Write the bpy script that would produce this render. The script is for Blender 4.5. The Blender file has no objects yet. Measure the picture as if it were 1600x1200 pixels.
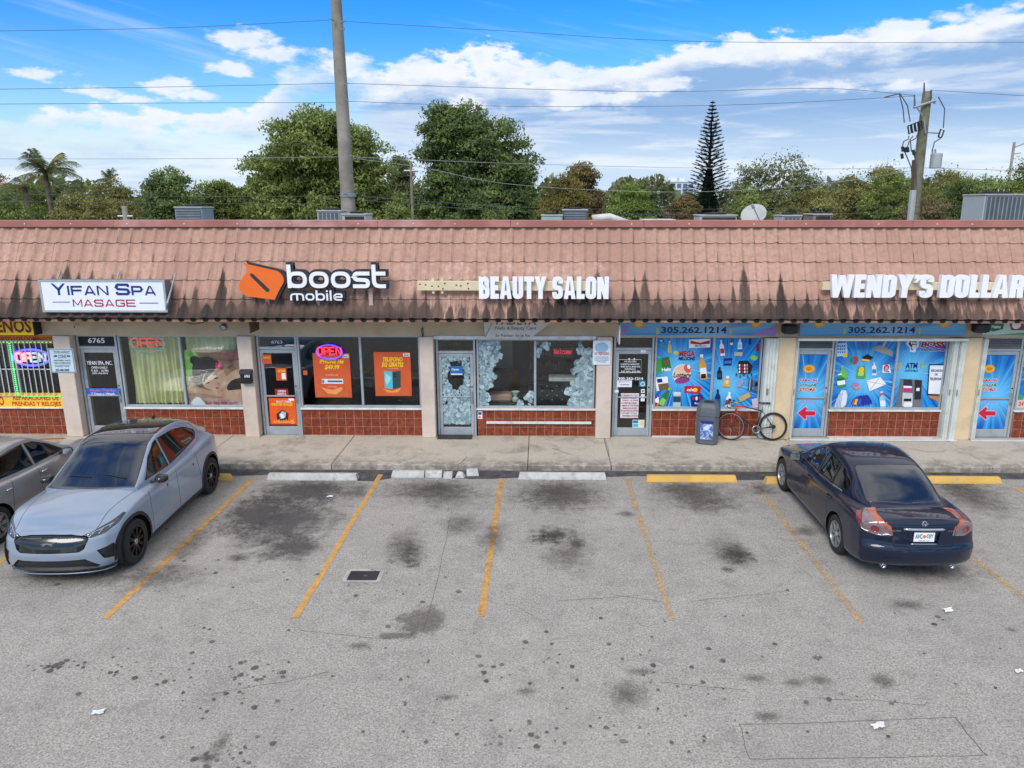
import bpy, bmesh, math, random
import numpy as np
from mathutils import Vector, Matrix
from mathutils.bvhtree import BVHTree
rnd = random.Random(7)
R = math.radians
scene = bpy.context.scene
# ---------------------------------------------------------------- camera
CAM_H, F_PX, PITCH, YAW, SHIFT = 5.6, 1150.0, R(13.59), math.atan(15/1150), -30/1600
cd = bpy.data.cameras.new('camera'); cam = bpy.data.objects.new('camera', cd)
scene.collection.objects.link(cam); scene.camera = cam
cam.location = (0, 0, CAM_H); cam.rotation_euler = (R(90)-PITCH, 0, YAW)
cd.sensor_width = 36; cd.lens = F_PX/1600*36; cd.shift_x = SHIFT
cd.clip_start = .1; cd.clip_end = 5000
scene.render.resolution_x, scene.render.resolution_y = 1024, 768
# ---------------------------------------------------------------- light
SUN_EL, SUN_AZ = R(44), R(204)          # azimuth clockwise from +Y
sd = bpy.data.lights.new('sun', 'SUN'); sun = bpy.data.objects.new('sun', sd)
scene.collection.objects.link(sun)
sd.energy = 1.5; sd.angle = R(28); sd.color = (1, .94, .87)
_d = Vector((math.sin(SUN_AZ)*math.cos(SUN_EL), math.cos(SUN_AZ)*math.cos(SUN_EL), math.sin(SUN_EL)))
sun.rotation_euler = _d.to_track_quat('Z', 'Y').to_euler()
world = bpy.data.worlds.new("World"); scene.world = world; world.use_nodes = True
scene.view_settings.view_transform = 'Standard'; scene.view_settings.look = 'None'
scene.view_settings.gamma = 1; scene.view_settings.use_curve_mapping = False
scene.view_settings.exposure = 0.64
scene.cycles.transparent_max_bounces = 48

class NT:
    """small helper to write node trees"""
    def __init__(s, tree): s.t = tree; tree.nodes.clear()
    def n(s, kind, ins=None, **props):
        nd = s.t.nodes.new(kind)
        for k, v in props.items(): setattr(nd, k, v)
        for k, v in (ins or {}).items():
            sk = nd.inputs[k]
            if isinstance(v, bpy.types.NodeSocket): s.t.links.new(v, sk)
            elif isinstance(v, bpy.types.Node): s.t.links.new(v.outputs[0], sk)
            else: sk.default_value = v
        return nd
    def m(s, op, a, b=0.0, c=None, clamp=False):
        ins = {0: a, 1: b}
        if c is not None: ins[2] = c
        nd = s.n('ShaderNodeMath', ins, operation=op); nd.use_clamp = clamp
        return nd.outputs[0]
    def mix(s, f, a, b):
        nd = s.t.nodes.new('ShaderNodeMix'); nd.data_type = 'RGBA'
        for i, v in ((0, f), (6, a), (7, b)):
            if isinstance(v, bpy.types.NodeSocket): s.t.links.new(v, nd.inputs[i])
            else: nd.inputs[i].default_value = v
        return nd.outputs[2]
    def ss(s, v, a, b, lo=0.0, hi=1.0):
        nd = s.n('ShaderNodeMapRange', {0: v, 1: a, 2: b, 3: lo, 4: hi}, interpolation_type='SMOOTHSTEP')
        return nd.outputs[0]
    def noise(s, vec, scale, detail=4, rough=.55, out=0, dist=0):
        return s.n('ShaderNodeTexNoise', {'Vector': vec, 'Scale': scale, 'Detail': detail, 'Roughness': rough, 'Distortion': dist}).outputs[out]

def build_world():
    N = NT(world.node_tree)
    sky = N.n('ShaderNodeTexSky', sky_type='NISHITA', sun_disc=False, sun_elevation=SUN_EL,
              sun_rotation=SUN_AZ, altitude=0, air_density=1.0, dust_density=.6, ozone_density=2.5)
    skyc = N.n('ShaderNodeHueSaturation', {'Hue': .492, 'Saturation': 1.28, 'Value': 1.0, 'Color': sky})
    tc = N.n('ShaderNodeTexCoord')
    sp = N.n('ShaderNodeSeparateXYZ', {0: tc.outputs['Generated']})
    X, Y, Z = sp.outputs
    az = N.m('ARCTAN2', X, Y); azd = N.m('MULTIPLY', az, 57.2958)
    el = N.m('MULTIPLY', N.m('ARCSINE', Z), 57.2958)
    # deepen the blue with elevation the way the polarised photo sky does
    deep = N.ss(el, 3.0, 15.0)
    base = N.mix(deep, skyc.outputs[0], N.n('ShaderNodeMix', {}, data_type='RGBA').outputs[2])
    mx = base.node; mm = mx.inputs[7].links[0].from_node
    N.t.links.new(skyc.outputs[0], mm.inputs[6]); mm.blend_type = 'MULTIPLY'; mm.inputs[0].default_value = 1
    mm.inputs[7].default_value = (.22, .74, 1.3, 1)
    # cumulus bank: height of its top edge against azimuth
    ramp = N.n('ShaderNodeFloatCurve', {'Value': N.m('ADD', N.m('DIVIDE', azd, 120.0), .5)})
    c = ramp.mapping.curves[0]
    pts = [(0, .55), (.12, .42), (.2, .28), (.27, .28), (.325, .32), (.36, .50), (.42, .52), (.50, .52), (.56, .50), (.60, .57), (.66, .565), (.72, .595), (.78, .62), (.9, .6), (1, .55)]
    while len(c.points) < len(pts): c.points.new(.5, .5)
    for p, (a, b) in zip(c.points, pts): p.location = (a, b)
    ramp.mapping.update()
    top = N.m('MULTIPLY', ramp.outputs[0], 20.0)
    vec = N.n('ShaderNodeCombineXYZ', {0: N.m('MULTIPLY', azd, .055), 1: N.m('MULTIPLY', el, .13), 2: 1.3})
    n1 = N.noise(vec, 2.2, 9, .56, dist=.25)
    n2 = N.noise(vec, .9, 5, .5)
    nb = N.m('SUBTRACT', n1, .5)
    d = N.m('SUBTRACT', top, el)                       # degrees under the top edge
    dd = N.m('ADD', d, N.m('ADD', N.m('ADD', N.m('MULTIPLY', nb, 7.0), N.m('MULTIPLY', N.m('SUBTRACT', N.noise(vec, 7.0, 6, .6), .5), 4.2)), N.m('MULTIPLY', N.m('SUBTRACT', n2, .5), 4.0)))
    cum = N.ss(dd, -.05, .8)
    bright = N.ss(dd, 3.2, .7)                        # lit tops, grey-blue bellies
    # layered texture in the lower bank
    vec2 = N.n('ShaderNodeCombineXYZ', {0: N.m('MULTIPLY', azd, .035), 1: N.m('MULTIPLY', el, .30), 2: 4.1})
    st = N.noise(vec2, 2.0, 8, .6, dist=.4)
    lay = N.ss(st, .44, .60)
    white = (6.0, 6.2, 6.5, 1); belly = (1.9, 3.15, 5.2, 1); low = (4.3, 5.3, 6.4, 1)
    ccol = N.mix(bright, belly, white)
    ccol = N.mix(N.m('MULTIPLY', lay, .5), ccol, (5.6, 6.0, 6.6, 1))
    lowf = N.ss(el, 7.2, 2.6)
    ccol = N.mix(N.m('MULTIPLY', lowf, .85), ccol, N.mix(lay, low, (5.5, 6.1, 6.7, 1)))
    # left part of the bank is thin and wispy
    thin = N.ss(azd, -16.0, -11.0)
    cov = N.m('MULTIPLY', cum, N.m('MAXIMUM', thin, N.m('MAXIMUM', N.ss(n1, .43, .62), N.m('MULTIPLY', lowf, .9))))
    c1 = N.mix(cov, base, ccol)
    # separate small cumulus puffs on the left
    pz = None
    for (pa, pe, ra, re_) in ((-20.5, 10.9, 2.6, .75), (-18.3, 9.9, 3.2, .8), (-21.5, 9.0, 1.4, .5), (-32.5, 7.9, 1.9, .5), (-29.6, 7.1, 1.7, .45), (-25.6, 7.7, 2.0, .5), (-23.4, 7.2, 1.9, .5), (-27.5, 6.7, 1.3, .4), (19.5, 7.9, 3.4, .5), (24.5, 7.6, 3.0, .45), (3, 7.6, 4.0, .9), (9, 8.4, 3.0, .7), (-5, 7.2, 3.0, .7), (-13.5, 9.6, 2.6, .8), (-9.0, 9.4, 3.0, .9), (-1.5, 9.3, 3.4, 1.0), (4.5, 9.0, 3.6, .9), (13, 10.3, 3.0, .8), (17, 10.4, 3.4, .7), (23.5, 10.9, 3.2, .8), (29, 11.5, 3.4, .9)):
        e1 = N.m('POWER', N.m('DIVIDE', N.m('SUBTRACT', azd, pa), ra), 2.0); e2 = N.m('POWER', N.m('DIVIDE', N.m('SUBTRACT', el, pe), re_), 2.0)
        v_ = N.m('SUBTRACT', 1.0, N.m('SQRT', N.m('ADD', e1, e2))); pz = v_ if pz is None else N.m('MAXIMUM', pz, v_)
    fine = N.noise(vec, 5.5, 8, .6)
    pm_ = N.ss(N.m('ADD', pz, N.m('MULTIPLY', N.m('SUBTRACT', fine, .5), 3.6)), .0, .6)
    c1 = N.mix(N.m('MULTIPLY', pm_, .88), c1, N.mix(N.ss(fine, .4, .6), (5.2, 5.7, 6.6, 1), white))
    # detached puffs and thin cirrus streaks
    puff = N.m('MULTIPLY', N.ss(n1, .60, .68), N.m('MULTIPLY', N.ss(el, 16.0, 11.0), N.ss(azd, -13.0, -16.5)))
    c1 = N.mix(N.m('MULTIPLY', puff, .0), c1, white)
    vec3 = N.n('ShaderNodeCombineXYZ', {0: N.m('MULTIPLY', azd, .02), 1: N.m('ADD', N.m('MULTIPLY', el, .25), N.m('MULTIPLY', azd, .05)), 2: 7.7})
    ci = N.m('MULTIPLY', N.ss(N.noise(vec3, 1.8, 7, .6), .5, .78), .42)
    c1 = N.mix(ci, c1, (5.0, 5.8, 6.6, 1))
    # broken cloud overhead, out of view, added to whiten and soften the skylight
    hv = N.n('ShaderNodeCombineXYZ', {0: N.m('DIVIDE', X, N.m('ADD', N.m('MAXIMUM', Z, 0.0), .12)), 1: N.m('DIVIDE', Y, N.m('ADD', N.m('MAXIMUM', Z, 0.0), .12)), 2: .4})
    hn = N.noise(hv, 1.1, 7, .55)
    hi = N.m('MULTIPLY', N.ss(hn, .36, .52), N.ss(el, 15.5, 24.0))
    c1 = N.mix(hi, c1, N.mix(N.ss(hn, .5, .75), (6.2, 6.4, 6.8, 1), (4.2, 4.6, 5.4, 1)))
    bg = N.n('ShaderNodeBackground', {'Color': c1, 'Strength': .10})
    N.n('ShaderNodeOutputWorld', {0: bg.outputs[0]})
build_world()

# ---------------------------------------------------------------- surveying helpers (photo pixel -> point on a real plane)
_F = Vector((-math.sin(YAW)*math.cos(PITCH), math.cos(YAW)*math.cos(PITCH), -math.sin(PITCH)))
_R = Vector((math.cos(YAW), math.sin(YAW), 0)); _D = _F.cross(_R)
def ray(x, y): return _F + _R*((x-800+SHIFT*1600)/F_PX) + _D*((y-600)/F_PX)
def gp(x, y, z=0.0):
    r = ray(x, y); t = (z-CAM_H)/r.z; return Vector((r.x*t, r.y*t, z))
def wp(x, y, Y):
    r = ray(x, y); t = Y/r.y; return Vector((r.x*t, Y, CAM_H+r.z*t))

# ---------------------------------------------------------------- materials
def lin(c):
    c = c/255.0
    return c/12.92 if c <= .04045 else ((c+.055)/1.055)**2.4
def srgb(r, g, b): return (lin(r), lin(g), lin(b), 1)
def newmat(name):
    m = bpy.data.materials.new(name); m.use_nodes = True
    return m, NT(m.node_tree)
def out(N, sh): N.n('ShaderNodeOutputMaterial', {0: sh})
def pbr(name, col, rough=.6, metal=0.0, var=.12, vscale=3.0, bump=0.0, bscale=60.0, spec=.5, coat=0.0, emit=None, estr=1.0, island=0.0, objrand=0.0, dirt=None, dirtamt=0.0, dscale=1.5):
    m, N = newmat(name)
    tc = N.n('ShaderNodeNewGeometry'); P = tc.outputs['Position']
    c = col if len(col) == 4 else (*col, 1)
    f = N.noise(P, vscale, 5, .6)
    dark = tuple(x*(1-var*1.6) for x in c[:3])+(1,); lite = tuple(min(1, x*(1+var)) for x in c[:3])+(1,)
    cc = N.mix(N.ss(f, .3, .7), dark, lite) if var else c
    if island or objrand:
        rv = tc.outputs['Random Per Island'] if island else N.n('ShaderNodeObjectInfo').outputs['Random']
        amt = island or objrand
        k = N.m('ADD', N.m('MULTIPLY', rv, 2*amt), 1-amt)
        mm = N.n('ShaderNodeMix', {}, data_type='RGBA', blend_type='MULTIPLY'); mm.inputs[0].default_value = 1
        if isinstance(cc, tuple): mm.inputs[6].default_value = cc
        else: N.t.links.new(cc, mm.inputs[6])
        cb = N.n('ShaderNodeCombineColor', {0: k, 1: k, 2: k}); N.t.links.new(cb.outputs[0], mm.inputs[7]); cc = mm.outputs[2]
    if dirt:
        dn = N.noise(P, dscale, 7, .68)
        cc = N.mix(N.m('MULTIPLY', N.ss(dn, .45, .72), dirtamt), cc, dirt)
    ins = {'Base Color': cc, 'Roughness': rough, 'Metallic': metal, 'Specular IOR Level': spec}
    if coat: ins['Coat Weight'] = coat; ins['Coat Roughness'] = .03
    if emit: ins['Emission Color'] = emit if len(emit) == 4 else (*emit, 1); ins['Emission Strength'] = estr
    if bump:
        bn = N.noise(P, bscale, 6, .65)
        ins['Normal'] = N.n('ShaderNodeBump', {'Strength': bump, 'Distance': .01, 'Height': bn}).outputs[0]
    p = N.n('ShaderNodeBsdfPrincipled', ins); out(N, p.outputs[0]); return m
_ink = {}
def ink(r, g, b, rough=.42):
    k = (r, g, b, rough)
    if k not in _ink: _ink[k] = pbr('ink_%02x%02x%02x' % (r, g, b), srgb(r, g, b), rough, var=.05, vscale=6, spec=.4)
    return _ink[k]
def glass_mat(name, tint=(.75, .8, .8), trans=.9):
    m, N = newmat(name)
    fr = N.m('ADD', .045, N.m('MULTIPLY', N.m('POWER', N.n('ShaderNodeLayerWeight', {'Blend': .5}).outputs['Facing'], 5.0), .9)).node
    tr = N.n('ShaderNodeBsdfTransparent', {'Color': (*[t*trans for t in tint], 1)})
    gl = N.n('ShaderNodeBsdfGlossy', {'Color': (1, 1, 1, 1), 'Roughness': .01})
    P = N.n('ShaderNodeNewGeometry').outputs['Position']
    nb = N.n('ShaderNodeBump', {'Strength': .05, 'Distance': .05, 'Height': N.noise(P, .9, 2, .4)})
    N.t.links.new(nb.outputs[0], gl.inputs['Normal'])
    mx = N.n('ShaderNodeMixShader', {0: N.m('MULTIPLY', fr.outputs[0], 1.0, clamp=True), 1: tr.outputs[0], 2: gl.outputs[0]})
    out(N, mx.outputs[0]); return m

# ---------------------------------------------------------------- objects
def link(o, parent=None, label=None, cat=None, group=None, kind=None):
    scene.collection.objects.link(o)
    if parent is not None: o.parent = parent
    if label: o['label'] = label
    if cat: o['category'] = cat
    if group: o['group'] = group
    if kind: o['kind'] = kind
    return o
def thing(name, label, cat, loc=(0, 0, 0), rz=0.0, group=None):
    o = bpy.data.objects.new(name, None); o.empty_display_size = .2
    o.location = loc; o.rotation_euler = (0, 0, rz)
    return link(o, None, label, cat, group)
class MB:
    def __init__(s): s.v = []; s.f = []; s.mi = []; s.cur = 0
    def add(s, vs, fs):
        b = len(s.v); s.v += [tuple(v) for v in vs]; s.f += [tuple(b+i for i in f) for f in fs]; s.mi += [s.cur]*len(fs); return s
    def box(s, x0, y0, z0, x1, y1, z1, M=None, bev=0.0):
        x0, x1 = min(x0, x1), max(x0, x1); y0, y1 = min(y0, y1), max(y0, y1); z0, z1 = min(z0, z1), max(z0, z1)
        b = min(bev, .45*(x1-x0), .45*(y1-y0), .45*(z1-z0))
        if b > 0:
            c = [(x0, y0), (x1, y0), (x1, y1), (x0, y1)]
            def ring(i, z): return [(x0+i+b, y0+i, z), (x1-i-b, y0+i, z), (x1-i, y0+i+b, z), (x1-i, y1-i-b, z), (x1-i-b, y1-i, z), (x0+i+b, y1-i, z), (x0+i, y1-i-b, z), (x0+i, y0+i+b, z)]
            vs = ring(b, z0)+ring(0, z0+b)+ring(0, z1-b)+ring(b, z1)
            fs = [tuple(range(7, -1, -1)), tuple(range(24, 32))]
            for k in range(3):
                for i in range(8): j = (i+1) % 8; fs.append((k*8+i, k*8+j, k*8+8+j, k*8+8+i))
        else:
            vs = [(x0, y0, z0), (x1, y0, z0), (x1, y1, z0), (x0, y1, z0), (x0, y0, z1), (x1, y0, z1), (x1, y1, z1), (x0, y1, z1)]
            fs = [(3, 2, 1, 0), (4, 5, 6, 7), (0, 1, 5, 4), (1, 2, 6, 5), (2, 3, 7, 6), (3, 0, 4, 7)]
        if M is not None: vs = [M @ Vector(v) for v in vs]
        return s.add(vs, fs)
    def tube(s, pts, r, n=8, caps=True, closed=False):
        pts = [Vector(p) for p in pts]; m = len(pts)
        rr = r if isinstance(r, (list, tuple)) else [r]*m
        vs = []; up = None
        for i, p in enumerate(pts):
            if closed: t = pts[(i+1) % m]-pts[i-1]
            else: t = pts[min(i+1, m-1)]-pts[max(i-1, 0)]
            t = t.normalized() if t.length > 1e-9 else Vector((0, 0, 1))
            if up is None:
                up = Vector((0, 0, 1)) if abs(t.z) < .9 else Vector((1, 0, 0))
            a = t.cross(up)
            if a.length < 1e-6: a = t.orthogonal()
            a.normalize(); b = a.cross(t); up = b
            for k in range(n):
                q = 2*math.pi*k/n; vs.append(p+(a*math.cos(q)+b*math.sin(q))*rr[i])
        fs = []
        for i in range(m if closed else m-1):
            j = (i+1) % m
            for k in range(n): l = (k+1) % n; fs.append((i*n+k, i*n+l, j*n+l, j*n+k))
        if caps and not closed: fs += [tuple(range(n-1, -1, -1)), tuple((m-1)*n+k for k in range(n))]
        return s.add(vs, fs)
    def lathe(s, prof, n=24, M=None, close=False):
        """prof [(r, z)] about Z"""
        vs = []; m = len(prof)
        for r, z in prof:
            for k in range(n): q = 2*math.pi*k/n; vs.append(Vector((r*math.cos(q), r*math.sin(q), z)))
        fs = []
        for i in range(m if close else m-1):
            j = (i+1) % m
            for k in range(n): l = (k+1) % n; fs.append((i*n+k, i*n+l, j*n+l, j*n+k))
        if M is not None: vs = [M @ v for v in vs]
        return s.add(vs, fs)
    def prism(s, poly, y0, y1, plane='xz', M=None):
        """extrude a 2D polygon"""
        def pt(a, b, d): return (a, d, b) if plane == 'xz' else ((a, b, d) if plane == 'xy' else (d, a, b))
        n = len(poly); vs = [pt(a, b, y0) for a, b in poly]+[pt(a, b, y1) for a, b in poly]
        fs = [tuple(range(n)), tuple(range(2*n-1, n-1, -1))]+[(i, (i+1) % n, n+(i+1) % n, n+i) for i in range(n)]
        if M is not None: vs = [M @ Vector(v) for v in vs]
        return s.add(vs, fs)
    def mesh(s, name, mats, smooth=False, fix=False):
        me = bpy.data.meshes.new(name); me.from_pydata(s.v, [], s.f)
        for m in (mats if isinstance(mats, (list, tuple)) else [mats]): me.materials.append(m)
        if len(me.materials) > 1: me.polygons.foreach_set('material_index', s.mi)
        if smooth: me.polygons.foreach_set('use_smooth', [True]*len(me.polygons))
        if fix:
            bm = bmesh.new(); bm.from_mesh(me); bmesh.ops.recalc_face_normals(bm, faces=bm.faces); bm.to_mesh(me); bm.free()
        me.update(); return me
    def build(s, name, mats, parent=None, smooth=False, fix=True, **kw):
        return link(bpy.data.objects.new(name, s.mesh(name, mats, smooth, fix)), parent, **kw)
def angle_smooth(o, deg=35):
    me = o.data; bm = bmesh.new(); bm.from_mesh(me)
    for e in bm.edges:
        if len(e.link_faces) == 2 and e.calc_face_angle(0) > R(deg): e.smooth = False
    for f in bm.faces: f.smooth = True
    bm.to_mesh(me); bm.free(); return o
def inst(o, parent=None, loc=None, rot=None, **kw):
    c = o.copy(); scene.collection.objects.link(c)
    if parent is not None: c.parent = parent
    if loc is not None: c.location = loc
    if rot is not None: c.rotation_euler = rot
    for k, v in kw.items(): c[k] = v
    return c
# ---------------------------------------------------------------- lettering
_tc = {}
def textmesh(s, bold=0.0, align='LEFT'):
    k = (s, bold, align)
    if k in _tc: return _tc[k]
    cu = bpy.data.curves.new('t', 'FONT'); cu.body = s; cu.size = 1; cu.offset = bold; cu.resolution_u = 2; cu.align_x = align
    cu.space_line = .9
    o = bpy.data.objects.new('t', cu); me = bpy.data.meshes.new_from_object(o)
    vs = [(v.co.x, v.co.y) for v in me.vertices]; fs = [tuple(p.vertices) for p in me.polygons]
    bpy.data.objects.remove(o); bpy.data.curves.remove(cu); bpy.data.meshes.remove(me)
    xs = [v[0] for v in vs] or [0, 1]; ys = [v[1] for v in vs] or [0, 1]
    x0, x1, y0, y1 = min(xs), max(xs), min(ys), max(ys)
    vs = [((x-x0)/max(1e-6, x1-x0), (y-y0)/max(1e-6, y1-y0)) for x, y in vs]
    _tc[k] = (vs, fs); return _tc[k]
class Print:
    """flat print on a vertical sheet facing the lot; coordinates surveyed onto the sheet's own plane"""
    def __init__(s, Y, step=.0007): s.Y = Y; s.k = 0; s.step = step; s.mb = MB(); s.mats = []
    def _m(s, mat):
        if mat not in s.mats: s.mats.append(mat)
        s.mb.cur = s.mats.index(mat)
    def world(s, pts, mat, fs=None, same=False):
        if not same: s.k += 1
        y = s.Y-s.k*s.step; s._m(mat)
        s.mb.add([(x, y, z) for x, z in pts], fs or [tuple(range(len(pts)))]); return s
    def conv(s, x, y): p = wp(x, y, s.Y); return (p.x, p.z)
    def poly(s, px, mat, same=False): return s.world([s.conv(*p) for p in px], mat, None, same)
    def box(s, x0, y0, x1, y1, mat, rot=0.0, same=False):
        a = s.conv(x0, y1); b = s.conv(x1, y0); cx, cz = (a[0]+b[0])/2, (a[1]+b[1])/2; w, h = (b[0]-a[0])/2, (b[1]-a[1])/2
        c, sn = math.cos(R(rot)), math.sin(R(rot))
        return s.world([(cx+u*w*c-v*h*sn, cz+u*w*sn+v*h*c) for u, v in ((-1, -1), (1, -1), (1, 1), (-1, 1))], mat, None, same)
    def oval(s, cx, cy, rx, ry, mat, n=20, rot=0.0, a0=0, a1=360, same=False):
        p = s.conv(cx, cy); q = s.conv(cx+rx, cy-ry); w, h = q[0]-p[0], q[1]-p[1]; c, sn = math.cos(R(rot)), math.sin(R(rot)); pts = []
        for i in range(n):
            t = R(a0+(a1-a0)*i/(n if a1-a0 == 360 else n-1)); u, v = w*math.cos(t), h*math.sin(t)
            pts.append((p[0]+u*c-v*sn, p[1]+u*sn+v*c))
        return s.world(pts, mat, None, same)
    def ring(s, cx, cy, rx, ry, th, mat, n=28):
        p = s.conv(cx, cy); q = s.conv(cx+rx, cy-ry); w, h = q[0]-p[0], q[1]-p[1]; t = th/62.0
        pts = [(p[0]+(w-k)*math.cos(2*math.pi*i/n), p[1]+(h-k)*math.sin(2*math.pi*i/n)) for k in (0, t) for i in range(n)]
        return s.world(pts, mat, [(i, (i+1) % n, n+(i+1) % n, n+i) for i in range(n)])
    def text(s, t, x0, y0, x1, y1, mat, bold=.02, rot=0.0, shear=0.0, align='LEFT'):
        a = s.conv(x0, y1); b = s.conv(x1, y0); w, h = b[0]-a[0], b[1]-a[1]; vs, fs = textmesh(t, bold, align)
        c, sn = math.cos(R(rot)), math.sin(R(rot)); cx, cz = (a[0]+b[0])/2, (a[1]+b[1])/2; pts = []
        for u, v in vs:
            uu, vv = (u-.5)*w+shear*(v-.5)*h, (v-.5)*h
            pts.append((cx+uu*c-vv*sn, cz+uu*sn+vv*c))
        return s.world(pts, mat, fs)
    def build(s, name, parent=None, **kw): return s.mb.build(name, s.mats, parent, fix=False, **kw)
def rounded(pts, r, n=4, closed=False):
    """round the corners of a polyline; pts may carry a own radius as third value"""
    o = []; m = len(pts)
    for i, p in enumerate(pts):
        rr = p[2] if len(p) > 2 else r; P = Vector(p[:2])
        if (not closed and i in (0, m-1)) or rr <= 0: o.append(P); continue
        A, B = Vector(pts[i-1][:2]), Vector(pts[(i+1) % m][:2]); da, db = A-P, B-P
        q = min(rr, da.length*.5, db.length*.5); s0, s1 = P+da.normalized()*q, P+db.normalized()*q
        for k in range(n+1):
            t = k/n; o.append(s0*(1-t)**2+P*2*t*(1-t)+s1*t*t)
    return o
def ribbon2(pts, t, closed=False):
    """flat stroke as quads: returns verts, faces"""
    m = len(pts); vs = []
    for i in range(m):
        if closed: a, b = pts[i]-pts[i-1], pts[(i+1) % m]-pts[i]
        else: a = pts[i]-pts[i-1] if i else pts[1]-pts[0]; b = pts[i+1]-pts[i] if i < m-1 else a
        a, b = a.normalized(), b.normalized(); na, nb = Vector((-a.y, a.x)), Vector((-b.y, b.x)); n = na+nb
        if n.length < 1e-6: n = na
        n.normalize(); k = min(2.2, 1/max(.3, n.dot(na)))
        vs += [pts[i]+n*t/2*k, pts[i]-n*t/2*k]
    fs = [(2*i, 2*i+1, 2*((i+1) % m)+1, 2*((i+1) % m)) for i in range(m if closed else m-1)]
    return [tuple(v) for v in vs], fs
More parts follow.
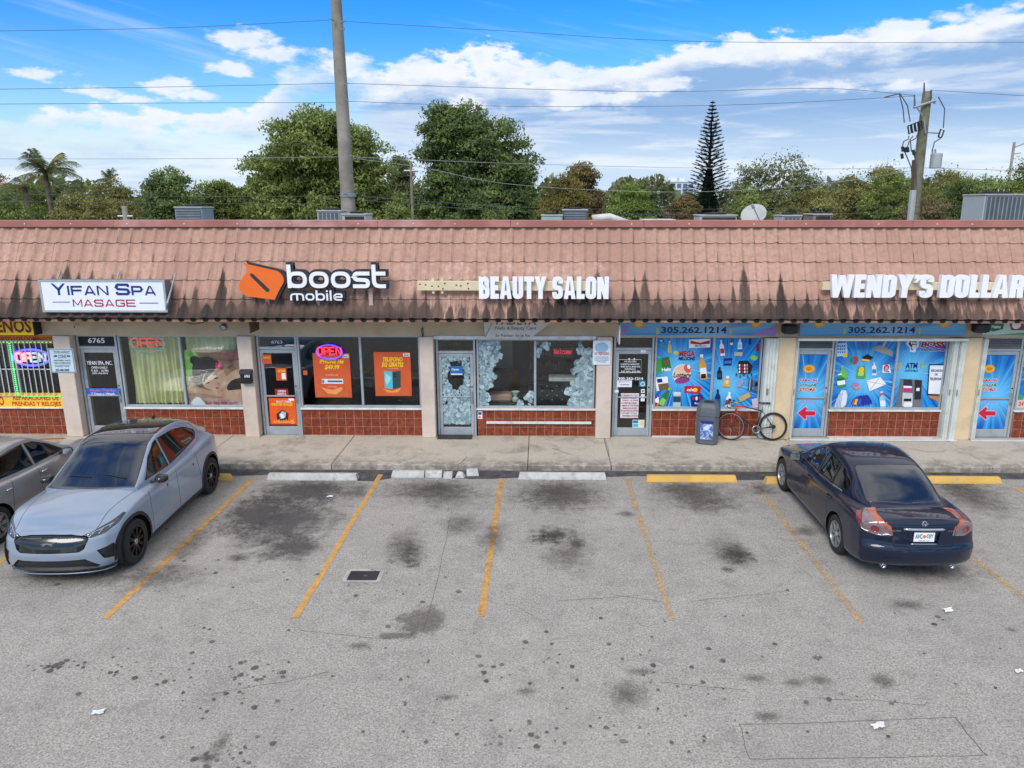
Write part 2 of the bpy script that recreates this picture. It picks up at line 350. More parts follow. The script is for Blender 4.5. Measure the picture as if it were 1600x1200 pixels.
def glyph(ch, w, t, r=.3, th=None):
    """block glyph in a box w x 1: list of ('s', pts, closed, thick) strokes and ('p', polygon)"""
    h = t/2; th = th or t; v = th/2; a, b, c, d = h, w-h, v, 1-v; m = .52; S = []
    st = lambda p, cl=False: S.append(('s', p, cl)); po = lambda p: S.append(('p', p))
    if ch == 'B': po([(0, 0), (t, 0), (t, 1), (0, 1)]); st([(h, d, 0), (b-.02, d), (b-.02, m, r), (t, m, 0)]); st([(t, m-.0, 0), (b, m), (b, c), (h, c, 0)])
    elif ch == 'E': po([(0, 0), (t, 0), (t, 1), (0, 1)]); [po([(t, y-v), (x, y-v), (x, y+v), (t, y+v)]) for y, x in ((c, w), (.5, w*.92), (d, w))]
    elif ch == 'F': po([(0, 0), (t, 0), (t, 1), (0, 1)]); [po([(t, y-v), (x, y-v), (x, y+v), (t, y+v)]) for y, x in ((.5, w*.92), (d, w))]
    elif ch == 'L': po([(0, 0), (t, 0), (t, 1), (0, 1)]); po([(t, 0), (w, 0), (w, th), (t, th)])
    elif ch == 'T': po([(0, 1-th), (w, 1-th), (w, 1), (0, 1)]); po([(w/2-h, 0), (w/2+h, 0), (w/2+h, 1-th), (w/2-h, 1-th)])
    elif ch == 'I': po([(0, 0), (t, 0), (t, 1), (0, 1)])
    elif ch == 'A':
        k = w*.5; po([(0, 0), (t*.95, 0), (k, .88), (k, 1), (k-t*.55, 1)]); po([(w, 0), (k+t*.55, 1), (k, 1), (k, .88), (w-t*.95, 0)]); po([(t*.8, .17), (w-t*.8, .17), (w-t*.95, .17+th*.9), (t*.95, .17+th*.9)])
    elif ch == 'Y':
        k = w*.5; po([(0, 1), (t, 1), (k+h*.3, .58), (k+h, .42), (k-h, .42)]); po([(w, 1), (w-t, 1), (k-h*.3, .58), (k-h, .42), (k+h, .42)]); po([(k-h, 0), (k+h, 0), (k+h, .42), (k-h, .42)])
    elif ch == 'W':
        q = w/4; po([(0, 1), (t*.9, 1), (q+t*.4, 0), (q-t*.45, 0)]); po([(2*q-t*.4, 1), (2*q+t*.4, 1), (q+t*.45, 0), (q-t*.35, 0)]); po([(2*q-t*.4, 1), (2*q+t*.4, 1), (3*q+t*.35, 0), (3*q-t*.45, 0)]); po([(w, 1), (w-t*.9, 1), (3*q-t*.4, 0), (3*q+t*.45, 0)])
    elif ch == 'N': po([(0, 0), (t*.9, 0), (t*.9, 1), (0, 1)]); po([(w-t*.9, 0), (w, 0), (w, 1), (w-t*.9, 1)]); po([(0, 1), (t*1.05, 1), (w, 0), (w-t*1.05, 0)])
    elif ch == 'M': po([(0, 0), (t*.8, 0), (t*.8, 1), (0, 1)]); po([(w-t*.8, 0), (w, 0), (w, 1), (w-t*.8, 1)]); po([(0, 1), (t, 1), (w/2+t*.4, .2), (w/2-t*.4, .2)]); po([(w, 1), (w-t, 1), (w/2-t*.4, .2), (w/2+t*.4, .2)])
    elif ch == 'D': po([(0, 0), (t, 0), (t, 1), (0, 1)]); st([(h, d, 0), (b, d), (b, c), (h, c, 0)])
    elif ch in 'O0': st([(a, c), (b, c), (b, d), (a, d)], True)
    elif ch == 'U': st([(a, 1, 0), (a, c), (b, c), (b, 1, 0)])
    elif ch == 'S': st([(b, .70, 0), (b, d), (a, d), (a, .52), (b, .48), (b, c), (a, c), (a, .30, 0)])
    elif ch == 'Z': st([(a-h, d, 0), (b, d, 0), (a, c, 0), (b+h, c, 0)])
    elif ch == 'G': st([(b, .74, 0), (b, d), (a, d), (a, c), (b, c), (b, .48, 0), (w*.55, .48, 0)])
    elif ch == 'C': st([(b, .70, 0), (b, d), (a, d), (a, c), (b, c), (b, .30, 0)])
    elif ch == 'P': po([(0, 0), (t, 0), (t, 1), (0, 1)]); st([(h, d, 0), (b, d), (b, .42), (h, .42, 0)])
    elif ch == 'R': po([(0, 0), (t, 0), (t, 1), (0, 1)]); st([(h, d, 0), (b, d), (b, .48), (h, .48, 0)]); po([(w-t, 0), (w, 0), (w-.02, .42), (w-t-.03, .42)])
    elif ch == "'": po([(0, 1), (t, 1), (t, .82), (t*.45, .66), (t*.1, .66), (t*.35, .82), (0, .82)])
    elif ch == 'b': po([(0, 0), (t, 0), (t, 1.42), (0, 1.42)]); st([(a, c), (b, c), (b, d), (a, d)], True)
    elif ch == 'o': st([(a, c), (b, c), (b, d), (a, d)], True)
    elif ch == 'e': st([(b, c, 0), (a, c), (a, d), (b, d), (b, .5, 0), (a, .5, 0)])
    elif ch == 's': st([(w, d, 0), (a, d), (a, .52), (b, .48), (b, c), (0, c, 0)])
    elif ch == 't': st([(a, 1.42, 0), (a, c), (w, c, 0)]); po([(t, 1-th), (w, 1-th), (w, 1), (t, 1)])
    elif ch == 'm': st([(a, 0, 0), (a, d), (b, d), (b, 0, 0)]); po([(w/2-h, 0), (w/2+h, 0), (w/2+h, 1-th), (w/2-h, 1-th)])
    elif ch == 'i': po([(0, 0), (t, 0), (t, 1), (0, 1)]); po([(0, 1.2), (t, 1.2), (t, 1.42), (0, 1.42)])
    elif ch == 'l': po([(0, 0), (t, 0), (t, 1.42), (0, 1.42)])
    out_ = []
    for e in S:
        if e[0] == 'p': n = len(e[1]); out_.append((list(e[1]), [tuple(range(n))]))
        else:
            pts = rounded(e[1], r, 5, e[2]); out_.append(ribbon2(pts, t, e[2]))
    return out_
def glyph_solid(mb, ch, w, t, x, z, hx, hz, y0, y1, r=.3, stag=.0009, M=None, grow=0.0):
    """extruded letter; strokes are staggered in depth so that none share a plane"""
    for k, (vs, fs) in enumerate(glyph(ch, w, t, r)):
        P = [(x+vx*hx, z+vy*hz) for vx, vy in vs]; n = len(P); yy = y0+k*stag
        v3 = [(a, yy, b) for a, b in P]+[(a, y1+k*stag, b) for a, b in P]
        ff = [tuple(f) for f in fs]+[tuple(n+i for i in reversed(f)) for f in fs]
        ec = {}
        for f in fs:
            for i in range(len(f)): e = (f[i], f[(i+1) % len(f)]); ec[tuple(sorted(e))] = ec.get(tuple(sorted(e)), 0)+1
        for (i, j), c in ec.items():
            if c == 1: ff.append((i, j, n+j, n+i))
        if M is not None: v3 = [M @ Vector(v) for v in v3]
        mb.add(v3, ff)
# ================================================================ materials of the place
G = (.02, .02, .02, 1)
M_ = {}
M_['stucco'] = pbr('stucco_beige', srgb(204, 182, 150), .9, var=.06, vscale=2, bump=.25, bscale=90, dirt=srgb(150, 134, 116), dirtamt=.35, dscale=1.1)
M_['stucco_pink'] = pbr('stucco_pillar', srgb(214, 197, 182), .9, var=.05, vscale=2, bump=.25, bscale=90, dirt=srgb(160, 145, 130), dirtamt=.3, dscale=1.6)
M_['stucco_yellow'] = pbr('stucco_cream', srgb(222, 198, 160), .9, var=.06, vscale=2, bump=.25, bscale=90, dirt=srgb(170, 146, 116), dirtamt=.35, dscale=1.6)
M_['alu'] = pbr('window_aluminium', srgb(178, 186, 190), .42, .35, var=.06, dirt=srgb(120, 124, 124), dirtamt=.3, dscale=7)
M_['white_trim'] = pbr('white_painted_trim', srgb(222, 222, 218), .6, var=.05, dirt=srgb(150, 145, 136), dirtamt=.5, dscale=5)
M_['black'] = pbr('black_plastic', (.012, .012, .013, 1), .45, var=.1)
M_['dark'] = pbr('dark_interior', (.03, .029, .028, 1), .9, var=.2)
M_['room_floor'] = pbr('interior_floor', srgb(110, 104, 98), .5, var=.1)
M_['room_wall'] = pbr('interior_wall', srgb(96, 92, 90), .9, var=.1)
M_['grout'] = pbr('tile_grout', srgb(186, 150, 128), .9, var=.15, vscale=9)
M_['redtile'] = pbr('red_ceramic_tile', srgb(136, 62, 38), .3, var=.28, vscale=14, objrand=.13, bump=.15, bscale=40)
M_['glass'] = glass_mat('storefront_glass', (.93, .97, .96), .97)
M_['steel'] = pbr('galvanised_steel', srgb(160, 165, 168), .45, .6, var=.1, dirt=srgb(110, 108, 104), dirtamt=.4)
M_['grey_unit'] = pbr('unit_grey_paint', srgb(168, 172, 172), .55, var=.07, dirt=srgb(120, 116, 110), dirtamt=.35, dscale=3)
M_['concrete_pole'] = pbr('pole_concrete', srgb(146, 140, 130), .9, var=.18, vscale=1.2, bump=.2, bscale=30, dirt=srgb(102, 97, 90), dirtamt=.5, dscale=.8)
M_['wood_pole'] = pbr('pole_wood', srgb(120, 116, 96), .9, var=.25, vscale=3, bump=.4, bscale=20, dirt=srgb(84, 92, 70), dirtamt=.5, dscale=1.4)
M_['wire'] = pbr('wire_sheath', (.09, .10, .115, 1), .6, var=0)
M_['pale_wire'] = pbr('pale_wire_sheath', srgb(150, 155, 155), .6, var=0)

def roof_tile_mat():
    m, N = newmat('weathered_roof_tile')
    g = N.n('ShaderNodeNewGeometry'); P = g.outputs['Position']; s = N.n('ShaderNodeSeparateXYZ', {0: P}); X, Y, Z = s.outputs
    rv = N.n('ShaderNodeObjectInfo').outputs['Random']
    base = N.mix(N.ss(N.noise(P, .55, 4, .6), .35, .65), srgb(180, 141, 122), srgb(197, 158, 138))
    base = N.mix(N.ss(N.noise(P, 9, 5, .7), .35, .75), base, srgb(170, 132, 114))
    # faded chalky patch where an old sign hung
    f = N.m('MULTIPLY', N.ss(X, -3.4, -2.6), N.m('MULTIPLY', N.ss(X, 1.9, 1.2), N.m('MULTIPLY', N.ss(Z, 3.4, 3.7), N.ss(Z, 4.45, 4.3))))
    base = N.mix(N.m('MULTIPLY', f, N.m('MULTIPLY', N.ss(N.noise(P, 5, 5, .7), .45, .7), .55)), base, srgb(222, 196, 182))
    pit = N.m('DIVIDE', N.m('SUBTRACT', X, TX0), TPITCH); cell = N.m('FLOOR', pit); fx = N.m('SUBTRACT', pit, cell)
    wn = N.n('ShaderNodeTexWhiteNoise', {'W': cell}, noise_dimensions='1D'); wv = wn.outputs[0]
    wn2 = N.n('ShaderNodeTexWhiteNoise', {'W': N.m('ADD', cell, 71.3)}, noise_dimensions='1D').outputs[0]
    big = N.n('ShaderNodeTexNoise', {'W': X, 'Scale': .33, 'Detail': 2}, noise_dimensions='1D').outputs[0]
    heavy = N.ss(big, .40, .62)
    # height each streak reaches above the eave
    lowx = N.m('MULTIPLY', N.ss(X, -3.0, -3.6), .35)
    top = N.m('ADD', 3.38, N.m('ADD', N.m('MULTIPLY', wv, .75), N.m('MULTIPLY', heavy, .35)))
    rel = N.m('DIVIDE', N.m('SUBTRACT', top, Z), .42)          # grows downward
    wdt = N.m('ADD', N.m('MULTIPLY', N.m('MULTIPLY', rel, .7, clamp=True), N.m('ADD', .22, N.m('MULTIPLY', N.m('ADD', heavy, lowx), .24))), N.m('MULTIPLY', N.ss(Z, 3.62, 3.2), N.m('ADD', .30, N.m('MULTIPLY', N.m('ADD', heavy, lowx), .26))))
    vn = N.n('ShaderNodeCombineXYZ', {0: N.m('MULTIPLY', X, 16.0), 1: Y, 2: N.m('MULTIPLY', Z, 1.6)})
    fn = N.noise(vn, 1.6, 6, .7)
    off = N.m('ABSOLUTE', N.m('SUBTRACT', fx, N.m('ADD', .42, N.m('MULTIPLY', wn2, .2))))
    e = N.m('SUBTRACT', N.m('ADD', wdt, N.m('MULTIPLY', N.m('SUBTRACT', fn, .5), .55)), off)
    cr0 = N.m('FRACT', N.m('DIVIDE', N.m('SUBTRACT', Z, MZ0), (MZ1-MZ0)/5))
    e = N.m('SUBTRACT', e, N.m('MULTIPLY', cr0, .10)); e = N.m('ADD', e, .06)          # each course is dirtiest at its lower edge
    wn3 = N.n('ShaderNodeTexWhiteNoise', {'W': N.m('ADD', cell, 11.7)}, noise_dimensions='1D').outputs[0]
    fine = N.noise(N.n('ShaderNodeCombineXYZ', {0: N.m('MULTIPLY', X, 60.0), 1: Y, 2: N.m('MULTIPLY', Z, 5.0)}), 1.0, 5, .75)
    streak = N.m('MULTIPLY', N.m('MULTIPLY', N.ss(e, -.03, .16), N.ss(fine, .2, .5, .84, 1.0)), N.m('ADD', .72, N.m('MULTIPLY', wn3, .28)))
    grime = N.m('MULTIPLY', N.ss(Z, 3.85, 3.15), N.m('MULTIPLY', N.ss(N.m('ADD', fn, N.m('MULTIPLY', N.m('ADD', heavy, lowx), .38)), .42, .66), .92))
    k = N.m('MAXIMUM', N.m('MULTIPLY', streak, .97), grime)
    # dirt lines along the head of every course
    cr = N.m('FRACT', N.m('DIVIDE', N.m('SUBTRACT', Z, MZ0), (MZ1-MZ0)/5))
    col = N.mix(k, base, N.mix(fn, srgb(24, 22, 21), srgb(52, 46, 42)))
    kk = N.m('ADD', .9, N.m('MULTIPLY', rv, .16)); cb = N.n('ShaderNodeCombineColor', {0: kk, 1: kk, 2: kk})
    mm = N.n('ShaderNodeMix', {}, data_type='RGBA', blend_type='MULTIPLY'); mm.inputs[0].default_value = 1
    N.t.links.new(col, mm.inputs[6]); N.t.links.new(cb.outputs[0], mm.inputs[7])
    bp = N.n('ShaderNodeBump', {'Strength': .25, 'Distance': .01, 'Height': N.noise(P, 45, 6, .7)})
    p = N.n('ShaderNodeBsdfPrincipled', {'Base Color': mm.outputs[2], 'Roughness': .85, 'Normal': bp.outputs[0]}); out(N, p.outputs[0]); return m
TPITCH = .2745; TX0 = -12.6; MY0, MY1, MZ0, MZ1 = 16.36, 17.36, 3.13, 5.16

def asphalt_mat():
    m, N = newmat('worn_asphalt')
    P = N.n('ShaderNodeNewGeometry').outputs['Position']
    f1 = N.noise(P, 38, 5, .8); f2 = N.noise(P, 1.1, 6, .65); f3 = N.noise(P, .22, 4, .6); f4 = N.noise(P, 5.5, 6, .72)
    vo = N.n('ShaderNodeTexVoronoi', {'Vector': P, 'Scale': 75.0}); vc = N.n('ShaderNodeSeparateColor', {0: vo.outputs[1]}).outputs[0]
    c = N.mix(N.ss(f1, .36, .64), srgb(130, 126, 119), srgb(189, 183, 173))
    c = N.mix(N.m('MULTIPLY', N.ss(vc, .88, .98), .38), c, srgb(214, 206, 198))
    c = N.mix(N.m('MULTIPLY', N.ss(vc, .14, .02), .42), c, srgb(78, 73, 72))
    c = N.mix(N.m('MULTIPLY', N.ss(f2, .44, .68), .22), c, srgb(122, 116, 112))
    c = N.mix(N.m('MULTIPLY', N.ss(f3, .45, .65), .22), c, srgb(182, 172, 164))
    c = N.mix(N.m('MULTIPLY', N.ss(f4, .62, .76), .30), c, srgb(98, 94, 91))
    f5 = N.noise(P, 13, 5, .7); f6 = N.noise(P, .5, 6, .7)
    c = N.mix(N.m('MULTIPLY', N.ss(f5, .50, .66), .30), c, srgb(116, 112, 107))
    f7 = N.noise(P, 2.7, 9, .78); c = N.mix(N.m('MULTIPLY', N.ss(f7, .52, .62), .34), c, srgb(118, 113, 109)); c = N.mix(N.m('MULTIPLY', N.ss(f7, .46, .36), .22), c, srgb(198, 192, 185))
    c = N.mix(N.m('MULTIPLY', N.ss(f6, .48, .62), .22), c, srgb(140, 135, 129))
    h = N.m('ADD', N.m('MULTIPLY', f1, .6), N.m('MULTIPLY', vo.outputs[0], .6))
    bp = N.n('ShaderNodeBump', {'Strength': .45, 'Distance': .008, 'Height': h})
    p = N.n('ShaderNodeBsdfPrincipled', {'Base Color': c, 'Roughness': .92, 'Specular IOR Level': .25, 'Normal': bp.outputs[0]}); out(N, p.outputs[0]); return m
def decal_mat(name, col, amt, edge=.5, nscale=4.0, thr=.5, soft=.18, rough=.8, col2=None):
    """a mark lying on the ground: alpha from the distance to the mark's own middle, broken up by noise"""
    m, N = newmat(name)
    tc = N.n('ShaderNodeTexCoord'); s = N.n('ShaderNodeSeparateXYZ', {0: tc.outputs['Object']}); P = N.n('ShaderNodeNewGeometry').outputs['Position']
    r = N.m('SQRT', N.m('ADD', N.m('POWER', s.outputs[0], 2.0), N.m('POWER', s.outputs[1], 2.0)))
    nz = N.noise(P, nscale, 9, .78); fine = N.noise(P, nscale*6, 4, .7)
    v = N.m('ADD', N.m('MULTIPLY', N.m('SUBTRACT', 1.0, r), edge*2), N.m('MULTIPLY', N.m('SUBTRACT', nz, .5), 3.4))
    a = N.m('MULTIPLY', N.ss(v, thr, thr+soft*4), N.ss(r, .98, .8))
    a = N.m('MULTIPLY', N.m('MULTIPLY', a, N.ss(fine, .3, .6, .55, 1.0)), amt)
    cc = N.mix(nz, col, col2 or col)
    p = N.n('ShaderNodeBsdfPrincipled', {'Base Color': cc, 'Roughness': rough, 'Alpha': a, 'Specular IOR Level': .3}); out(N, p.outputs[0]); return m
def paint_mat(name, col, wear):
    m, N = newmat(name); P = N.n('ShaderNodeNewGeometry').outputs['Position']
    a = N.noise(P, 24, 6, .75); b = N.noise(P, 2.2, 4, .6)
    v = N.m('ADD', N.m('MULTIPLY', a, .7), N.m('MULTIPLY', b, .3))
    al = N.ss(v, wear-.07, wear+.05)
    c = N.mix(N.ss(N.noise(P, 9, 5, .6), .35, .7), col, tuple(x*.72 for x in col[:3])+(1,))
    p = N.n('ShaderNodeBsdfPrincipled', {'Base Color': c, 'Roughness': .7, 'Alpha': al}); out(N, p.outputs[0]); return m
def concrete_mat():
    m, N = newmat('sidewalk_concrete'); P = N.n('ShaderNodeNewGeometry').outputs['Position']; s = N.n('ShaderNodeSeparateXYZ', {0: P})
    c = N.mix(N.ss(N.noise(P, 30, 6, .75), .3, .7), srgb(170, 161, 147), srgb(208, 198, 181))
    c = N.mix(N.m('MULTIPLY', N.ss(N.noise(P, 1.4, 7, .7, dist=.5), .47, .68), .62), c, srgb(122, 114, 103))
    c = N.mix(N.m('MULTIPLY', N.ss(N.noise(P, .6, 4, .6), .45, .65), .35), c, srgb(196, 184, 164))
    dirty = N.m('MULTIPLY', N.ss(s.outputs[1], 15.7, 15.15), N.ss(N.noise(P, 5, 6, .7), .36, .6))
    c = N.mix(N.m('MULTIPLY', dirty, .6), c, srgb(92, 86, 78))
    v = N.n('ShaderNodeTexVoronoi', {'Vector': P, 'Scale': 3.1}); sp = N.ss(v.outputs[0], .075, .045)
    c = N.mix(N.m('MULTIPLY', sp, .7), c, srgb(72, 66, 60))
    bp = N.n('ShaderNodeBump', {'Strength': .3, 'Distance': .006, 'Height': N.noise(P, 60, 5, .7)})
    p = N.n('ShaderNodeBsdfPrincipled', {'Base Color': c, 'Roughness': .9, 'Normal': bp.outputs[0]}); out(N, p.outputs[0]); return m

# ================================================================ ground
def sheet(name, x0, y0, x1, y1, z, mat, parent=None, **kw):
    return MB().add([(x0, y0, z), (x1, y0, z), (x1, y1, z), (x0, y1, z)], [(0, 1, 2, 3)]).build(name, mat, parent, fix=False, **kw)
m_asph = asphalt_mat(); m_conc = concrete_mat()
M_['grass'] = pbr('ground_grass', srgb(84, 96, 52), .95, var=.3, vscale=.4)
sheet('ground', -1800, -300, 1800, 3500, -.02, M_['grass'], kind='structure')
lot = sheet('parking_lot', -45, -25, 45, 15.2, 0, m_asph, kind='structure')
YEL = srgb(208, 160, 92)
pm = {.36: paint_mat('line_paint_fresh', YEL, .36), .44: paint_mat('line_paint_worn', YEL, .44), .50: paint_mat('line_paint_faded', srgb(206, 172, 120), .515)}
for x, y0, y1, wv in ((-8.74, 9.15, 14.5, .44), (-6.07, 9.15, 14.55, .36), (-3.42, 9.2, 14.85, .36), (-.82, 9.25, 14.65, .44), (1.84, 9.2, 14.68, .50), (4.45, 9.18, 14.48, .50), (7.1, 9.2, 14.5, .50), (9.72, 9.2, 14.3, .44)):
    mb = MB(); n = 24; e = [rnd.uniform(-.008, .008) for _ in range(2*n+2)]
    vs = []
    for i in range(n+1):
        y = y0+(y1-y0)*i/n; vs += [(x-.052+e[2*i], y, .004), (x+.052+e[2*i+1], y, .004)]
    mb.add(vs, [(2*i, 2*i+1, 2*i+3, 2*i+2) for i in range(n)])
    mb.build('parking_line', pm[wv], lot, fix=False)
# dark fresh strip of asphalt along the kerb
def patch(name, pts, z, mat, jit=.05, sub=8):
    o = []
    for i in range(len(pts)):
        a, b = Vector(pts[i]), Vector(pts[(i+1) % len(pts)])
        for k in range(sub): o.append((a.lerp(b, k/sub)+Vector((rnd.uniform(-jit, jit), rnd.uniform(-jit, jit)))))
    bm = bmesh.new(); f = bm.faces.new([bm.verts.new((p.x, p.y, z)) for p in o]); bmesh.ops.triangulate(bm, faces=[f])
    me = bpy.data.meshes.new(name); bm.to_mesh(me); bm.free(); me.materials.append(mat)
    return link(bpy.data.objects.new(name, me), lot)
m_strip = pbr('fresh_asphalt', srgb(76, 73, 73), .9, var=.25, vscale=5, bump=.3, dirt=srgb(128, 122, 118), dirtamt=.4, dscale=3)
xs = [-20+i*.5 for i in range(81)]
prof = [(x, 14.74+.10*math.sin(x*.9)+.06*math.sin(x*2.3+1)+(-.22 if -4.7 < x < -3.0 else 0)+rnd.uniform(-.03, .03)) for x in xs]
mb = MB(); vs = []
for x, y in prof: vs += [(x, y, .002), (x, 15.14, .002)]
mb.add(vs, [(2*i+2, 2*i+3, 2*i+1, 2*i) for i in range(len(prof)-1)]); mb.build('asphalt_strip', m_strip, lot, fix=False)
# saw-cut patch bottom right, and long cracks
a, b, c, d = gp(1155, 1132), gp(1493, 1121), gp(1543, 1180), gp(1172, 1186)
m_patch = decal_mat('patch_asphalt', srgb(104, 102, 104), .38, 2.5, 3.0, -.4, .5)
def flatribbon(mb, pts, w, z):
    vs, fs = ribbon2([Vector(p) for p in pts], w); mb.add([(x, y, z) for x, y in vs], fs)
m_crack = pbr('crack_dark', srgb(104, 98, 93), .95, var=.2)
cr = MB()
def crack(pa, pb, w=.012, wob=.05, n=16, px=True, z=.0028):
    A = gp(*pa).xy if px else Vector(pa); B = gp(*pb).xy if px else Vector(pb); pts = []; off = 0
    nrm = Vector((-(B-A).y, (B-A).x)).normalized()
    for i in range(n+1): off += rnd.uniform(-wob, wob)*.6; pts.append(A.lerp(B, i/n)+nrm*off*(1 if 0 < i < n else 0))
    flatribbon(cr, pts, w, z)
for p, q, w in (((1155, 1132), (1493, 1121), .008), ((1493, 1121), (1543, 1180), .012), ((1543, 1180), (1172, 1186), .007), ((1172, 1186), (1155, 1132), .006)): crack(p, q, w, .012)
for p, q in (((706, 795), (662, 985)), ((700, 800), (700, 780)), ((1030, 1066), (1165, 1078)), ((1280, 1090), (1450, 1098)), ((870, 940), (1000, 930)), ((1080, 940), (1230, 925)), ((690, 795), (1200, 793)), ((470, 985), (610, 996)), ((950, 928), (1040, 940)), ((800, 944), (835, 965)), ((330, 1085), (520, 1050))): crack(p, q, .006, .02)
cr.build('crack', m_crack, lot, fix=False, kind='stuff')
# stains
st_dark = decal_mat('oil_stain_dark', srgb(54, 50, 47), .82, .8, 5.5, .36, .45, .7, srgb(92, 85, 80))
st_mid = decal_mat('oil_stain_soft', srgb(84, 78, 74), .72, 1.0, 4.2, .36, .55, .8, srgb(112, 104, 96))
st_wet = decal_mat('damp_stain', srgb(112, 106, 98), .6, .9, 3.0, .40, .2, .75)
st_tar = decal_mat('tar_smear', srgb(68, 65, 64), .9, 1.0, 3.4, .36, .4, .85, srgb(104, 99, 98))
def stain(px, py, wpx, hpx, mat, rot=0.0, name='oil_stain'):
    c = gp(px, py); e = gp(px+wpx/2, py); f = gp(px, py-hpx/2); o = bpy.data.objects.new(name, disc_me[mat.name])
    o.location = (c.x, c.y, .0032+stain.k*.00012); stain.k += 1
    o.scale = ((e-c).length*1.25, (f-c).length*1.25, 1); o.rotation_euler.z = R(rot); link(o, lot)
stain.k = 0; disc_me = {}
for mt in (st_dark, st_mid, st_wet, st_tar):
    disc_me[mt.name] = MB().add([(math.cos(i*.2618), math.sin(i*.2618), 0) for i in range(24)], [tuple(range(24))]).mesh('oil_stain', mt)
for a_ in ((490, 762, 150, 34, st_dark), (445, 812, 210, 90, st_tar), (400, 800, 130, 70, st_tar), (455, 855, 130, 50, st_tar), (375, 872, 60, 22, st_dark), (560, 768, 70, 30, st_mid),
           (685, 762, 110, 30, st_dark), (700, 775, 150, 50, st_mid), (632, 850, 90, 60, st_mid), (640, 862, 60, 40, st_dark), (645, 885, 36, 10, st_dark),
           (870, 766, 130, 34, st_dark), (870, 780, 170, 50, st_mid), (860, 838, 80, 30, st_dark), (885, 868, 110, 60, st_mid), (845, 843, 60, 20, st_dark),
           (1065, 764, 130, 34, st_dark), (1100, 785, 120, 50, st_mid), (1140, 862, 90, 60, st_mid), (1135, 890, 40, 14, st_dark), (1155, 865, 60, 40, st_dark), (980, 803, 40, 16, st_mid),
           (1190, 765, 70, 30, st_dark), (1500, 762, 160, 50, st_dark), (1520, 780, 130, 60, st_mid), (660, 970, 100, 50, st_wet), (620, 994, 70, 14, st_wet), (770, 840, 60, 60, st_mid),
           (1260, 830, 70, 20, st_mid), (660, 765, 190, 44, st_mid), (880, 770, 220, 60, st_mid), (1090, 772, 200, 60, st_mid), (720, 820, 90, 40, st_mid), (900, 850, 60, 30, st_dark), (640, 875, 80, 26, st_dark), (1150, 872, 80, 36, st_dark), (870, 835, 120, 36, st_dark), (475, 768, 200, 44, st_tar), (1200, 1120, 60, 22, st_mid), (1280, 1062, 60, 22, st_mid), (1420, 945, 90, 20, st_mid), (980, 1085, 90, 60, st_mid), (1380, 1065, 60, 30, st_mid),
           (345, 1160, 40, 50, st_mid), (325, 1185, 50, 20, st_dark), (300, 850, 70, 80, st_mid), (250, 900, 200, 50, st_mid), (120, 900, 260, 40, st_mid), (1460, 895, 220, 36, st_mid), (1580, 984, 26, 10, st_dark), (1240, 1068, 60, 20, st_mid), (1180, 1060, 50, 16, st_mid), (560, 1010, 60, 16, st_mid), (820, 1080, 46, 16, st_mid), (1000, 1050, 60, 18, st_mid), (700, 1090, 50, 14, st_mid)): stain(*a_)
# chewing-gum and tar spots
gm = MB()
clusters = [(240, 1060, 200, 60), (360, 1080, 160, 90), (350, 1180, 60, 30), (800, 1060, 600, 160), (1100, 1050, 500, 120), (1350, 1050, 400, 150), (500, 900, 300, 60), (300, 900, 300, 150), (950, 1150, 500, 50), (800, 900, 1500, 500), (850, 1030, 200, 60), (400, 1050, 100, 30), (90, 1040, 60, 12), (880, 1145, 200, 30)]
for i in range(330):
    cx, cy, sx_, sy_ = clusters[i % len(clusters)]; p = gp(min(1640, max(-40, rnd.gauss(cx, sx_*.45))), min(1230, max(770, rnd.gauss(cy, sy_*.4)))); r = rnd.choice([.010, .012, .015, .018, .02, .025, .036])*rnd.uniform(.8, 1.2)
    gm.add([(p.x+r*rnd.uniform(.7, 1.2)*math.cos(k*.785), p.y+r*rnd.uniform(.7, 1.2)*math.sin(k*.785), .0075+i*.00002) for k in range(8)], [tuple(range(8))])
gm.build('tar_spots', pbr('tar_spot', srgb(100, 94, 89), .8, var=.2, island=.3), lot, fix=False, kind='stuff')

# utility cover set in a pale concrete collar
uc = thing('utility_cover', 'dark rectangular utility cover with pale worn concrete rim set in the asphalt', 'utility cover', gp(568, 900))
mb = MB(); mb.add([(x, y, .006) for x, y in [tuple(v) for v in rounded([(-.30, -.21), (.30, -.21), (.30, .21), (-.30, .21)], .09, 4, True)]], [tuple(range(20))]); mb.build('collar', pbr('collar_concrete', srgb(176, 170, 162), .9, var=.15), uc, fix=False)
mb = MB(); mb.box(-.23, -.145, .003, .23, .145, .012, bev=.003)
for i in range(9): mb.box(-.2+i*.05-.008, -.12, .0121, -.2+i*.05+.008, .12, .015)
mb.build('lid', pbr('cast_iron_lid', srgb(62, 58, 62), .6, .3, var=.2), uc)
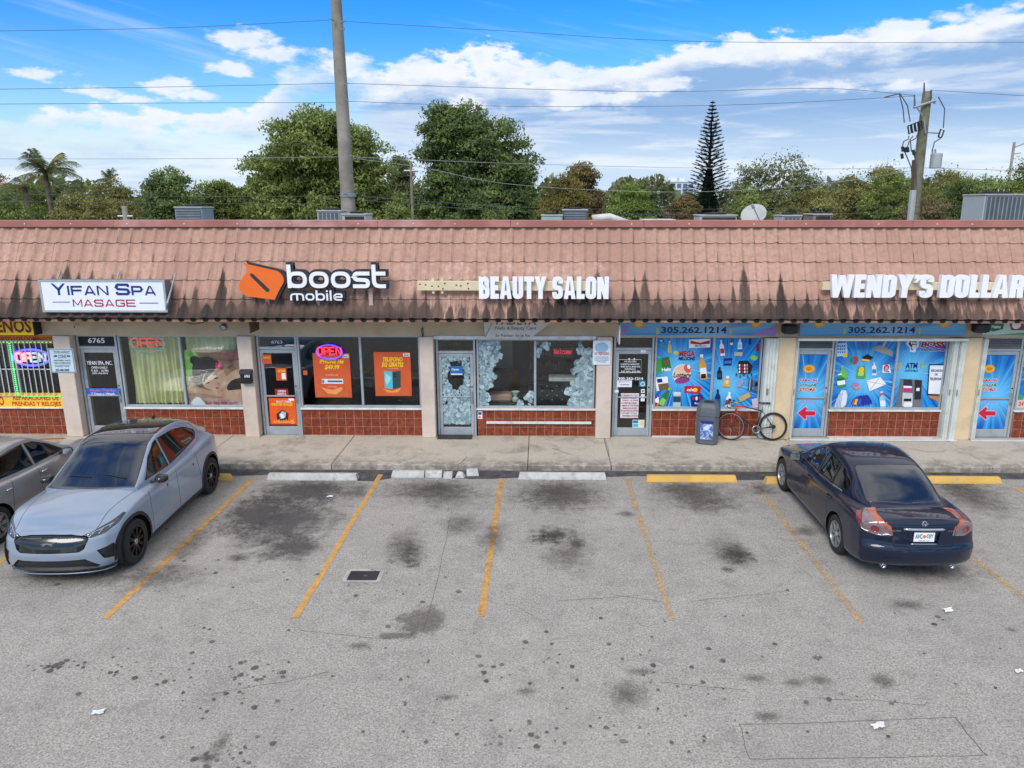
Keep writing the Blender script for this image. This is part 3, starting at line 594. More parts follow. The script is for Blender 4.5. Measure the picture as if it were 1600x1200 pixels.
# litter
lit = pbr('litter_paper', srgb(226, 226, 228), .8, var=.05)
for px, py, s, lab, cat in ((1372, 1136, .07, 'crumpled white paper scrap lying on the asphalt patch near the front', 'paper scrap'), (153, 1115, .06, 'torn white paper scrap on the open asphalt at the lower left', 'paper scrap'), (1481, 955, .07, 'flattened white paper scrap on the asphalt behind the dark blue sedan', 'paper scrap'), (1592, 1050, .05, 'tiny white scrap at the right edge of the lot', 'paper scrap'), (516, 777, .06, 'flattened clear plastic wrapper in the stall before the phone shop', 'wrapper')):
    p = gp(px, py); mb = MB(); n = 5; vs = []
    for i in range(n):
        for j in range(n): vs.append(((i/(n-1)-.5)*2*s+rnd.uniform(-.2, .2)*s, (j/(n-1)-.5)*1.3*s+(i/(n-1)-.5)*s*.7+rnd.uniform(-.2, .2)*s, .012+rnd.uniform(0, .3)*s))
    mb.add(vs, [(i*n+j, (i+1)*n+j, (i+1)*n+j+1, i*n+j+1) for i in range(n-1) for j in range(n-1)])
    o = mb.build('paper_scrap' if cat != 'wrapper' else 'plastic_wrapper', lit, None, smooth=True, label=lab, cat=cat); o.location = (p.x, p.y, .004)

# ================================================================ sidewalk with its slabs and kerb edge
sw = bpy.data.objects.new('sidewalk', None); link(sw, kind='structure')
edges = [-22, -17.6, -13.6]+[gp(x, 700, .13).x for x in (112, 338, 538, 826, 948, 1240, 1500)]+[16, 20]
for i in range(len(edges)-1):
    for y0, y1 in ((15.13, 17.24),):
        s = MB(); s.box(edges[i]+.006, y0, -.01, edges[i+1]-.006, y1, .13+rnd.uniform(-.002, .002), bev=.012); s.build('concrete_slab', m_conc, sw)
mb = MB(); cr = mb
def crackz(pts, w=.012): flatribbon(mb, [gp(x, y, .1335).xy for x, y in pts], w, .1335)
crackz([(730, 713), (722, 722), (700, 735), (685, 742)], .014); crackz([(862, 700), (880, 706), (894, 711)]); crackz([(1322, 697), (1345, 706), (1362, 712)]); crackz([(1420, 700), (1450, 706), (1475, 706)]); crackz([(945, 684), (950, 700), (952, 714)]); crackz([(1405, 700), (1422, 712)])
mb.build('crack', m_crack, sw, fix=False, kind='stuff')
# mat at the salon door
p = gp(711, 683, .13)
mb = MB(); mb.box(-.42, -.17, 0, .42, .17, .014, bev=.004)
dm = thing('doormat', 'dark grey rubber doormat on the sidewalk at the salon door', 'doormat', (p.x, p.y-.01, .1335)); mb.build('mat', pbr('rubber_mat', srgb(58, 56, 58), .9, var=.2, bump=.5, bscale=80), dm)
mb = MB()
for i in range(15): mb.box(-.38+i*.052, -.145, .0142, -.355+i*.052, .145, .018)
mb.build('mat_rib', pbr('rubber_rib', srgb(72, 70, 72), .9, var=.2), dm)

# wheel stops
st_w = pbr('wheel_stop_white', srgb(196, 196, 190), .85, var=.08, bump=.3, dirt=srgb(120, 114, 106), dirtamt=.55, dscale=7)
st_y = pbr('wheel_stop_yellow', srgb(218, 174, 86), .8, var=.1, bump=.3, dirt=srgb(172, 152, 116), dirtamt=.8, dscale=6)
def stop_seg(mb, x0, x1, sk0=.03, sk1=.03, h=.125):
    vs = []
    for x, k in ((x0, -sk0), (x1, sk1)):
        for y, z in ((-.1, 0), (-.095, .03), (-.055, h-.012), (-.04, h), (.04, h), (.055, h-.012), (.095, .03), (.1, 0)): vs.append((x-k*(z/h), y, z))
    mb.add(vs, [(i, i+1, i+9, i+8) for i in range(7)]+[(7, 0, 8, 15), tuple(range(7, -1, -1)), tuple(range(8, 16))])
def wheel_stop(px0, px1, py, mat, lab):
    a, b = gp(px0, py, .06), gp(px1, py, .06); L = (b.x-a.x)/2
    o = thing('wheel_stop', lab, 'wheel stop', ((a.x+b.x)/2, a.y, .0045), R(rnd.uniform(-.4, .4)), 'concrete wheel stops along the kerb')
    mb = MB(); stop_seg(mb, -L, L); mb.build('bar', mat, o)
    for s in (-.6, .6):
        q = MB(); q.lathe([(0, .1275), (.014, .1275), (.014, .120)], 8, Matrix.Translation((s*L, 0, 0))); q.build('bolt', M_['steel'], o)
wheel_stop(419, 560, 744, st_w, 'white concrete wheel stop in front of the phone shop window')
wheel_stop(810, 947, 743, st_w, 'intact white wheel stop in front of the salon window')
wheel_stop(1009, 1150, 747, st_y, 'yellow wheel stop with nothing parked at it, before the trash can')
wheel_stop(1424, 1561, 749, st_y, 'yellow wheel stop partly hidden behind the dark blue sedan')
wheel_stop(222, 362, 745, st_y, 'yellow wheel stop mostly hidden behind the pale blue crossover')
wheel_stop(1195, 1335, 750, st_y, 'yellow wheel stop hidden at the nose of the dark blue sedan')
a, b = gp(612, 740, .06), gp(748, 740, .06); L = b.x-a.x
bs = thing('wheel_stop', 'broken white wheel stop cracked into chunks beside the dark strip', 'wheel stop', (a.x, a.y, .0045), 0, 'concrete wheel stops along the kerb')
for x0, x1, rz, dx, dy in ((0, .38, 0, 0, 0), (.39, .58, .02, .002, -.01), (.60, .70, -.04, .01, -.015), (.86, 1.0, .05, 0, .03)):
    mb = MB(); stop_seg(mb, x0*L, x1*L, .0 if x0 else .03, .03 if x1 == 1 else 0.0); o = mb.build('bar_chunk', st_w, bs); o.rotation_euler.z = rz; o.location = (dx, dy, 0)
o = MB(); o.add([(-.1, -.07, 0), (.09, -.09, 0), (.11, .06, 0), (-.07, .09, 0), (-.06, -.03, .1), (.05, -.04, .12), (.06, .04, .09), (-.04, .05, .11)], [(3, 2, 1, 0), (4, 5, 6, 7), (0, 1, 5, 4), (1, 2, 6, 5), (2, 3, 7, 6), (3, 0, 4, 7)]); o = o.build('bar_chunk', st_w, bs); o.location = (.79*L, -.02, 0)
mb = MB()
for i in range(150):
    s = rnd.choice([.006, .01, .012, .02]); x = rnd.gauss(.55, .22)*L; y = rnd.gauss(-.14, .05); z = .0
    mb.add([(x+rnd.uniform(-s, s), y+rnd.uniform(-s, s), z) for _ in range(3)]+[(x, y, z+s)], [(0, 1, 3), (1, 2, 3), (2, 0, 3), (0, 2, 1)])
mb.build('rubble', st_w, bs, kind='stuff')
# ================================================================ the shop building
BY = 17.25; BACK = 26.6; PF = 17.02
bld = thing('shop_building', 'single storey row of shops under a weathered pink tiled mansard roof', 'building', (0, BY, 0))
bld_loc = Vector((0, BY, 0))
def B(mb, name, mat, parent=None, smooth=False, **kw):
    """link a mesh built in world coordinates under the building or one of its parts"""
    o = mb.build(name, mat, parent or bld, smooth, **kw)
    if parent is None: o.matrix_parent_inverse = Matrix.Translation((0, -BY, 0))
    return o
XL, XR = -19.0, 18.0
wall = M_['stucco']
# band over the shop fronts, side and back walls, flat roof
mb = MB(); mb.box(XL, 17.08, 2.625, XR, 17.55, 3.25); B(mb, 'upper_wall', wall)
mb = MB(); mb.box(XL, 17.3, .0, XL+.2, BACK, 4.7); mb.box(XR-.2, 17.3, 0, XR, BACK, 4.7); mb.box(XL, BACK, 0, XR, BACK+.2, 4.9); B(mb, 'outer_wall', wall)
mb = MB(); mb.box(XL, 17.56, 4.6, XR, BACK, 4.7); B(mb, 'roof_deck', pbr('roof_membrane', srgb(176, 172, 164), .9, var=.1, dirt=srgb(120, 114, 104), dirtamt=.5, dscale=.8))
for x0, x1, mt in ((-11.55, -11.15, 'stucco_pink'), (-7.17, -6.83, 'stucco_pink'), (-2.86, -2.53, 'stucco_pink'), (1.33, 1.69, 'stucco_pink'), (5.57, 5.98, 'stucco_yellow'), (9.90, 10.30, 'stucco_yellow'), (14.2, 14.6, 'stucco_yellow'), (-15.9, -15.5, 'stucco_pink')):
    mb = MB(); mb.box(x0, PF, .131, x1, 17.6, 2.62, bev=.012); B(mb, 'pillar', M_[mt])
    if mt == 'stucco_yellow': pass
# upper wall over the dollar shop is painted cream; soffit under the eave
mb = MB(); mb.box(XL, MY0+.05, 3.10, XR, 17.08, 3.13); B(mb, 'soffit', pbr('soffit_board', srgb(150, 130, 112), .9, var=.12))
mb = MB(); mb.prism([(MY0+.04, MZ0), (17.56, MZ0), (17.56, MZ1), (MY1+.02, MZ1)], XL, XR, 'yz')
man = B(mb, 'mansard_roof', pbr('roof_underlay', srgb(84, 66, 58), .95, var=.2))
# parapet cap
capm = pbr('cap_flashing', srgb(172, 112, 100), .6, var=.12, vscale=1.2, dirt=srgb(200, 164, 160), dirtamt=.95, dscale=.3)
x = XL; k = 0
while x < XR:
    x2 = min(XR, x+3.05); mb = MB(); mb.box(x+.004, 17.22, 5.17, x2-.004, 17.62, 5.285+.004*(k % 2), bev=.01); mb.box(x+.004, 17.21, 5.135, x2-.004, 17.24, 5.22); B(mb, 'parapet_cap', capm); x = x2; k += 1
mb = MB()
for i in range(26): mb.lathe([(0, .012), (.012, .01), (.018, 0)], 6, Matrix.Translation((-16+i*1.3+rnd.uniform(-.3, .3), 17.205, 5.20)) @ Matrix.Rotation(R(90), 4, 'X'))
B(mb, 'cap_screw', pbr('screw_white', srgb(230, 226, 220), .6, var=0), kind='stuff')
# roof tiles: S-shaped pantiles laid in five courses
m_tile = roof_tile_mat()
sl = Vector((0, MY1-MY0, MZ1-MZ0)); LEN = sl.length; up = sl.normalized(); nrm = Vector((0, -up.z, up.y)); CL = LEN/5
def tile_mesh():
    mb = MB(); n = 9; vs = []; L = CL+.05; w = TPITCH
    def hgt(t): return .026*math.cos(2*math.pi*(t-.42))+.012*math.cos(4*math.pi*(t-.42))
    for lift, v in ((.030, 0.0), (.004, L)):
        for i in range(n): t = i/(n-1); vs.append(Vector((t*w-.001, 0, 0))+up*v+nrm*(hgt(t)+.035+lift))
    for i in range(n): t = i/(n-1); vs.append(Vector((t*w-.001, 0, 0))+nrm*(hgt(t)+.035+.010)+up*.004)
    fs = [(i, i+1, n+i+1, n+i) for i in range(n-1)]+[(2*n+i, 2*n+i+1, i+1, i) for i in range(n-1)]
    mb.add(vs, fs); return mb
tm = tile_mesh(); tme = tm.mesh('roof_tile', m_tile, smooth=False)
bm = bmesh.new(); bm.from_mesh(tme); bmesh.ops.recalc_face_normals(bm, faces=bm.faces)
for e in bm.edges: e.smooth = not (len(e.link_faces) == 2 and e.calc_face_angle(0) > R(50))
for f in bm.faces: f.smooth = True
bm.to_mesh(tme); bm.free()
ncol0 = int((XL-TX0)/TPITCH)-1; ncol1 = int((XR-TX0)/TPITCH)
rest = MB(); cnt = 0
for row in range(5):
    for c in range(ncol0, ncol1):
        x = TX0+c*TPITCH
        if x < XL or x+TPITCH > XR: continue
        base = Vector((x, MY0, MZ0))+up*(row*CL)
        y_vis = MY0+row*CL*up.y; lim = 12.0+row*.25
        if abs(x+.2) < lim and cnt < 300 and row < 4:
            o = bpy.data.objects.new('roof_tile', tme); link(o, man); o.location = base+Vector((0, 0, 0))+nrm*rnd.uniform(-.003, .004)+up*rnd.uniform(-.006, .006); o.rotation_euler = (0, rnd.uniform(-.004, .004), 0); cnt += 1
        else:
            dv = nrm*rnd.uniform(-.003, .004)+up*rnd.uniform(-.006, .006)
            rest.add([Vector(v)+base+dv for v in tm.v], tm.f)
ro = rest.build('roof_tile_course', m_tile, man, kind='stuff')
bm = bmesh.new(); bm.from_mesh(ro.data)
for e in bm.edges: e.smooth = not (len(e.link_faces) == 2 and e.calc_face_angle(0) > R(50))
for f in bm.faces: f.smooth = True
bm.to_mesh(ro.data); bm.free()
# black discs painting the shade in the open ends under the eave tiles
mb = MB(); mb.box(XL, MY0-.02, 3.065, XR, MY0+.05, 3.115); B(mb, 'eave_board', pbr('eave_board', srgb(150, 116, 100), .9, var=.2, dirt=srgb(70, 58, 52), dirtamt=.7, dscale=2))
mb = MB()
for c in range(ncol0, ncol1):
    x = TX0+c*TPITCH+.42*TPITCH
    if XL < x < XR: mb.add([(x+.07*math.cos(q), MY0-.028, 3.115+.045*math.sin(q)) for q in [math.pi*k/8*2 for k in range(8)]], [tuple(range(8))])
B(mb, 'tile_gap_shade', pbr('tile_shade_black', (.01, .009, .008, 1), 1, var=0), kind='stuff')

# interior: one deep room per shop behind the glass
rooms = [(-15.5, -11.4), (-11.3, -7.05), (-7.0, -2.7), (-2.65, 1.45), (1.5, 5.75), (5.8, 10.05), (10.1, 14.4)]
for x0, x1 in rooms:
    mb = MB(); z0, z1, y0, y1 = .06, 2.9, 17.6, 22.5
    mb.add([(x0, y0-.25, z0+.08), (x1, y0-.25, z0+.08), (x1, y1, z0+.08), (x0, y1, z0+.08)], [(0, 1, 2, 3)]); mb.cur = 1
    mb.add([(x0, y1, z0), (x1, y1, z0), (x1, y1, z1), (x0, y1, z1)], [(0, 1, 2, 3)]); mb.add([(x0, y0, z0), (x0, y1, z0), (x0, y1, z1), (x0, y0, z1)], [(0, 1, 2, 3)]); mb.add([(x1, y0, z0), (x1, y1, z0), (x1, y1, z1), (x1, y0, z1)], [(0, 1, 2, 3)]); mb.add([(x0, y0-.3, z1), (x1, y0-.3, z1), (x1, y1, z1), (x0, y1, z1)], [(0, 1, 2, 3)])
    B(mb, 'shop_room', [M_['room_floor'], M_['room_wall']], fix=False)

# shop front pieces
tile_me = MB().box(0, -.009, 0, .199, 0, .2035, bev=.004).mesh('tile', M_['redtile'])
def knee_wall(x0, x1, plain=False):
    mb = MB(); mb.box(x0, 17.196, .131, x1, 17.42, .79); k = B(mb, 'knee_wall', M_['grout'])
    n = max(1, round((x1-x0)/.208)); pw = (x1-x0)/n
    for i in range(n):
        for j in range(3):
            if x0+i*pw < -14.6 or x0+i*pw > 12.6: continue
            o = bpy.data.objects.new('tile', tile_me); link(o, k); o.location = (x0+i*pw+.004, 17.2-rnd.uniform(0, .0015), .150+j*.2145); o.scale = ((pw-.008)/.2, 1, 1)
    mb = MB(); mb.box(x0-.03, 17.15, .792, x1+.03, 17.25, .832, bev=.006); B(mb, 'window_sill', M_['white_trim'], k)
    return k
def window(x0, x1, mull, z0=.834, z1=2.62, glass=True):
    mb = MB(); t = .045; ya, yb = 17.215, 17.30
    mb.box(x0, ya, z0, x0+t, yb, z1, bev=.005); mb.box(x1-t, ya, z0, x1, yb, z1, bev=.005)
    mb.box(x0+t, ya+.002, z0, x1-t, yb, z0+.05, bev=.005); mb.box(x0+t, ya+.002, z1-.05, x1-t, yb, z1, bev=.005)
    for m in mull: mb.box(m-.028, ya-.004, z0+.05, m+.028, yb, z1-.05, bev=.005)
    w = B(mb, 'window', M_['alu']); xs = [x0+t]+sum([[m-.028, m+.028] for m in mull], [])+[x1-t]
    for i in range(0, len(xs), 2):
        p = MB(); p.box(xs[i], 17.255, z0+.05, xs[i+1], 17.261, z1-.05); B(p, 'pane', M_['glass'], w)
    return w
def door(x0, x1, ztr=2.29, ztop=2.62, side='R', yo=17.25, z0=.135, bot=.28):
    t = .05; mb = MB(); ya, yb = yo-.03, yo+.06
    mb.box(x0, ya, z0, x0+t, yb, ztop, bev=.005); mb.box(x1-t, ya, z0, x1, yb, ztop, bev=.005); mb.box(x0+t, ya+.003, ztop-.05, x1-t, yb, ztop, bev=.005); mb.box(x0+t, ya+.003, ztr-.02, x1-t, yb, ztr+.04, bev=.005)
    fr = B(mb, 'door_frame', M_['alu']); p = MB(); p.box(x0+t, yo+.01, ztr+.04, x1-t, yo+.016, ztop-.05); B(p, 'transom_pane', M_['glass'], fr)
    s = .075; a, b, c, d = x0+t+.006, x1-t-.006, z0+.01, ztr-.026; yc, yd = yo-.012, yo+.035
    mb = MB(); mb.box(a, yc, c, a+s, yd, d, bev=.006); mb.box(b-s, yc, c, b, yd, d, bev=.006); mb.box(a+s, yc+.002, c, b-s, yd, c+bot*.7, bev=.006); mb.box(a+s, yc+.002, d-.09, b-s, yd, d, bev=.006); mb.box(a+s, yc-.03, 1.10, b-s, yc-.005, 1.135, bev=.006)
    mb.box(a+s*.3, yc-.006, 1.09, a+s, yc-.002, 1.15); mb.box(b-s, yc-.006, 1.09, b-s*.3, yc-.002, 1.15)
    dr = B(mb, 'door', M_['alu']); p = MB(); p.box(a+s, yo+.008, c+bot*.7, b-s, yo+.014, d-.09); B(p, 'pane', M_['glass'], dr)
    hx = a+s*.5 if side == 'L' else b-s*.5
    h = MB(); h.tube([(hx, yc, 1.0), (hx, yc-.05, 1.02), (hx, yc-.055, 1.12), (hx, yc-.05, 1.22), (hx, yc, 1.24)], .012, 8); h.box(hx-.02, yc-.012, .93, hx+.02, yc-.001, 1.0, bev=.004); B(h, 'handle', M_['steel'], dr)
    h = MB(); h.lathe([(0, .012), (.018, .012), (.02, 0)], 12, Matrix.Translation((hx, yc, 1.36)) @ Matrix.Rotation(R(90), 4, 'X')); B(h, 'lock', M_['black'], dr)
    mb = MB(); mb.box(x0, yo-.06, .131, x1, yo+.06, .134+.012, bev=.003); B(mb, 'threshold', M_['steel'])
    return dr
# pawn shop, cut by the frame on the left
knee_wall(-15.5, -11.56); w0 = window(-15.5, -11.62, [-12.66, -14.1], 1.10)
mb = MB(); mb.box(-15.5, 17.2, .833, -11.57, 17.3, 1.10); B(mb, 'window_board', pbr('sign_yellow_board', srgb(226, 170, 60), .6, var=.05))
mb = MB(); mb.box(-15.5, 17.14, .80, -11.57, 17.2, .815); B(mb, 'sill_trim', M_['white_trim'])
# spa
door(-11.12, -10.15); knee_wall(-10.12, -7.17); window(-10.12, -7.19, [-8.64])
# phone shop
door(-6.79, -5.83); knee_wall(-5.80, -2.87); window(-5.82, -2.88, [-4.31])
# salon
door(-2.50, -1.56, ztr=2.20, ztop=2.55); knee_wall(-1.52, 1.32); window(-1.53, 1.30, [-.13], z1=2.55)
mb = MB(); mb.box(-2.52, 17.04, 2.555, 1.31, 17.12, 2.64, bev=.008); B(mb, 'head_trim', M_['white_trim'])
p0, p1 = wp(760, 660, 17.16), wp(924, 660, 17.16)
mb = MB(); mb.box(p0.x, 17.13, p0.z-.03, p1.x, 17.188, p0.z+.025, bev=.006); B(mb, 'rail', M_['white_trim'])
# dollar shop, left bay
door(1.74, 2.70); knee_wall(2.72, 5.26); window(2.72, 5.26, [4.11])
mb = MB(); mb.box(2.72, 17.12, .131, 5.26, 17.199, .16, bev=.004); mb.box(6.97, 17.0, .131, 9.85, 17.199, .165, bev=.004); B(mb, 'base_strip', M_['white_trim'])
# dollar shop, right bay
door(6.03, 6.95); knee_wall(6.97, 9.62); window(6.97, 9.62, [8.45])
door(10.42, 11.38); knee_wall(11.4, 14.2); window(11.4, 14.2, [12.8])
# folded accordion shutters stacked at the jambs, with their tracks
shut = pbr('shutter_white', srgb(214, 218, 212), .55, var=.05, dirt=srgb(160, 160, 152), dirtamt=.4, dscale=4)
def shutter(x0, x1, y0=16.98, y1=17.2, n=4, z0=.16, z1=2.6):
    mb = MB(); pts = []
    for i in range(n*2+1): pts.append((x0+(x1-x0)*i/(n*2), y0 if i % 2 == 0 else y0+.045))
    for i in range(n*2):
        (xa, ya), (xb, yb) = pts[i], pts[i+1]; mb.add([(xa, ya, z0), (xb, yb, z0), (xb, yb, z1), (xa, ya, z1)], [(0, 1, 2, 3)])
    mb.box(x0, y0+.05, z0, x1, y1, z1, bev=.004); s = B(mb, 'storm_shutter', shut)
    k = MB(); k.box(x0+(x1-x0)*.3, y0-.012, 1.25, x0+(x1-x0)*.42, y0+.01, 1.4, bev=.003); B(k, 'latch', M_['steel'], s)
    return s
shutter(5.27, 5.56); shutter(9.62, 9.74, n=2); shutter(9.76, 9.89, n=2, y0=16.93); shutter(5.985, 6.03, n=1); shutter(10.31, 10.41, n=2)
mb = MB(); mb.box(5.98, 16.9, 2.56, 9.9, 17.02, 2.62, bev=.004); B(mb, 'shutter_track', shut)
for x0, x1 in ((5.98, 9.95), (10.3, 14.2)): mb = MB(); mb.box(x0, 16.9, .135, x1, 16.985, .16, bev=.004); B(mb, 'shutter_track', shut)
# steel hook brackets under the eave
# ================================================================ signs on the mansard
def sign_thing(name, label, cat, c, group=None): return thing(name, label, cat, c, 0, group)
def local(mb, c): mb.v = [(v[0]-c[0], v[1]-c[1], v[2]-c[2]) for v in mb.v]; return mb
def part(mb, name, mats, t, smooth=False, fix=True, **kw):
    """world-coordinate mesh made a part of thing t"""
    return local(mb, t.location).build(name, mats, t, smooth, fix, **kw)
def tprint(P, name, t, **kw): return part(P.mb, name, P.mats, t, fix=False, **kw)
white_l = pbr('letter_white', srgb(244, 244, 248), .4, var=.02); dark_l = pbr('letter_return_dark', srgb(44, 46, 54), .5, var=.05)
white_face = pbr('sign_face_white', srgb(236, 240, 244), .35, var=.02); cream = pbr('raceway_cream', srgb(224, 208, 172), .6, var=.05, dirt=srgb(170, 150, 120), dirtamt=.3, dscale=6)
# --- spa box sign
YS = 16.28
a, b = wp(68, 487, YS), wp(256, 438, YS)
sp = thing('spa_sign', 'white box sign with navy and crimson lettering bolted to the tiled roof', 'box sign', ((a.x+b.x)/2, 16.4, a.z))
mb = MB(); mb.box(a.x, YS+.01, a.z, b.x, YS+.30, b.z, bev=.01); part(mb, 'cabinet', pbr('cabinet_grey', srgb(118, 122, 130), .5, .2, var=.05), sp)
mb = MB(); f = .035
mb.box(a.x-.01, YS-.012, a.z-.01, b.x+.01, YS+.008, a.z+f); mb.box(a.x-.01, YS-.012, b.z-f, b.x+.01, YS+.008, b.z+.01); mb.box(a.x-.01, YS-.011, a.z+f, a.x+f, YS+.008, b.z-f); mb.box(b.x-f, YS-.011, a.z+f, b.x+.01, YS+.008, b.z-f)
part(mb, 'frame', M_['alu'], sp)
mb = MB(); mb.box(a.x+f, YS-.002, a.z+f, b.x-f, YS+.006, b.z-f); part(mb, 'face', white_face, sp)
navy = ink(22, 48, 128); crim = ink(176, 24, 84)
def line_text(mb, s, px0, px1, base, top, Y, y0, y1, widths, t, gap, r=.3, small=None, stretch=None):
    """set a line of block letters into the span px0..px1"""
    A, Bq = wp(px0, base, Y), wp(px1, top, Y); H = Bq.z-A.z; tot = 0; ws = []
    for i, ch in enumerate(s):
        if ch == ' ': ws.append(widths.get(' ', .4)); tot += ws[-1]; continue
        k = (small if small and i not in stretch else 1.0); w = widths.get(ch, widths['*'])*k; ws.append(w); tot += w+gap
    tot -= gap; hx = (Bq.x-A.x)/tot; x = A.x
    for i, ch in enumerate(s):
        if ch == ' ': x += ws[i]*hx; continue
        k = (small if small and i not in stretch else 1.0); tt = t/k if False else t
        m = mb if isinstance(mb, MB) else MB()
        glyph_solid(m, ch, ws[i]/k, tt, x, A.z, hx*k, H*k, y0, y1, r)
        if not isinstance(mb, MB): mb(m, ch)
        x += (ws[i]+gap)*hx
m1 = MB(); line_text(m1, 'YIFAN SPA', 82, 242, 461, 443, YS, YS-.009, YS-.004, {'*': 1.25, 'I': .2, ' ': .5}, .2, .16, .25, .80, (0, 6)); part(m1, 'lettering', navy, sp)
m1 = MB(); line_text(m1, 'MASAGE', 115, 211, 479, 468, YS, YS-.009, YS-.004, {'*': 1.3}, .17, .22, .25); part(m1, 'lettering', crim, sp)
P = Print(YS-.004); P.box(82, 471.5, 109, 472.6, ink(60, 40, 110)); P.box(218, 473, 247, 474.2, ink(60, 40, 110)); tprint(P, 'rule', sp)
for px in (88, 181): mb = MB(); q = wp(px, 425, 16.6); mb.tube([(q.x, 16.75, q.z), (q.x, 16.60, b.z-.02), (q.x, 16.56, a.z-.1)], .022, 6); part(mb, 'bracket', M_['steel'], sp)
mb = MB(); q = wp(271, 428, 16.5); mb.tube([(q.x, 16.60, q.z), (q.x-.06, 16.2, b.z-.5), (q.x-.16, 16.3, a.z+.03)], .02, 6); part(mb, 'bracket', M_['steel'], sp)

# --- phone shop sign: flag mark and rounded lower-case letters
YS = 16.30
c = wp(480, 470, YS); bt = thing('phone_shop_sign', 'orange flag mark and rounded white lower case letters with dark edges on the roof', 'channel letter sign', (c.x, 16.4, c.z))
def pxpoly(px, Y): return [(wp(x, y, Y).x, wp(x, y, Y).z) for x, y in px]
flag = [(379, 409), (383, 412), (436, 424, 6), (446, 437, 8), (437, 452, 5), (429.5, 468.5), (381, 462, 8), (371.5, 447, 7), (380, 432, 5), (389, 422)]
flag = [(x, y) for x, y in [(v.x, v.y) for v in rounded(flag, 1.5, 4, True)]]
def shift(p, dx, dy, g=0): cx = sum(a[0] for a in p)/len(p); cy = sum(a[1] for a in p)/len(p); return [(cx+(x-cx)*(1+g)+dx, cy+(y-cy)*(1+g)+dy) for x, y in p]
mb = MB(); mb.prism(pxpoly(shift(flag, 4, -1, .03), YS), YS+.02, YS+.16); part(mb, 'flag_return', dark_l, bt)
fo = pxpoly(flag, YS); slot = pxpoly([(391, 427), (396, 428), (421, 452), (421, 455), (417, 456), (391.5, 431)], YS)
mb = MB(); mb.prism(fo, YS-.01, YS+.018); part(mb, 'flag_face', pbr('flag_orange', srgb(240, 112, 36), .4, var=.03), bt)
mb = MB(); mb.prism(slot, YS-.018, YS-.011); part(mb, 'flag_slot', dark_l, bt)
def boostline(s, px0, px1, py0, py1, widths, t, gap, r):
    A, Bq = wp(px0, py1, YS), wp(px1, py0, YS); H = Bq.z-A.z; tot = sum(widths.get(q, widths['*'])+gap for q in s)-gap; hx = (Bq.x-A.x)/tot; x = A.x
    for ch in s:
        w = widths.get(ch, widths['*'])
        m = MB(); glyph_solid(m, ch, w, t, x, A.z, hx, H, YS-.01, YS+.02, r)
        L = part(m, 'letter', white_l, bt)
        m = MB(); gx = .035
        for dx, dz, k in ((-.02, -.02, 0), (.045, -.02, .0031), (.045, .045, .0062), (-.02, .045, .0093), (.0, .0, .0124)): glyph_solid(m, ch, w, t*1.15, x+dx, A.z+dz, hx, H, YS+.024+k, YS+.15+k, r)
        q = m.build('letter_return', dark_l, None); q.data.transform(Matrix.Translation(-bt.location)); q.parent = L
        x += (w+gap)*hx
boostline('boost', 450, 602, 424.5, 450, {'*': 1.15, 's': 1.0, 't': .8}, .23, .13, .42)
boostline('mobile', 454, 535, 458.5, 469.5, {'*': 1.05, 'm': 1.6, 'i': .25, 'l': .25}, .2, .16, .4)
for px in (415, 494, 578):
    mb = MB(); q = wp(px, 460, 16.4); q2 = wp(px+2, 478, 16.4); mb.box(q.x-.045, YS+.16, q2.z, q.x+.045, 16.62, q.z+.25, bev=.004); part(mb, 'bracket', pbr('bracket_pink', srgb(200, 172, 160), .6), bt)

# --- salon letters on what is left of the raceway
YS = 16.40
c = wp(850, 466, YS); ss_ = thing('salon_sign', 'white block letters BEAUTY SALON with a bare cream raceway sticking out left', 'channel letter sign', (c.x, 16.5, c.z))
a, b = wp(652, 454, YS), wp(948, 439.5, YS)
mb = MB(); mb.box(a.x, YS, a.z, b.x, YS+.12, b.z, bev=.006); part(mb, 'raceway', cream, ss_)
P = Print(YS-.0015)
for px, py in ((656, 444), (665, 445), (675, 447), (685, 447.5), (695, 443), (692, 451), (713, 445.5), (720, 446.5), (731, 443), (732, 451)): P.oval(px, py, 1.3, 1.2, M_['black'], 8)
tprint(P, 'hole', ss_, kind='stuff')
mb = MB()
for px in (676, 690): q = wp(px, 447, YS); mb.box(q.x-.02, YS+.03, a.z-.07, q.x+.03, YS+.06, b.z+.07)
part(mb, 'clip', cream, ss_)
def impact(t, s, px0, px1, py0, py1, YS, widths, tk, gap, depth=.10):
    def put(m, ch): part(m, 'letter', [white_l], t)
    line_text(lambda m, ch: put(m, ch), s, px0, px1, py1, py0, YS, YS-depth, YS-.004, widths, tk, gap, .12)
impact(ss_, 'BEAUTY SALON', 749, 951, 432, 466, YS-.01, {'*': .50, 'A': .56, 'Y': .54, 'E': .40, 'L': .38, 'T': .46, 'N': .54, ' ': .24}, .215, .045)
c = wp(1445, 466, YS); ws_ = thing('dollar_shop_sign', 'largest white block letters, ending in DOLLAR, at the right end of the roof', 'channel letter sign', (c.x, 16.5, c.z))
a, b = wp(1285, 453, YS), wp(1600, 441, YS)
mb = MB(); mb.box(a.x, YS, a.z, b.x+.6, YS+.12, b.z, bev=.006); part(mb, 'raceway', cream, ws_)
impact(ws_, "WENDY'S DOLLAR", 1293, 1598, 429, 464, YS-.01, {'*': .50, 'W': .84, 'A': .58, 'Y': .56, 'E': .40, 'L': .38, 'N': .54, "'": .17, ' ': .22}, .215, .042, .12)
mb = MB(); a, b = wp(1295, 467, YS+.11), wp(1600, 430, YS+.11)

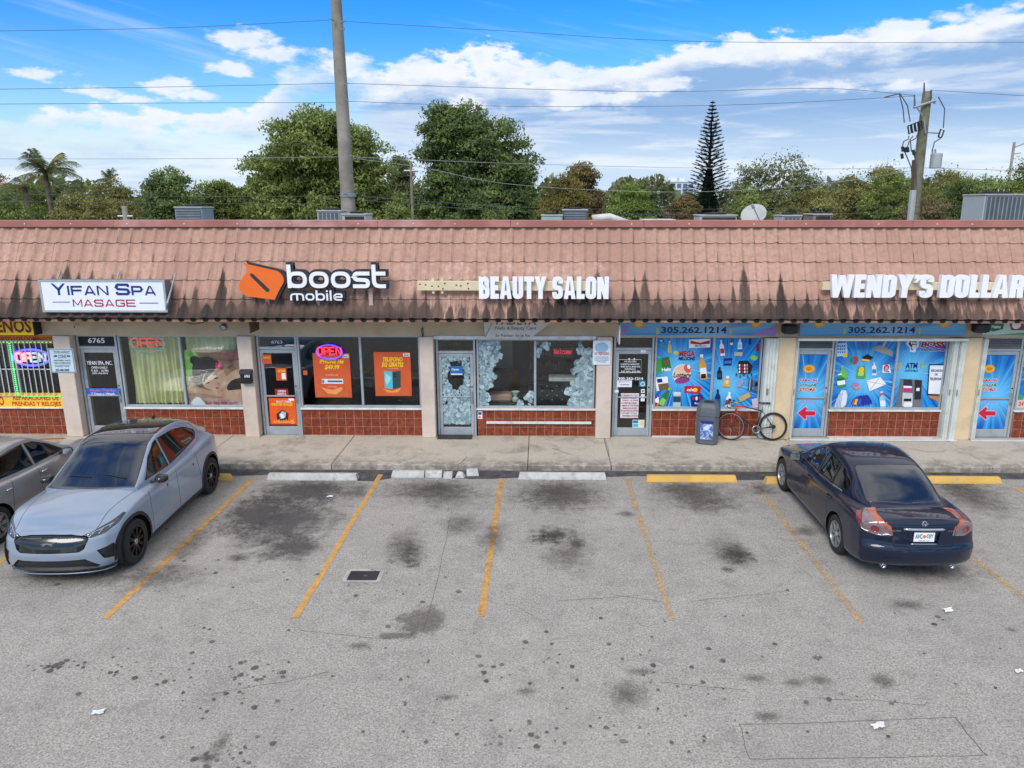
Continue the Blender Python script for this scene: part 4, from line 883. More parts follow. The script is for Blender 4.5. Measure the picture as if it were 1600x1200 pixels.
# ================================================================ signs and print on the shop fronts
W_ = ink(238, 240, 242); K_ = ink(24, 24, 28); RED = ink(200, 30, 40); YE = ink(250, 206, 40); OR = ink(212, 94, 52); ORL = ink(244, 152, 90)
def flat_sign(name, lab, cat, x0, y0, x1, y1, Y, col, draw, th=.012, group=None, rot=0.0):
    a, b = wp(x0, y1, Y), wp(x1, y0, Y); t = thing(name, lab, cat, ((a.x+b.x)/2, Y+th, a.z), 0, group)
    mb = MB(); mb.box(a.x, Y, a.z, b.x, Y+th, b.z, bev=min(.003, th/4)); part(mb, 'panel', col, t)
    P = Print(Y-.0006); draw(P)
    if P.mb.f: tprint(P, 'print', t)
    return t
# pawn shop
YP = 16.80
a, b = wp(-40, 524, YP), wp(51, 503, YP)
t = thing('pawn_sign', 'yellow projecting box sign with red letters ending PENOS at the left edge', 'box sign', (b.x-.6, 17.0, a.z))
a.z -= 0.0; topz = 3.09
mb = MB(); mb.box(-14.3, YP, a.z, b.x, 17.08, topz, bev=.006); part(mb, 'cabinet', M_['black'], t)
mb = MB(); mb.box(-14.3, YP-.006, a.z+.01, b.x-.01, YP-.001, topz-.005); part(mb, 'face', ink(246, 206, 30), t)
P = Print(YP-.007); P.text('EMPENOS', -44, 499, 47, 520, ink(128, 30, 26), .035); tprint(P, 'lettering', t)
def d(P): P.text('ABIERTO LOS DOMINGOS', -14, 526, 82, 533, ink(150, 44, 30), .03)
flat_sign('sunday_banner', 'orange strip banner reading ABIERTO LOS DOMINGOS under the yellow sign', 'banner', -120, 524.5, 83, 537, 17.19, ink(218, 122, 48), d)
def d(P): P.text('REPARACIONES DE', 21, 617, 91, 625.5, ink(206, 60, 30), .035); P.text('PRENDAS Y RELOJES', 20, 627.5, 95, 636, ink(206, 60, 30), .035)
flat_sign('repair_sign', 'yellow sign reading REPARACIONES DE PRENDAS Y RELOJES below the barred window', 'sign', 12, 614, 96, 637.5, 17.185, ink(250, 200, 60), d)
def d(P): P.text('O', -1, 619, 5, 634, ink(206, 60, 30), .04)
flat_sign('repair_sign', 'yellow sign panel cut by the left edge showing a red letter O', 'sign', -80, 614, 8, 637.5, 17.186, ink(250, 200, 60), d)
# window bars
bars = thing('window_bars', 'white painted security bars across the pawn shop window', 'window bars', (-12.4, 17.14, 1.1))
mt = pbr('bar_white', srgb(206, 208, 204), .5, var=.05)
x = -15.3
while x < -11.7:
    mb = MB(); mb.box(x-.009, 17.135, 1.11, x+.009, 17.153, 2.48); part(mb, 'bar', mt, bars); x += .135
for z in (1.12, 1.78, 2.47): mb = MB(); mb.box(-15.4, 17.154, z-.011, -11.65, 17.164, z+.011); part(mb, 'rail', mt, bars)
def emis(name, c, s): return pbr(name, c, .4, var=0, emit=c, estr=s)
def tube_text_px(mb, s, x0, y0, x1, y1, Y, r, w=.62, gap=.25):
    """neon letters as bent glass tube"""
    A, Bq = wp(x0, y1, Y), wp(x1, y0, Y); H = Bq.z-A.z; tot = len(s)*w+(len(s)-1)*gap; hx = (Bq.x-A.x)/tot; x = A.x
    paths = {'O': [[(0, .25), (0, .75), (.2, 1), (.8, 1), (1, .75), (1, .25), (.8, 0), (.2, 0), (0, .25)]], 'P': [[(0, 0), (0, 1), (.8, 1), (1, .85), (1, .6), (.8, .45), (0, .45)]], 'E': [[(1, 1), (0, 1), (0, 0), (1, 0)], [(0, .5), (.85, .5)]], 'N': [[(0, 0), (0, 1), (1, 0), (1, 1)]],
             'W': [[(0, 1), (.25, 0), (.5, .8), (.75, 0), (1, 1)]], 'e': [[(0, .35), (1, .35), (.9, .6), (.5, .7), (.1, .5), (0, .2), (.3, 0), (1, .05)]], 'l': [[(.5, 1), (.5, 0)]], 'c': [[(1, .6), (.4, .7), (0, .4), (.3, 0), (1, .1)]], 'o': [[(.5, .7), (0, .5), (.1, .1), (.5, 0), (1, .2), (.9, .6), (.5, .7)]], 'm': [[(0, 0), (0, .7), (.5, .6), (.5, 0)], [(.5, .6), (1, .6), (1, 0)]]}
    for ch in s:
        for p in paths.get(ch, []): mb.tube([(x+u*w*hx, Y, A.z+v*H) for u, v in p], r, 6)
        x += (w+gap)*hx
def ellipse_tube(mb, x0, y0, x1, y1, Y, r, a0=0, a1=360):
    A, Bq = wp(x0, y1, Y), wp(x1, y0, Y); cx, cz, w, h = (A.x+Bq.x)/2, (A.z+Bq.z)/2, (Bq.x-A.x)/2, (Bq.z-A.z)/2
    mb.tube([(cx+w*math.cos(R(a0+(a1-a0)*i/28)), Y, cz+h*math.sin(R(a0+(a1-a0)*i/28))) for i in range(29)], r, 6)
def neon(lab, lx, body, ring, Y, c1, c2, cr_, s1=2.2):
    x0, y0, x1, y1 = body; c = wp((x0+x1)/2, y1, Y); t = thing('open_sign', lab, 'neon sign', c)
    mb = MB(); A, Bq = wp(ring[0], ring[3], Y), wp(ring[2], ring[1], Y); mb.box(A.x, Y+.03, A.z+(Bq.z-A.z)*.3, Bq.x, Y+.04, A.z+(Bq.z-A.z)*.34); mb.box(A.x, Y+.03, A.z+(Bq.z-A.z)*.66, Bq.x, Y+.04, A.z+(Bq.z-A.z)*.7); part(mb, 'backing', M_['black'], t)
    h = x0+(x1-x0)*.5; mb = MB(); tube_text_px(mb, 'OP', x0, y0, h-1, y1, Y, lx); part(mb, 'tube_letters', c1, t, smooth=True)
    mb = MB(); tube_text_px(mb, 'EN', h+1, y0, x1, y1, Y, lx); part(mb, 'tube_letters', c2, t, smooth=True)
    mb = MB(); ellipse_tube(mb, *ring, Y, lx*.85); part(mb, 'tube_ring', cr_, t, smooth=True); return t
neon('lit OPEN neon in a blue oval behind the white window bars', .032, (26, 552, 70, 565), (22, 546, 76, 571), 17.175, emis('neon_pink', (1, .16, .2, 1), 2.2), emis('neon_pale', (.62, .72, .74, 1), .35), emis('neon_blue', (.10, .12, 1, 1), 1.0))
neon('red OPEN neon with dull teal oval high in the curtained spa window', .016, (206, 529, 254, 542), (204, 524, 256, 550), 17.34, emis('neon_dull_red', (.75, .10, .08, 1), .5), emis('neon_dull_red_b', (.75, .10, .08, 1), .5), emis('neon_teal', (.05, .42, .45, 1), .3))  # the oval tube is given a faint glow of its own
neon('red OPEN neon in a blue oval above the orange phone poster', .022, (497, 543, 532, 554), (495, 539, 534, 561), 17.19, emis('neon_red', (1, .03, .05, 1), 1.2), emis('neon_red_b', (1, .03, .05, 1), 1.2), emis('neon_violet', (.12, .08, 1, 1), .7))
gs = thing('light_strip', 'green LED strip running down and round the pawn shop window', 'light strip', (-12.66, 17.1, 1.1)); mb = MB(); g1 = emis('led_green', (.12, 1, .22, 1), .9)
for i in range(26): z = 1.15+i*.05; mb.box(-12.675, 17.10, z, -12.645, 17.12, z+.028)
A = wp(8, 538, 17.19); 
for i in range(36): mb.box(-15.0+i*.094, 17.13, 2.44, -15.0+i*.094+.05, 17.134, 2.452); mb.box(-12.6+i*.027, 17.13, 1.105, -12.6+i*.027+.014, 17.134, 1.115)
part(mb, 'led', g1, gs)
# tow-away sign on the pillar
TEAL = ink(74, 116, 138)
def d(P):
    P.box(81, 545, 113, 582, TEAL); P.box(82.2, 546.2, 111.8, 580.8, ink(206, 222, 230))
    P.text('TOW-AWAY', 84, 548, 109, 552.5, TEAL, .03); P.text('ZONE', 91, 554, 103, 560, TEAL, .03)
    P.poly([(84, 558), (84, 556), (86, 554.5), (89, 554.5), (90, 558)], TEAL); P.poly([(104, 558), (105, 554.5), (108, 554.5), (110, 556), (110, 558)], TEAL)
    P.text('UNAUTHORIZED VEHICLES', 84, 562, 110, 564.5, TEAL, .02); P.text('TOWED AT OWNERS EXPENSE', 84, 566, 110, 568.5, TEAL, .02); P.box(84, 570, 110, 570.6, TEAL); P.text('24 HOURS 7 DAYS', 86, 571.5, 108, 573.5, TEAL, .02); P.text('305-688-2008', 87, 576, 108, 580, TEAL, .03)
flat_sign('tow_away_sign', 'pale blue tow-away zone sign with dense text on the pillar by the spa door', 'sign', 80.5, 544.5, 113.5, 582.5, 17.005, W_, d)
# spa: door number, door lettering, curtains, poster
P = Print(17.249); P.box(120, 526.5, 181, 539, ink(14, 16, 26)); P.text('6765', 138, 528, 163, 536, W_, .02)
B(P.mb, 'street_number', P.mats, fix=False)
P = Print(17.236); P.text('YIFAN SPA, INC.', 136, 564, 175, 571, W_, .015); P.text('OPEN DAILY', 143, 572.5, 168, 576, W_, .01); P.text('9 AM - 10 PM', 143, 577.5, 169, 581, W_, .01); P.text('(305) 456-8072', 144, 582, 169, 585, W_, .01)
P.box(134, 606.5, 188, 619, ink(46, 104, 190)); P.text('Hours - Mon-Sun', 141, 607.5, 181, 611.5, ink(230, 120, 150), .01); P.text('7 Days a Week', 143, 613.5, 180, 618, W_, .02); B(P.mb, 'door_lettering', P.mats, fix=False)
def pleats(name, x0, x1, z0, z1, Y, amp, n, mat, lab, cat):
    t = thing(name, lab, cat, ((x0+x1)/2, Y, z0)); mb = MB(); nx, nz = n*10, 8; vs = []
    for j in range(nz+1):
        for i in range(nx+1):
            u = i/nx; v = j/nz; vs.append((x0+(x1-x0)*u+.03*math.sin(v*5+u*9)*(1-v), Y+amp*math.sin(u*n*6.283+.6*math.sin(u*23))*(1-.3*v)+.02*math.sin(u*40+v*3), z0+(z1-z0)*v))
    mb.add(vs, [(j*(nx+1)+i, j*(nx+1)+i+1, (j+1)*(nx+1)+i+1, (j+1)*(nx+1)+i) for j in range(nz) for i in range(nx)]); part(mb, 'cloth', mat, t, smooth=True, fix=False)
cur = pbr('curtain_yellow', srgb(226, 220, 168), .9, var=.08, vscale=3)
pleats('curtain', -10.0, -8.70, .86, 2.6, 17.46, .045, 11, cur, 'long pleated pale yellow curtain behind the left spa window pane', 'curtain')
pleats('curtain', -8.60, -7.22, .86, 2.6, 17.46, .045, 9, cur, 'pale yellow curtain behind the massage poster in the right spa window pane', 'curtain')
def blur_mat(name, *cols):
    m, N = newmat(name); P = N.n('ShaderNodeNewGeometry').outputs['Position']; f = N.noise(P, 2.6, 2, .4); c = N.mix(N.ss(f, .35, .65), cols[0], cols[1]); c = N.mix(N.ss(N.noise(P, 4.1, 2, .4), .5, .7), c, cols[2])
    out(N, N.n('ShaderNodeBsdfPrincipled', {'Base Color': c, 'Roughness': .4}).outputs[0]); return m
skin = blur_mat('print_skin', srgb(222, 178, 150), srgb(206, 156, 128), srgb(234, 196, 170)); skin2 = blur_mat('print_skin_shade', srgb(196, 148, 122), srgb(180, 130, 106), srgb(206, 160, 134))
def smooth(pts, k=3):
    for _ in range(k): pts = [q for i in range(len(pts)) for q in (((pts[i][0]*3+pts[(i+1) % len(pts)][0])/4, (pts[i][1]*3+pts[(i+1) % len(pts)][1])/4), ((pts[i][0]+pts[(i+1) % len(pts)][0]*3)/4, (pts[i][1]+pts[(i+1) % len(pts)][1]*3)/4))]
    return pts
def massage(P):
    P.box(280, 540, 385, 640, blur_mat('print_blur', srgb(150, 112, 86), srgb(176, 140, 110), srgb(120, 84, 64)))
    P.poly(smooth([(284, 546), (306, 546), (312, 566), (304, 590), (284, 600)]), blur_mat('print_leaf', srgb(150, 196, 84), srgb(196, 220, 150), srgb(120, 170, 60)))
    P.box(280, 618, 385, 640, blur_mat('print_towel', srgb(214, 178, 170), srgb(196, 140, 140), srgb(228, 204, 196)))
    P.poly(smooth([(345, 612), (352, 588), (368, 577), (390, 572), (390, 618), (360, 620)]), skin)          # shoulder
    P.poly(smooth([(352, 612), (358, 596), (372, 590), (390, 592), (390, 612)]), blur_mat('print_shadow', srgb(58, 44, 46), srgb(78, 56, 54), srgb(44, 34, 38)))
    P.poly(smooth([(286, 606), (300, 603), (325, 610), (352, 611), (390, 606), (390, 626), (340, 624), (296, 617)]), skin)     # forearm and hand
    P.poly(smooth([(289, 613), (310, 614), (338, 618), (356, 621), (330, 623), (296, 618)]), skin2)
    hair = blur_mat('print_hair', srgb(46, 34, 30), srgb(66, 50, 42), srgb(34, 26, 24))
    P.poly(smooth([(300, 586), (301, 566), (314, 557), (332, 558), (344, 566), (346, 580), (330, 590), (316, 606), (304, 602)]), hair); P.oval(305, 563, 7, 7, hair)
    P.poly(smooth([(316, 590), (326, 577), (342, 573), (353, 582), (357, 596), (352, 607), (342, 612), (328, 609), (317, 603)]), skin)  # face
    P.poly(smooth([(318, 588), (328, 576), (342, 572), (334, 580), (324, 590), (318, 600)]), hair)
    P.poly(smooth([(331, 587), (336, 583), (341, 583), (337, 586)], 2), hair); P.poly(smooth([(333, 592), (338, 589.5), (343, 589.5), (338, 592.2)], 2), hair); P.poly(smooth([(322, 599), (326, 596.5), (329, 597), (325, 599.5)], 2), hair)
    P.poly(smooth([(341, 597), (345, 599), (343, 602), (340, 601)], 2), skin2); P.poly(smooth([(336, 606), (341, 604), (343, 606), (339, 608)], 2), ink(186, 96, 96))
    for k in range(5): P.oval(343+3.6*math.cos(k*1.257), 571+3.4*math.sin(k*1.257), 2.8, 2.6, ink(214, 50, 110) if k % 2 else ink(230, 90, 140), 12)
    P.oval(343, 571, 1.4, 1.3, YE)
    P.text('Open 7 Days', 336, 550, 373, 555, ink(200, 96, 130), .02); P.text('10 AM - 10:30 PM', 334, 557, 373, 562, ink(200, 96, 130), .02)
    P.poly(smooth([(298, 630), (304, 622), (312, 619), (318, 626), (324, 632), (310, 635)]), W_); P.text('Tel. 786-870-8077', 322, 627, 372, 634, ink(190, 70, 96), .02)
a, b = wp(286, 637, 17.30), wp(373, 546, 17.30)
t = thing('massage_poster', 'large photo poster of a resting woman with a pink hair flower in the spa window', 'poster', ((a.x+b.x)/2, 17.30, a.z))
P = Print(17.30, .0012); massage(P)
keep = MB(); x0c, x1c, z0c, z1c = -8.60, -7.24, .87, 2.24     # trim to the sheet
P.mb.v = [(min(max(v[0], x0c), x1c), v[1], min(max(v[2], z0c), z1c)) for v in P.mb.v]; tprint(P, 'print', t)
mb = MB(); mb.box(x0c, 17.301, z0c, x1c, 17.305, z1c); part(mb, 'sheet', W_, t)
# wall fittings: flood light, camera, mailbox, brackets
t = thing('flood_light', 'small round security light under the eave above the massage poster', 'security light', wp(351, 508, 17.08))
mb = MB(); mb.lathe([(0, -.05), (.04, -.05), (.05, 0), (.07, .06), (.075, .12), (.06, .12)], 14, Matrix.Rotation(R(115), 4, 'X')); mb.build('lamp_head', pbr('lamp_pewter', srgb(110, 110, 106), .4, .4), t, smooth=True)
mb = MB(); mb.lathe([(0, .112), (.06, .115)], 14, Matrix.Rotation(R(115), 4, 'X')); mb.build('lens', pbr('lamp_lens', srgb(190, 196, 196), .1), t)
mb = MB(); mb.box(-.04, -.02, -.02, .04, .0, .06, bev=.005); mb.build('mount', M_['grey_unit'], t)
t = thing('security_camera', 'small white bullet camera on the wall above the spa door', 'camera', wp(121, 507, 17.08))
mb = MB(); mb.tube([(0, -.02, 0), (.02, -.16, -.03)], .035, 10); mb.build('camera_body', white_face, t, smooth=True); mb = MB(); mb.lathe([(0, .002), (.026, 0)], 10, Matrix.Translation((.021, -.163, -.031)) @ Matrix.Rotation(R(100), 4, 'X')); mb.build('lens', M_['black'], t)
mb = MB(); mb.lathe([(0, 0), (.03, 0), (.03, .02), (0, .02)], 10, Matrix.Rotation(R(90), 4, 'X')); mb.build('mount', white_face, t)
t = thing('mailbox', 'black metal mailbox on the pillar beside the phone shop door', 'mailbox', wp(387.5, 598, 17.02))
mb = MB(); mb.box(-.13, -.12, 0, .13, -.002, .27, bev=.012); mb.build('box', M_['black'], t); mb = MB(); mb.prism([(-.14, .24), (-.125, .30), (-.01, .335), (0, .335), (0, .24)], -.14, .14, 'yz'); mb.build('lid', pbr('mailbox_lid', (.02, .02, .022, 1), .35), t)
P = Print(16.8985); P.text('6763', 382, 585.5, 390, 590, W_, .03); P.oval(389, 583, 1.2, 1.2, W_, 8); tprint(P, 'number', t)
t = thing('hanging_sign', 'small dark projecting board hanging under the eave by the phone shop', 'hanging sign', wp(397, 500, 16.75))
mb = MB(); q = t.location; mb.box(q.x-.012, 16.45, q.z-.26, q.x+.012, 17.0, q.z-.0, bev=.003); part(mb, 'board', pbr('board_brown', srgb(84, 66, 54), .7, var=.2), t)
mb = MB(); mb.tube([(q.x, 16.5, q.z), (q.x, 16.5, q.z+.09)], .008, 5); mb.tube([(q.x, 16.95, q.z), (q.x, 16.95, q.z+.09)], .008, 5); part(mb, 'hanger', M_['black'], t)
def bracket(px, py, lab, Y=17.08):
    q = wp(px, py, Y); t = thing('sign_bracket', lab, 'bracket', q); mb = MB()
    mb.tube([(0, 0, -.2), (0, 0, .15)], .012, 6); mb.tube([(0, 0, .12), (0, -.28, .12)], .012, 6); mb.tube([(0, 0, -.16), (0, -.24, .10)], .009, 6); mb.tube([(0, -.02, -.18), (0, -.05, -.21), (-.0, -.02, -.24)], .009, 6); mb.build('arm', M_['black'], t)
bracket(661, 520, 'empty black iron sign bracket between the phone shop and the salon')
mb = MB(); q0, q1 = wp(283, 499, 17.05), wp(325, 500, 17.05)
pts = [q0.lerp(q1, i/12)+Vector((0, -.02, -.10*math.sin(math.pi*i/12))) for i in range(13)]; mb.tube(pts, .008, 5); t = thing('loose_cable', 'black cable drooping from the eave above the spa poster', 'cable', q0); part(mb, 'cable', M_['black'], t)

# phone shop posters
def poster(name, lab, x0, y0, x1, y1, draw, Y=17.243, col=OR, cat='poster', grp=None): return flat_sign(name, lab, cat, x0, y0, x1, y1, Y, col, draw, .004, grp)
def d(P):
    P.text('iPHONE 16e', 500, 561, 537, 568, YE, .04, shear=.2); P.text('$49.99', 508, 570, 530, 578, YE, .04, shear=.2); P.box(535, 554, 544.5, 559, W_); P.text('boost', 536.5, 555, 543, 558, K_, .03)
    P.text('por nuevo iPhone con plan', 509, 584.5, 528, 587.5, ink(250, 210, 190), .01); P.box(503, 592, 536, 599.5, ink(220, 224, 230)); P.box(512, 594.5, 535, 597, ink(60, 90, 110)); P.oval(505, 596, 2, 3, ink(120, 140, 150))
    P.text('solo en tiendas', 512, 603, 526, 605, ink(250, 210, 190), .01); P.poly([(495, 609), (500, 603), (505, 612), (516, 616), (530, 613), (536, 608), (546, 612), (546, 620.5), (495, 620.5)], ink(204, 100, 56)); P.poly([(502, 605), (520, 609), (534, 604), (536, 608), (526, 616), (512, 615)], ORL)
poster('phone_poster', 'orange poster with yellow price $49.99 and a white phone lying flat', 493, 552, 546, 621, d)
def d(P):
    P.text('TELEFONO', 598, 558, 629, 565, YE, .045, shear=.2); P.text('5G GRATIS', 597, 566, 630, 573.5, YE, .045, shear=.2); P.box(630, 552, 640, 557, W_); P.text('boost', 631.5, 553, 638.5, 556, K_, .03)
    P.poly([(600, 579), (613, 581), (614, 608), (601.5, 606)], ink(90, 190, 200)); P.poly([(613, 581), (626, 579), (626, 605), (614, 608)], ink(52, 74, 78)); P.oval(617, 584, 1.5, 1.5, K_); P.oval(617, 588, 1.5, 1.5, K_); P.poly([(603, 583), (612, 590), (605, 602), (602, 595)], ink(150, 220, 226))
    P.text('con portabilidad', 606, 574.8, 622, 576.6, ink(250, 210, 190), .01); P.poly([(589, 618.5), (592, 607), (597, 604), (601, 610), (613, 612), (626, 608), (632, 604), (641, 611), (641, 618.5)], ink(204, 100, 56)); P.poly([(598, 607), (613, 611), (628, 605), (622, 613), (606, 613)], ORL)
poster('phone_poster', 'orange poster reading TELEFONO 5G GRATIS with a folded pair of phones', 587, 550, 641, 618.5, d)
def d(P):
    P.text('BOOST MOBILE', 432, 626, 455, 629, W_, .02); P.text('UNLIMITED PLAN $25', 424, 629.5, 457, 634.5, YE, .04); P.box(451, 622.5, 459, 626, W_)
    P.poly([(432, 647), (441, 640), (451, 646), (450, 656), (441, 660), (433, 656)], ink(60, 40, 40)); P.poly([(436, 648), (441, 642), (447, 645), (446, 652), (439, 655)], ink(190, 196, 206)); P.oval(441, 650, 2, 4, W_, rot=30); P.box(455, 656, 459, 662, ink(240, 180, 150))
    for k in range(9): P.poly([(426+k*3.7, 660), (429+k*3.7, 656-(k % 3)), (432+k*3.7, 661)], ink(250, 150, 60))
poster('door_poster', 'orange square poster with a phone graphic low on the phone shop door', 423, 622, 461, 663, d, 17.228, ink(236, 96, 40))
def d(P): P.text('OPEN', 434, 609.5, 446, 613, W_, .02); P.text('ABIERTO', 433, 614, 447, 617, W_, .02)
poster('door_notice', 'small dark red notice at the middle rail of the phone shop door', 430, 607.5, 450, 619, d, 17.226, ink(160, 40, 46))
def d(P): P.text('$25', 434, 577.5, 446, 582, YE, .03); P.box(440.5, 583, 446, 592.5, W_)
poster('door_poster', 'small orange flyer in the upper half of the phone shop door', 432, 575, 447, 594.5, d, 17.228)
def d(P): P.text('Apple Pay', 411, 557, 421.5, 561, YE, .03)
poster('door_sticker', 'orange sticker in the top left corner of the phone shop door', 410, 554, 423.5, 568.5, d, 17.228, cat='sticker')
def d(P): pass
poster('window_sticker', 'tiny orange sticker at the left edge of the phone shop window', 474, 579, 480, 586, d, 17.242, cat='sticker')
P = Print(17.252); P.text('6763', 424, 532, 441, 537, ink(200, 204, 206), .02); B(P.mb, 'street_number', P.mats, fix=False)
# things seen inside the phone shop, dim
t = thing('sales_counter', 'dim sales counter deep inside the phone shop', 'counter', (-4.2, 19.5, .15)); mb = MB(); mb.box(-1.1, -.3, 0, 1.1, .3, .95, bev=.02); mb.build('cabinet', M_['dark'], t); mb = MB(); mb.box(-1.15, -.35, .952, 1.15, .35, 1.0, bev=.01); mb.build('counter_top', M_['grey_unit'], t)
# salon: torn banner
bn = thing('salon_banner', 'torn off-white banner reading Nails & Beauty Cent hanging over the salon', 'banner', wp(810, 528, 16.96))
P = Print(16.97); C = ink(212, 208, 200); P.poly([(755.5, 499), (868, 499), (832, 526), (800, 528.5), (758, 527.5)], C)
P.text('PADEYA', 775, 496, 838, 507.5, ink(110, 100, 104), .03); P.text('Nails & Beauty Cent', 774, 510, 838, 516.5, ink(80, 76, 82), .01); P.text('Se Rentan de je Re', 774, 522, 828, 527.5, ink(120, 84, 110), .02)
for k in range(7): P.poly([(757+k*1.6, 526-k*3.2), (760+k*1.6, 522-k*3.2), (759.5+k*1.6, 526.5-k*3.2)], ink(150, 136, 124))
tprint(P, 'print', bn); mb = MB(); q = [(wp(x, y, 16.976).x, wp(x, y, 16.976).z) for x, y in ((755.5, 500), (866, 500), (832, 526), (800, 528.5), (758, 527.5))]; mb.prism(q, 16.972, 16.978); part(mb, 'sheet', ink(212, 208, 200, .7), bn)
# translucent disc film on the salon glass
def film_mat():
    m, N = newmat('disc_film'); g = N.n('ShaderNodeNewGeometry'); rv = g.outputs['Random Per Island']
    c = N.mix(rv, srgb(122, 154, 162), srgb(190, 212, 217)); p = N.n('ShaderNodeBsdfPrincipled', {'Base Color': c, 'Roughness': .35, 'Alpha': N.m('ADD', .45, N.m('MULTIPLY', rv, .5))}); out(N, p.outputs[0]); return m
film = film_mat()
def discs(x0, x1, z0, z1, keep, n, Y, r0=.03, r1=.085):
    mb = MB(); k = 0
    for i in range(n*6):
        x, z = rnd.uniform(x0, x1), rnd.uniform(z0, z1); r = rnd.uniform(r0, r1)
        if not keep((x-x0)/(x1-x0), (z-z0)/(z1-z0)): continue
        if x-r < x0-.01 or x+r > x1+.01 or z-r < z0-.01 or z+r > z1+.01: r = max(.015, min(x-x0, x1-x, z-z0, z1-z)+.01)
        y = Y-(k%400)*.00006-(k//400)*.00003; s = rnd.choice((7, 9, 14, 14)); mb.add([(x+r*math.cos(q*6.2832/s), y, z+r*math.sin(q*6.2832/s)) for q in range(s)], [tuple(range(s))]); k += 1
        if k >= n: break
    B(mb, 'window_film', film, fix=False, kind='stuff')
nz = lambda u: .04*math.sin(u*19)+.03*math.sin(u*41+2)
discs(-2.36, -1.70, .42, 1.10, lambda u, v: True, 520, 17.243, .02, .055)
discs(-2.36, -1.70, 1.13, 2.10, lambda u, v: ((u-.5)/.33)**2+((v-.52)/.40)**2 > 1+nz(u*7+v*9)*4, 520, 17.243, .015, .045)
discs(-1.48, -.16, .885, 2.50, lambda u, v: u < .12+.30*v+nz(v)*1.2, 560, 17.249, .02, .06)
discs(-1.48, -.16, .885, 2.50, lambda u, v: v < (u-.68)*.95+nz(u), 160, 17.249, .02, .06)
discs(-.10, 1.26, .885, 2.50, lambda u, v: u > .80-.26*(1-v)+nz(v)*1.4 and v < .9+nz(u), 640, 17.249, .02, .06)
discs(-.10, 1.26, .885, 2.50, lambda u, v: v > 1.02-(.30-u)*1.1+nz(u) and u < .30, 130, 17.249, .02, .06)
t = flat_sign('open_card', 'blue Open card hanging in the hole of the frosted salon door', 'sign', 704, 572, 723, 586, 17.23, ink(40, 110, 178), lambda P: (P.text('Open', 705.5, 575.5, 717, 579.5, W_, .03), P.box(704.5, 583.8, 722.5, 585.6, W_)), .003)
P = Print(17.252); P.text('6761', 703, 534, 720, 539, ink(110, 96, 78), .01); B(P.mb, 'street_number', P.mats, fix=False)
# salon interior
def room_thing(name, lab, cat, x, y, parts):
    t = thing(name, lab, cat, (x, y, .14))
    for nm, mt, f in parts: mb = MB(); f(mb); mb.build(nm, mt, t)
    return t
tuft = pbr('tufted_black', (.018, .018, .02, 1), .35, var=.1); stud = pbr('crystal_stud', srgb(220, 220, 226), .15, .6)
def studs(mb):
    for r in range(4):
        for c in range(5): mb.lathe([(0, .012), (.012, .008), (.016, 0)], 8, Matrix.Translation((-.56+c*.25+(.12 if r % 2 else 0), -.262, .78+.115*r)) @ Matrix.Rotation(R(90), 4, 'X'))
room_thing('reception_desk', 'black tufted reception desk with crystal studs behind the right salon pane', 'desk', .60, 17.95, [('desk_front', tuft, lambda m: m.box(-.72, -.25, 0, .72, .25, 1.22, bev=.04)), ('stud', stud, studs), ('desk_top', M_['white_trim'], lambda m: m.box(-.40, -.2, 1.225, .30, .2, 1.33, bev=.02))])
pinkm = pbr('pink_leather', srgb(200, 40, 90), .5)
room_thing('pink_bag', 'pink bag behind the black tufted desk in the salon', 'bag', .95, 18.35, [('bag_body', pinkm, lambda m: m.box(-.13, -.08, 1.12, .13, .08, 1.5, bev=.06))])
room_thing('salon_chair', 'dark salon chair behind the left pane beside the pale cushion', 'chair', -1.0, 18.7, [('seat', M_['dark'], lambda m: m.box(-.3, -.3, .45, .3, .3, .6, bev=.05)), ('backrest', M_['dark'], lambda m: m.box(-.3, .25, .6, .3, .35, 1.3, bev=.05)), ('base', M_['steel'], lambda m: m.lathe([(.25, 0), (.25, .03), (.04, .05), (.04, .45)], 14))])
room_thing('bench', 'dark bench with a pale pink cushion at the foot of the left salon pane', 'bench', -1.05, 17.75, [('cushion', pbr('pink_cushion', srgb(196, 150, 136), .8), lambda m: m.box(-.25, -.2, .75, .35, .2, .95, bev=.05)), ('bench_body', M_['dark'], lambda m: m.box(-.4, -.22, 0, .5, .25, .745, bev=.02))])
room_thing('vase', 'small pale glass vase on the floor stand in the left salon pane', 'vase', -.62, 17.65, [('vase_body', pbr('vase_glass', srgb(190, 214, 208), .2), lambda m: m.lathe([(0, .76), (.08, .76), (.09, .82), (.04, .88), (.08, .98), (.11, 1.0)], 14)), ('stand', M_['dark'], lambda m: m.box(-.1, -.1, 0, .1, .1, .755))])
room_thing('shelf_unit', 'dark shelf unit stacked with small bottles inside the salon', 'shelf', .25, 19.6, [('side_panel', M_['dark'], lambda m: (m.box(-.6, -.15, 0, -.57, .15, 2.2), m.box(.57, -.15, 0, .6, .15, 2.2)))]+[('shelf', pbr('shelf_wood', srgb(86, 70, 62), .7), lambda m, k=k: m.box(-.57, -.15, .4+k*.36, .57, .15, .43+k*.36)) for k in range(5)]+[('bottles', pbr('bottle_mix', srgb(150, 90, 100), .3, island=.6), lambda m: [m.box(-.54+i*.085, -.06, .43+k*.36, -.54+i*.085+.05, 0, .43+k*.36+rnd.uniform(.1, .24)) for i in range(13) for k in range(5)])])
room_thing('mirror_station', 'dim mirror station with drawers against the salon side wall', 'mirror station', -2.0, 20.5, [('frame', M_['steel'], lambda m: m.box(.3, -.05, .9, 1.2, 0, 2.2)), ('drawer', M_['dark'], lambda m: m.box(.2, -.4, .3, 1.3, 0, .85))])
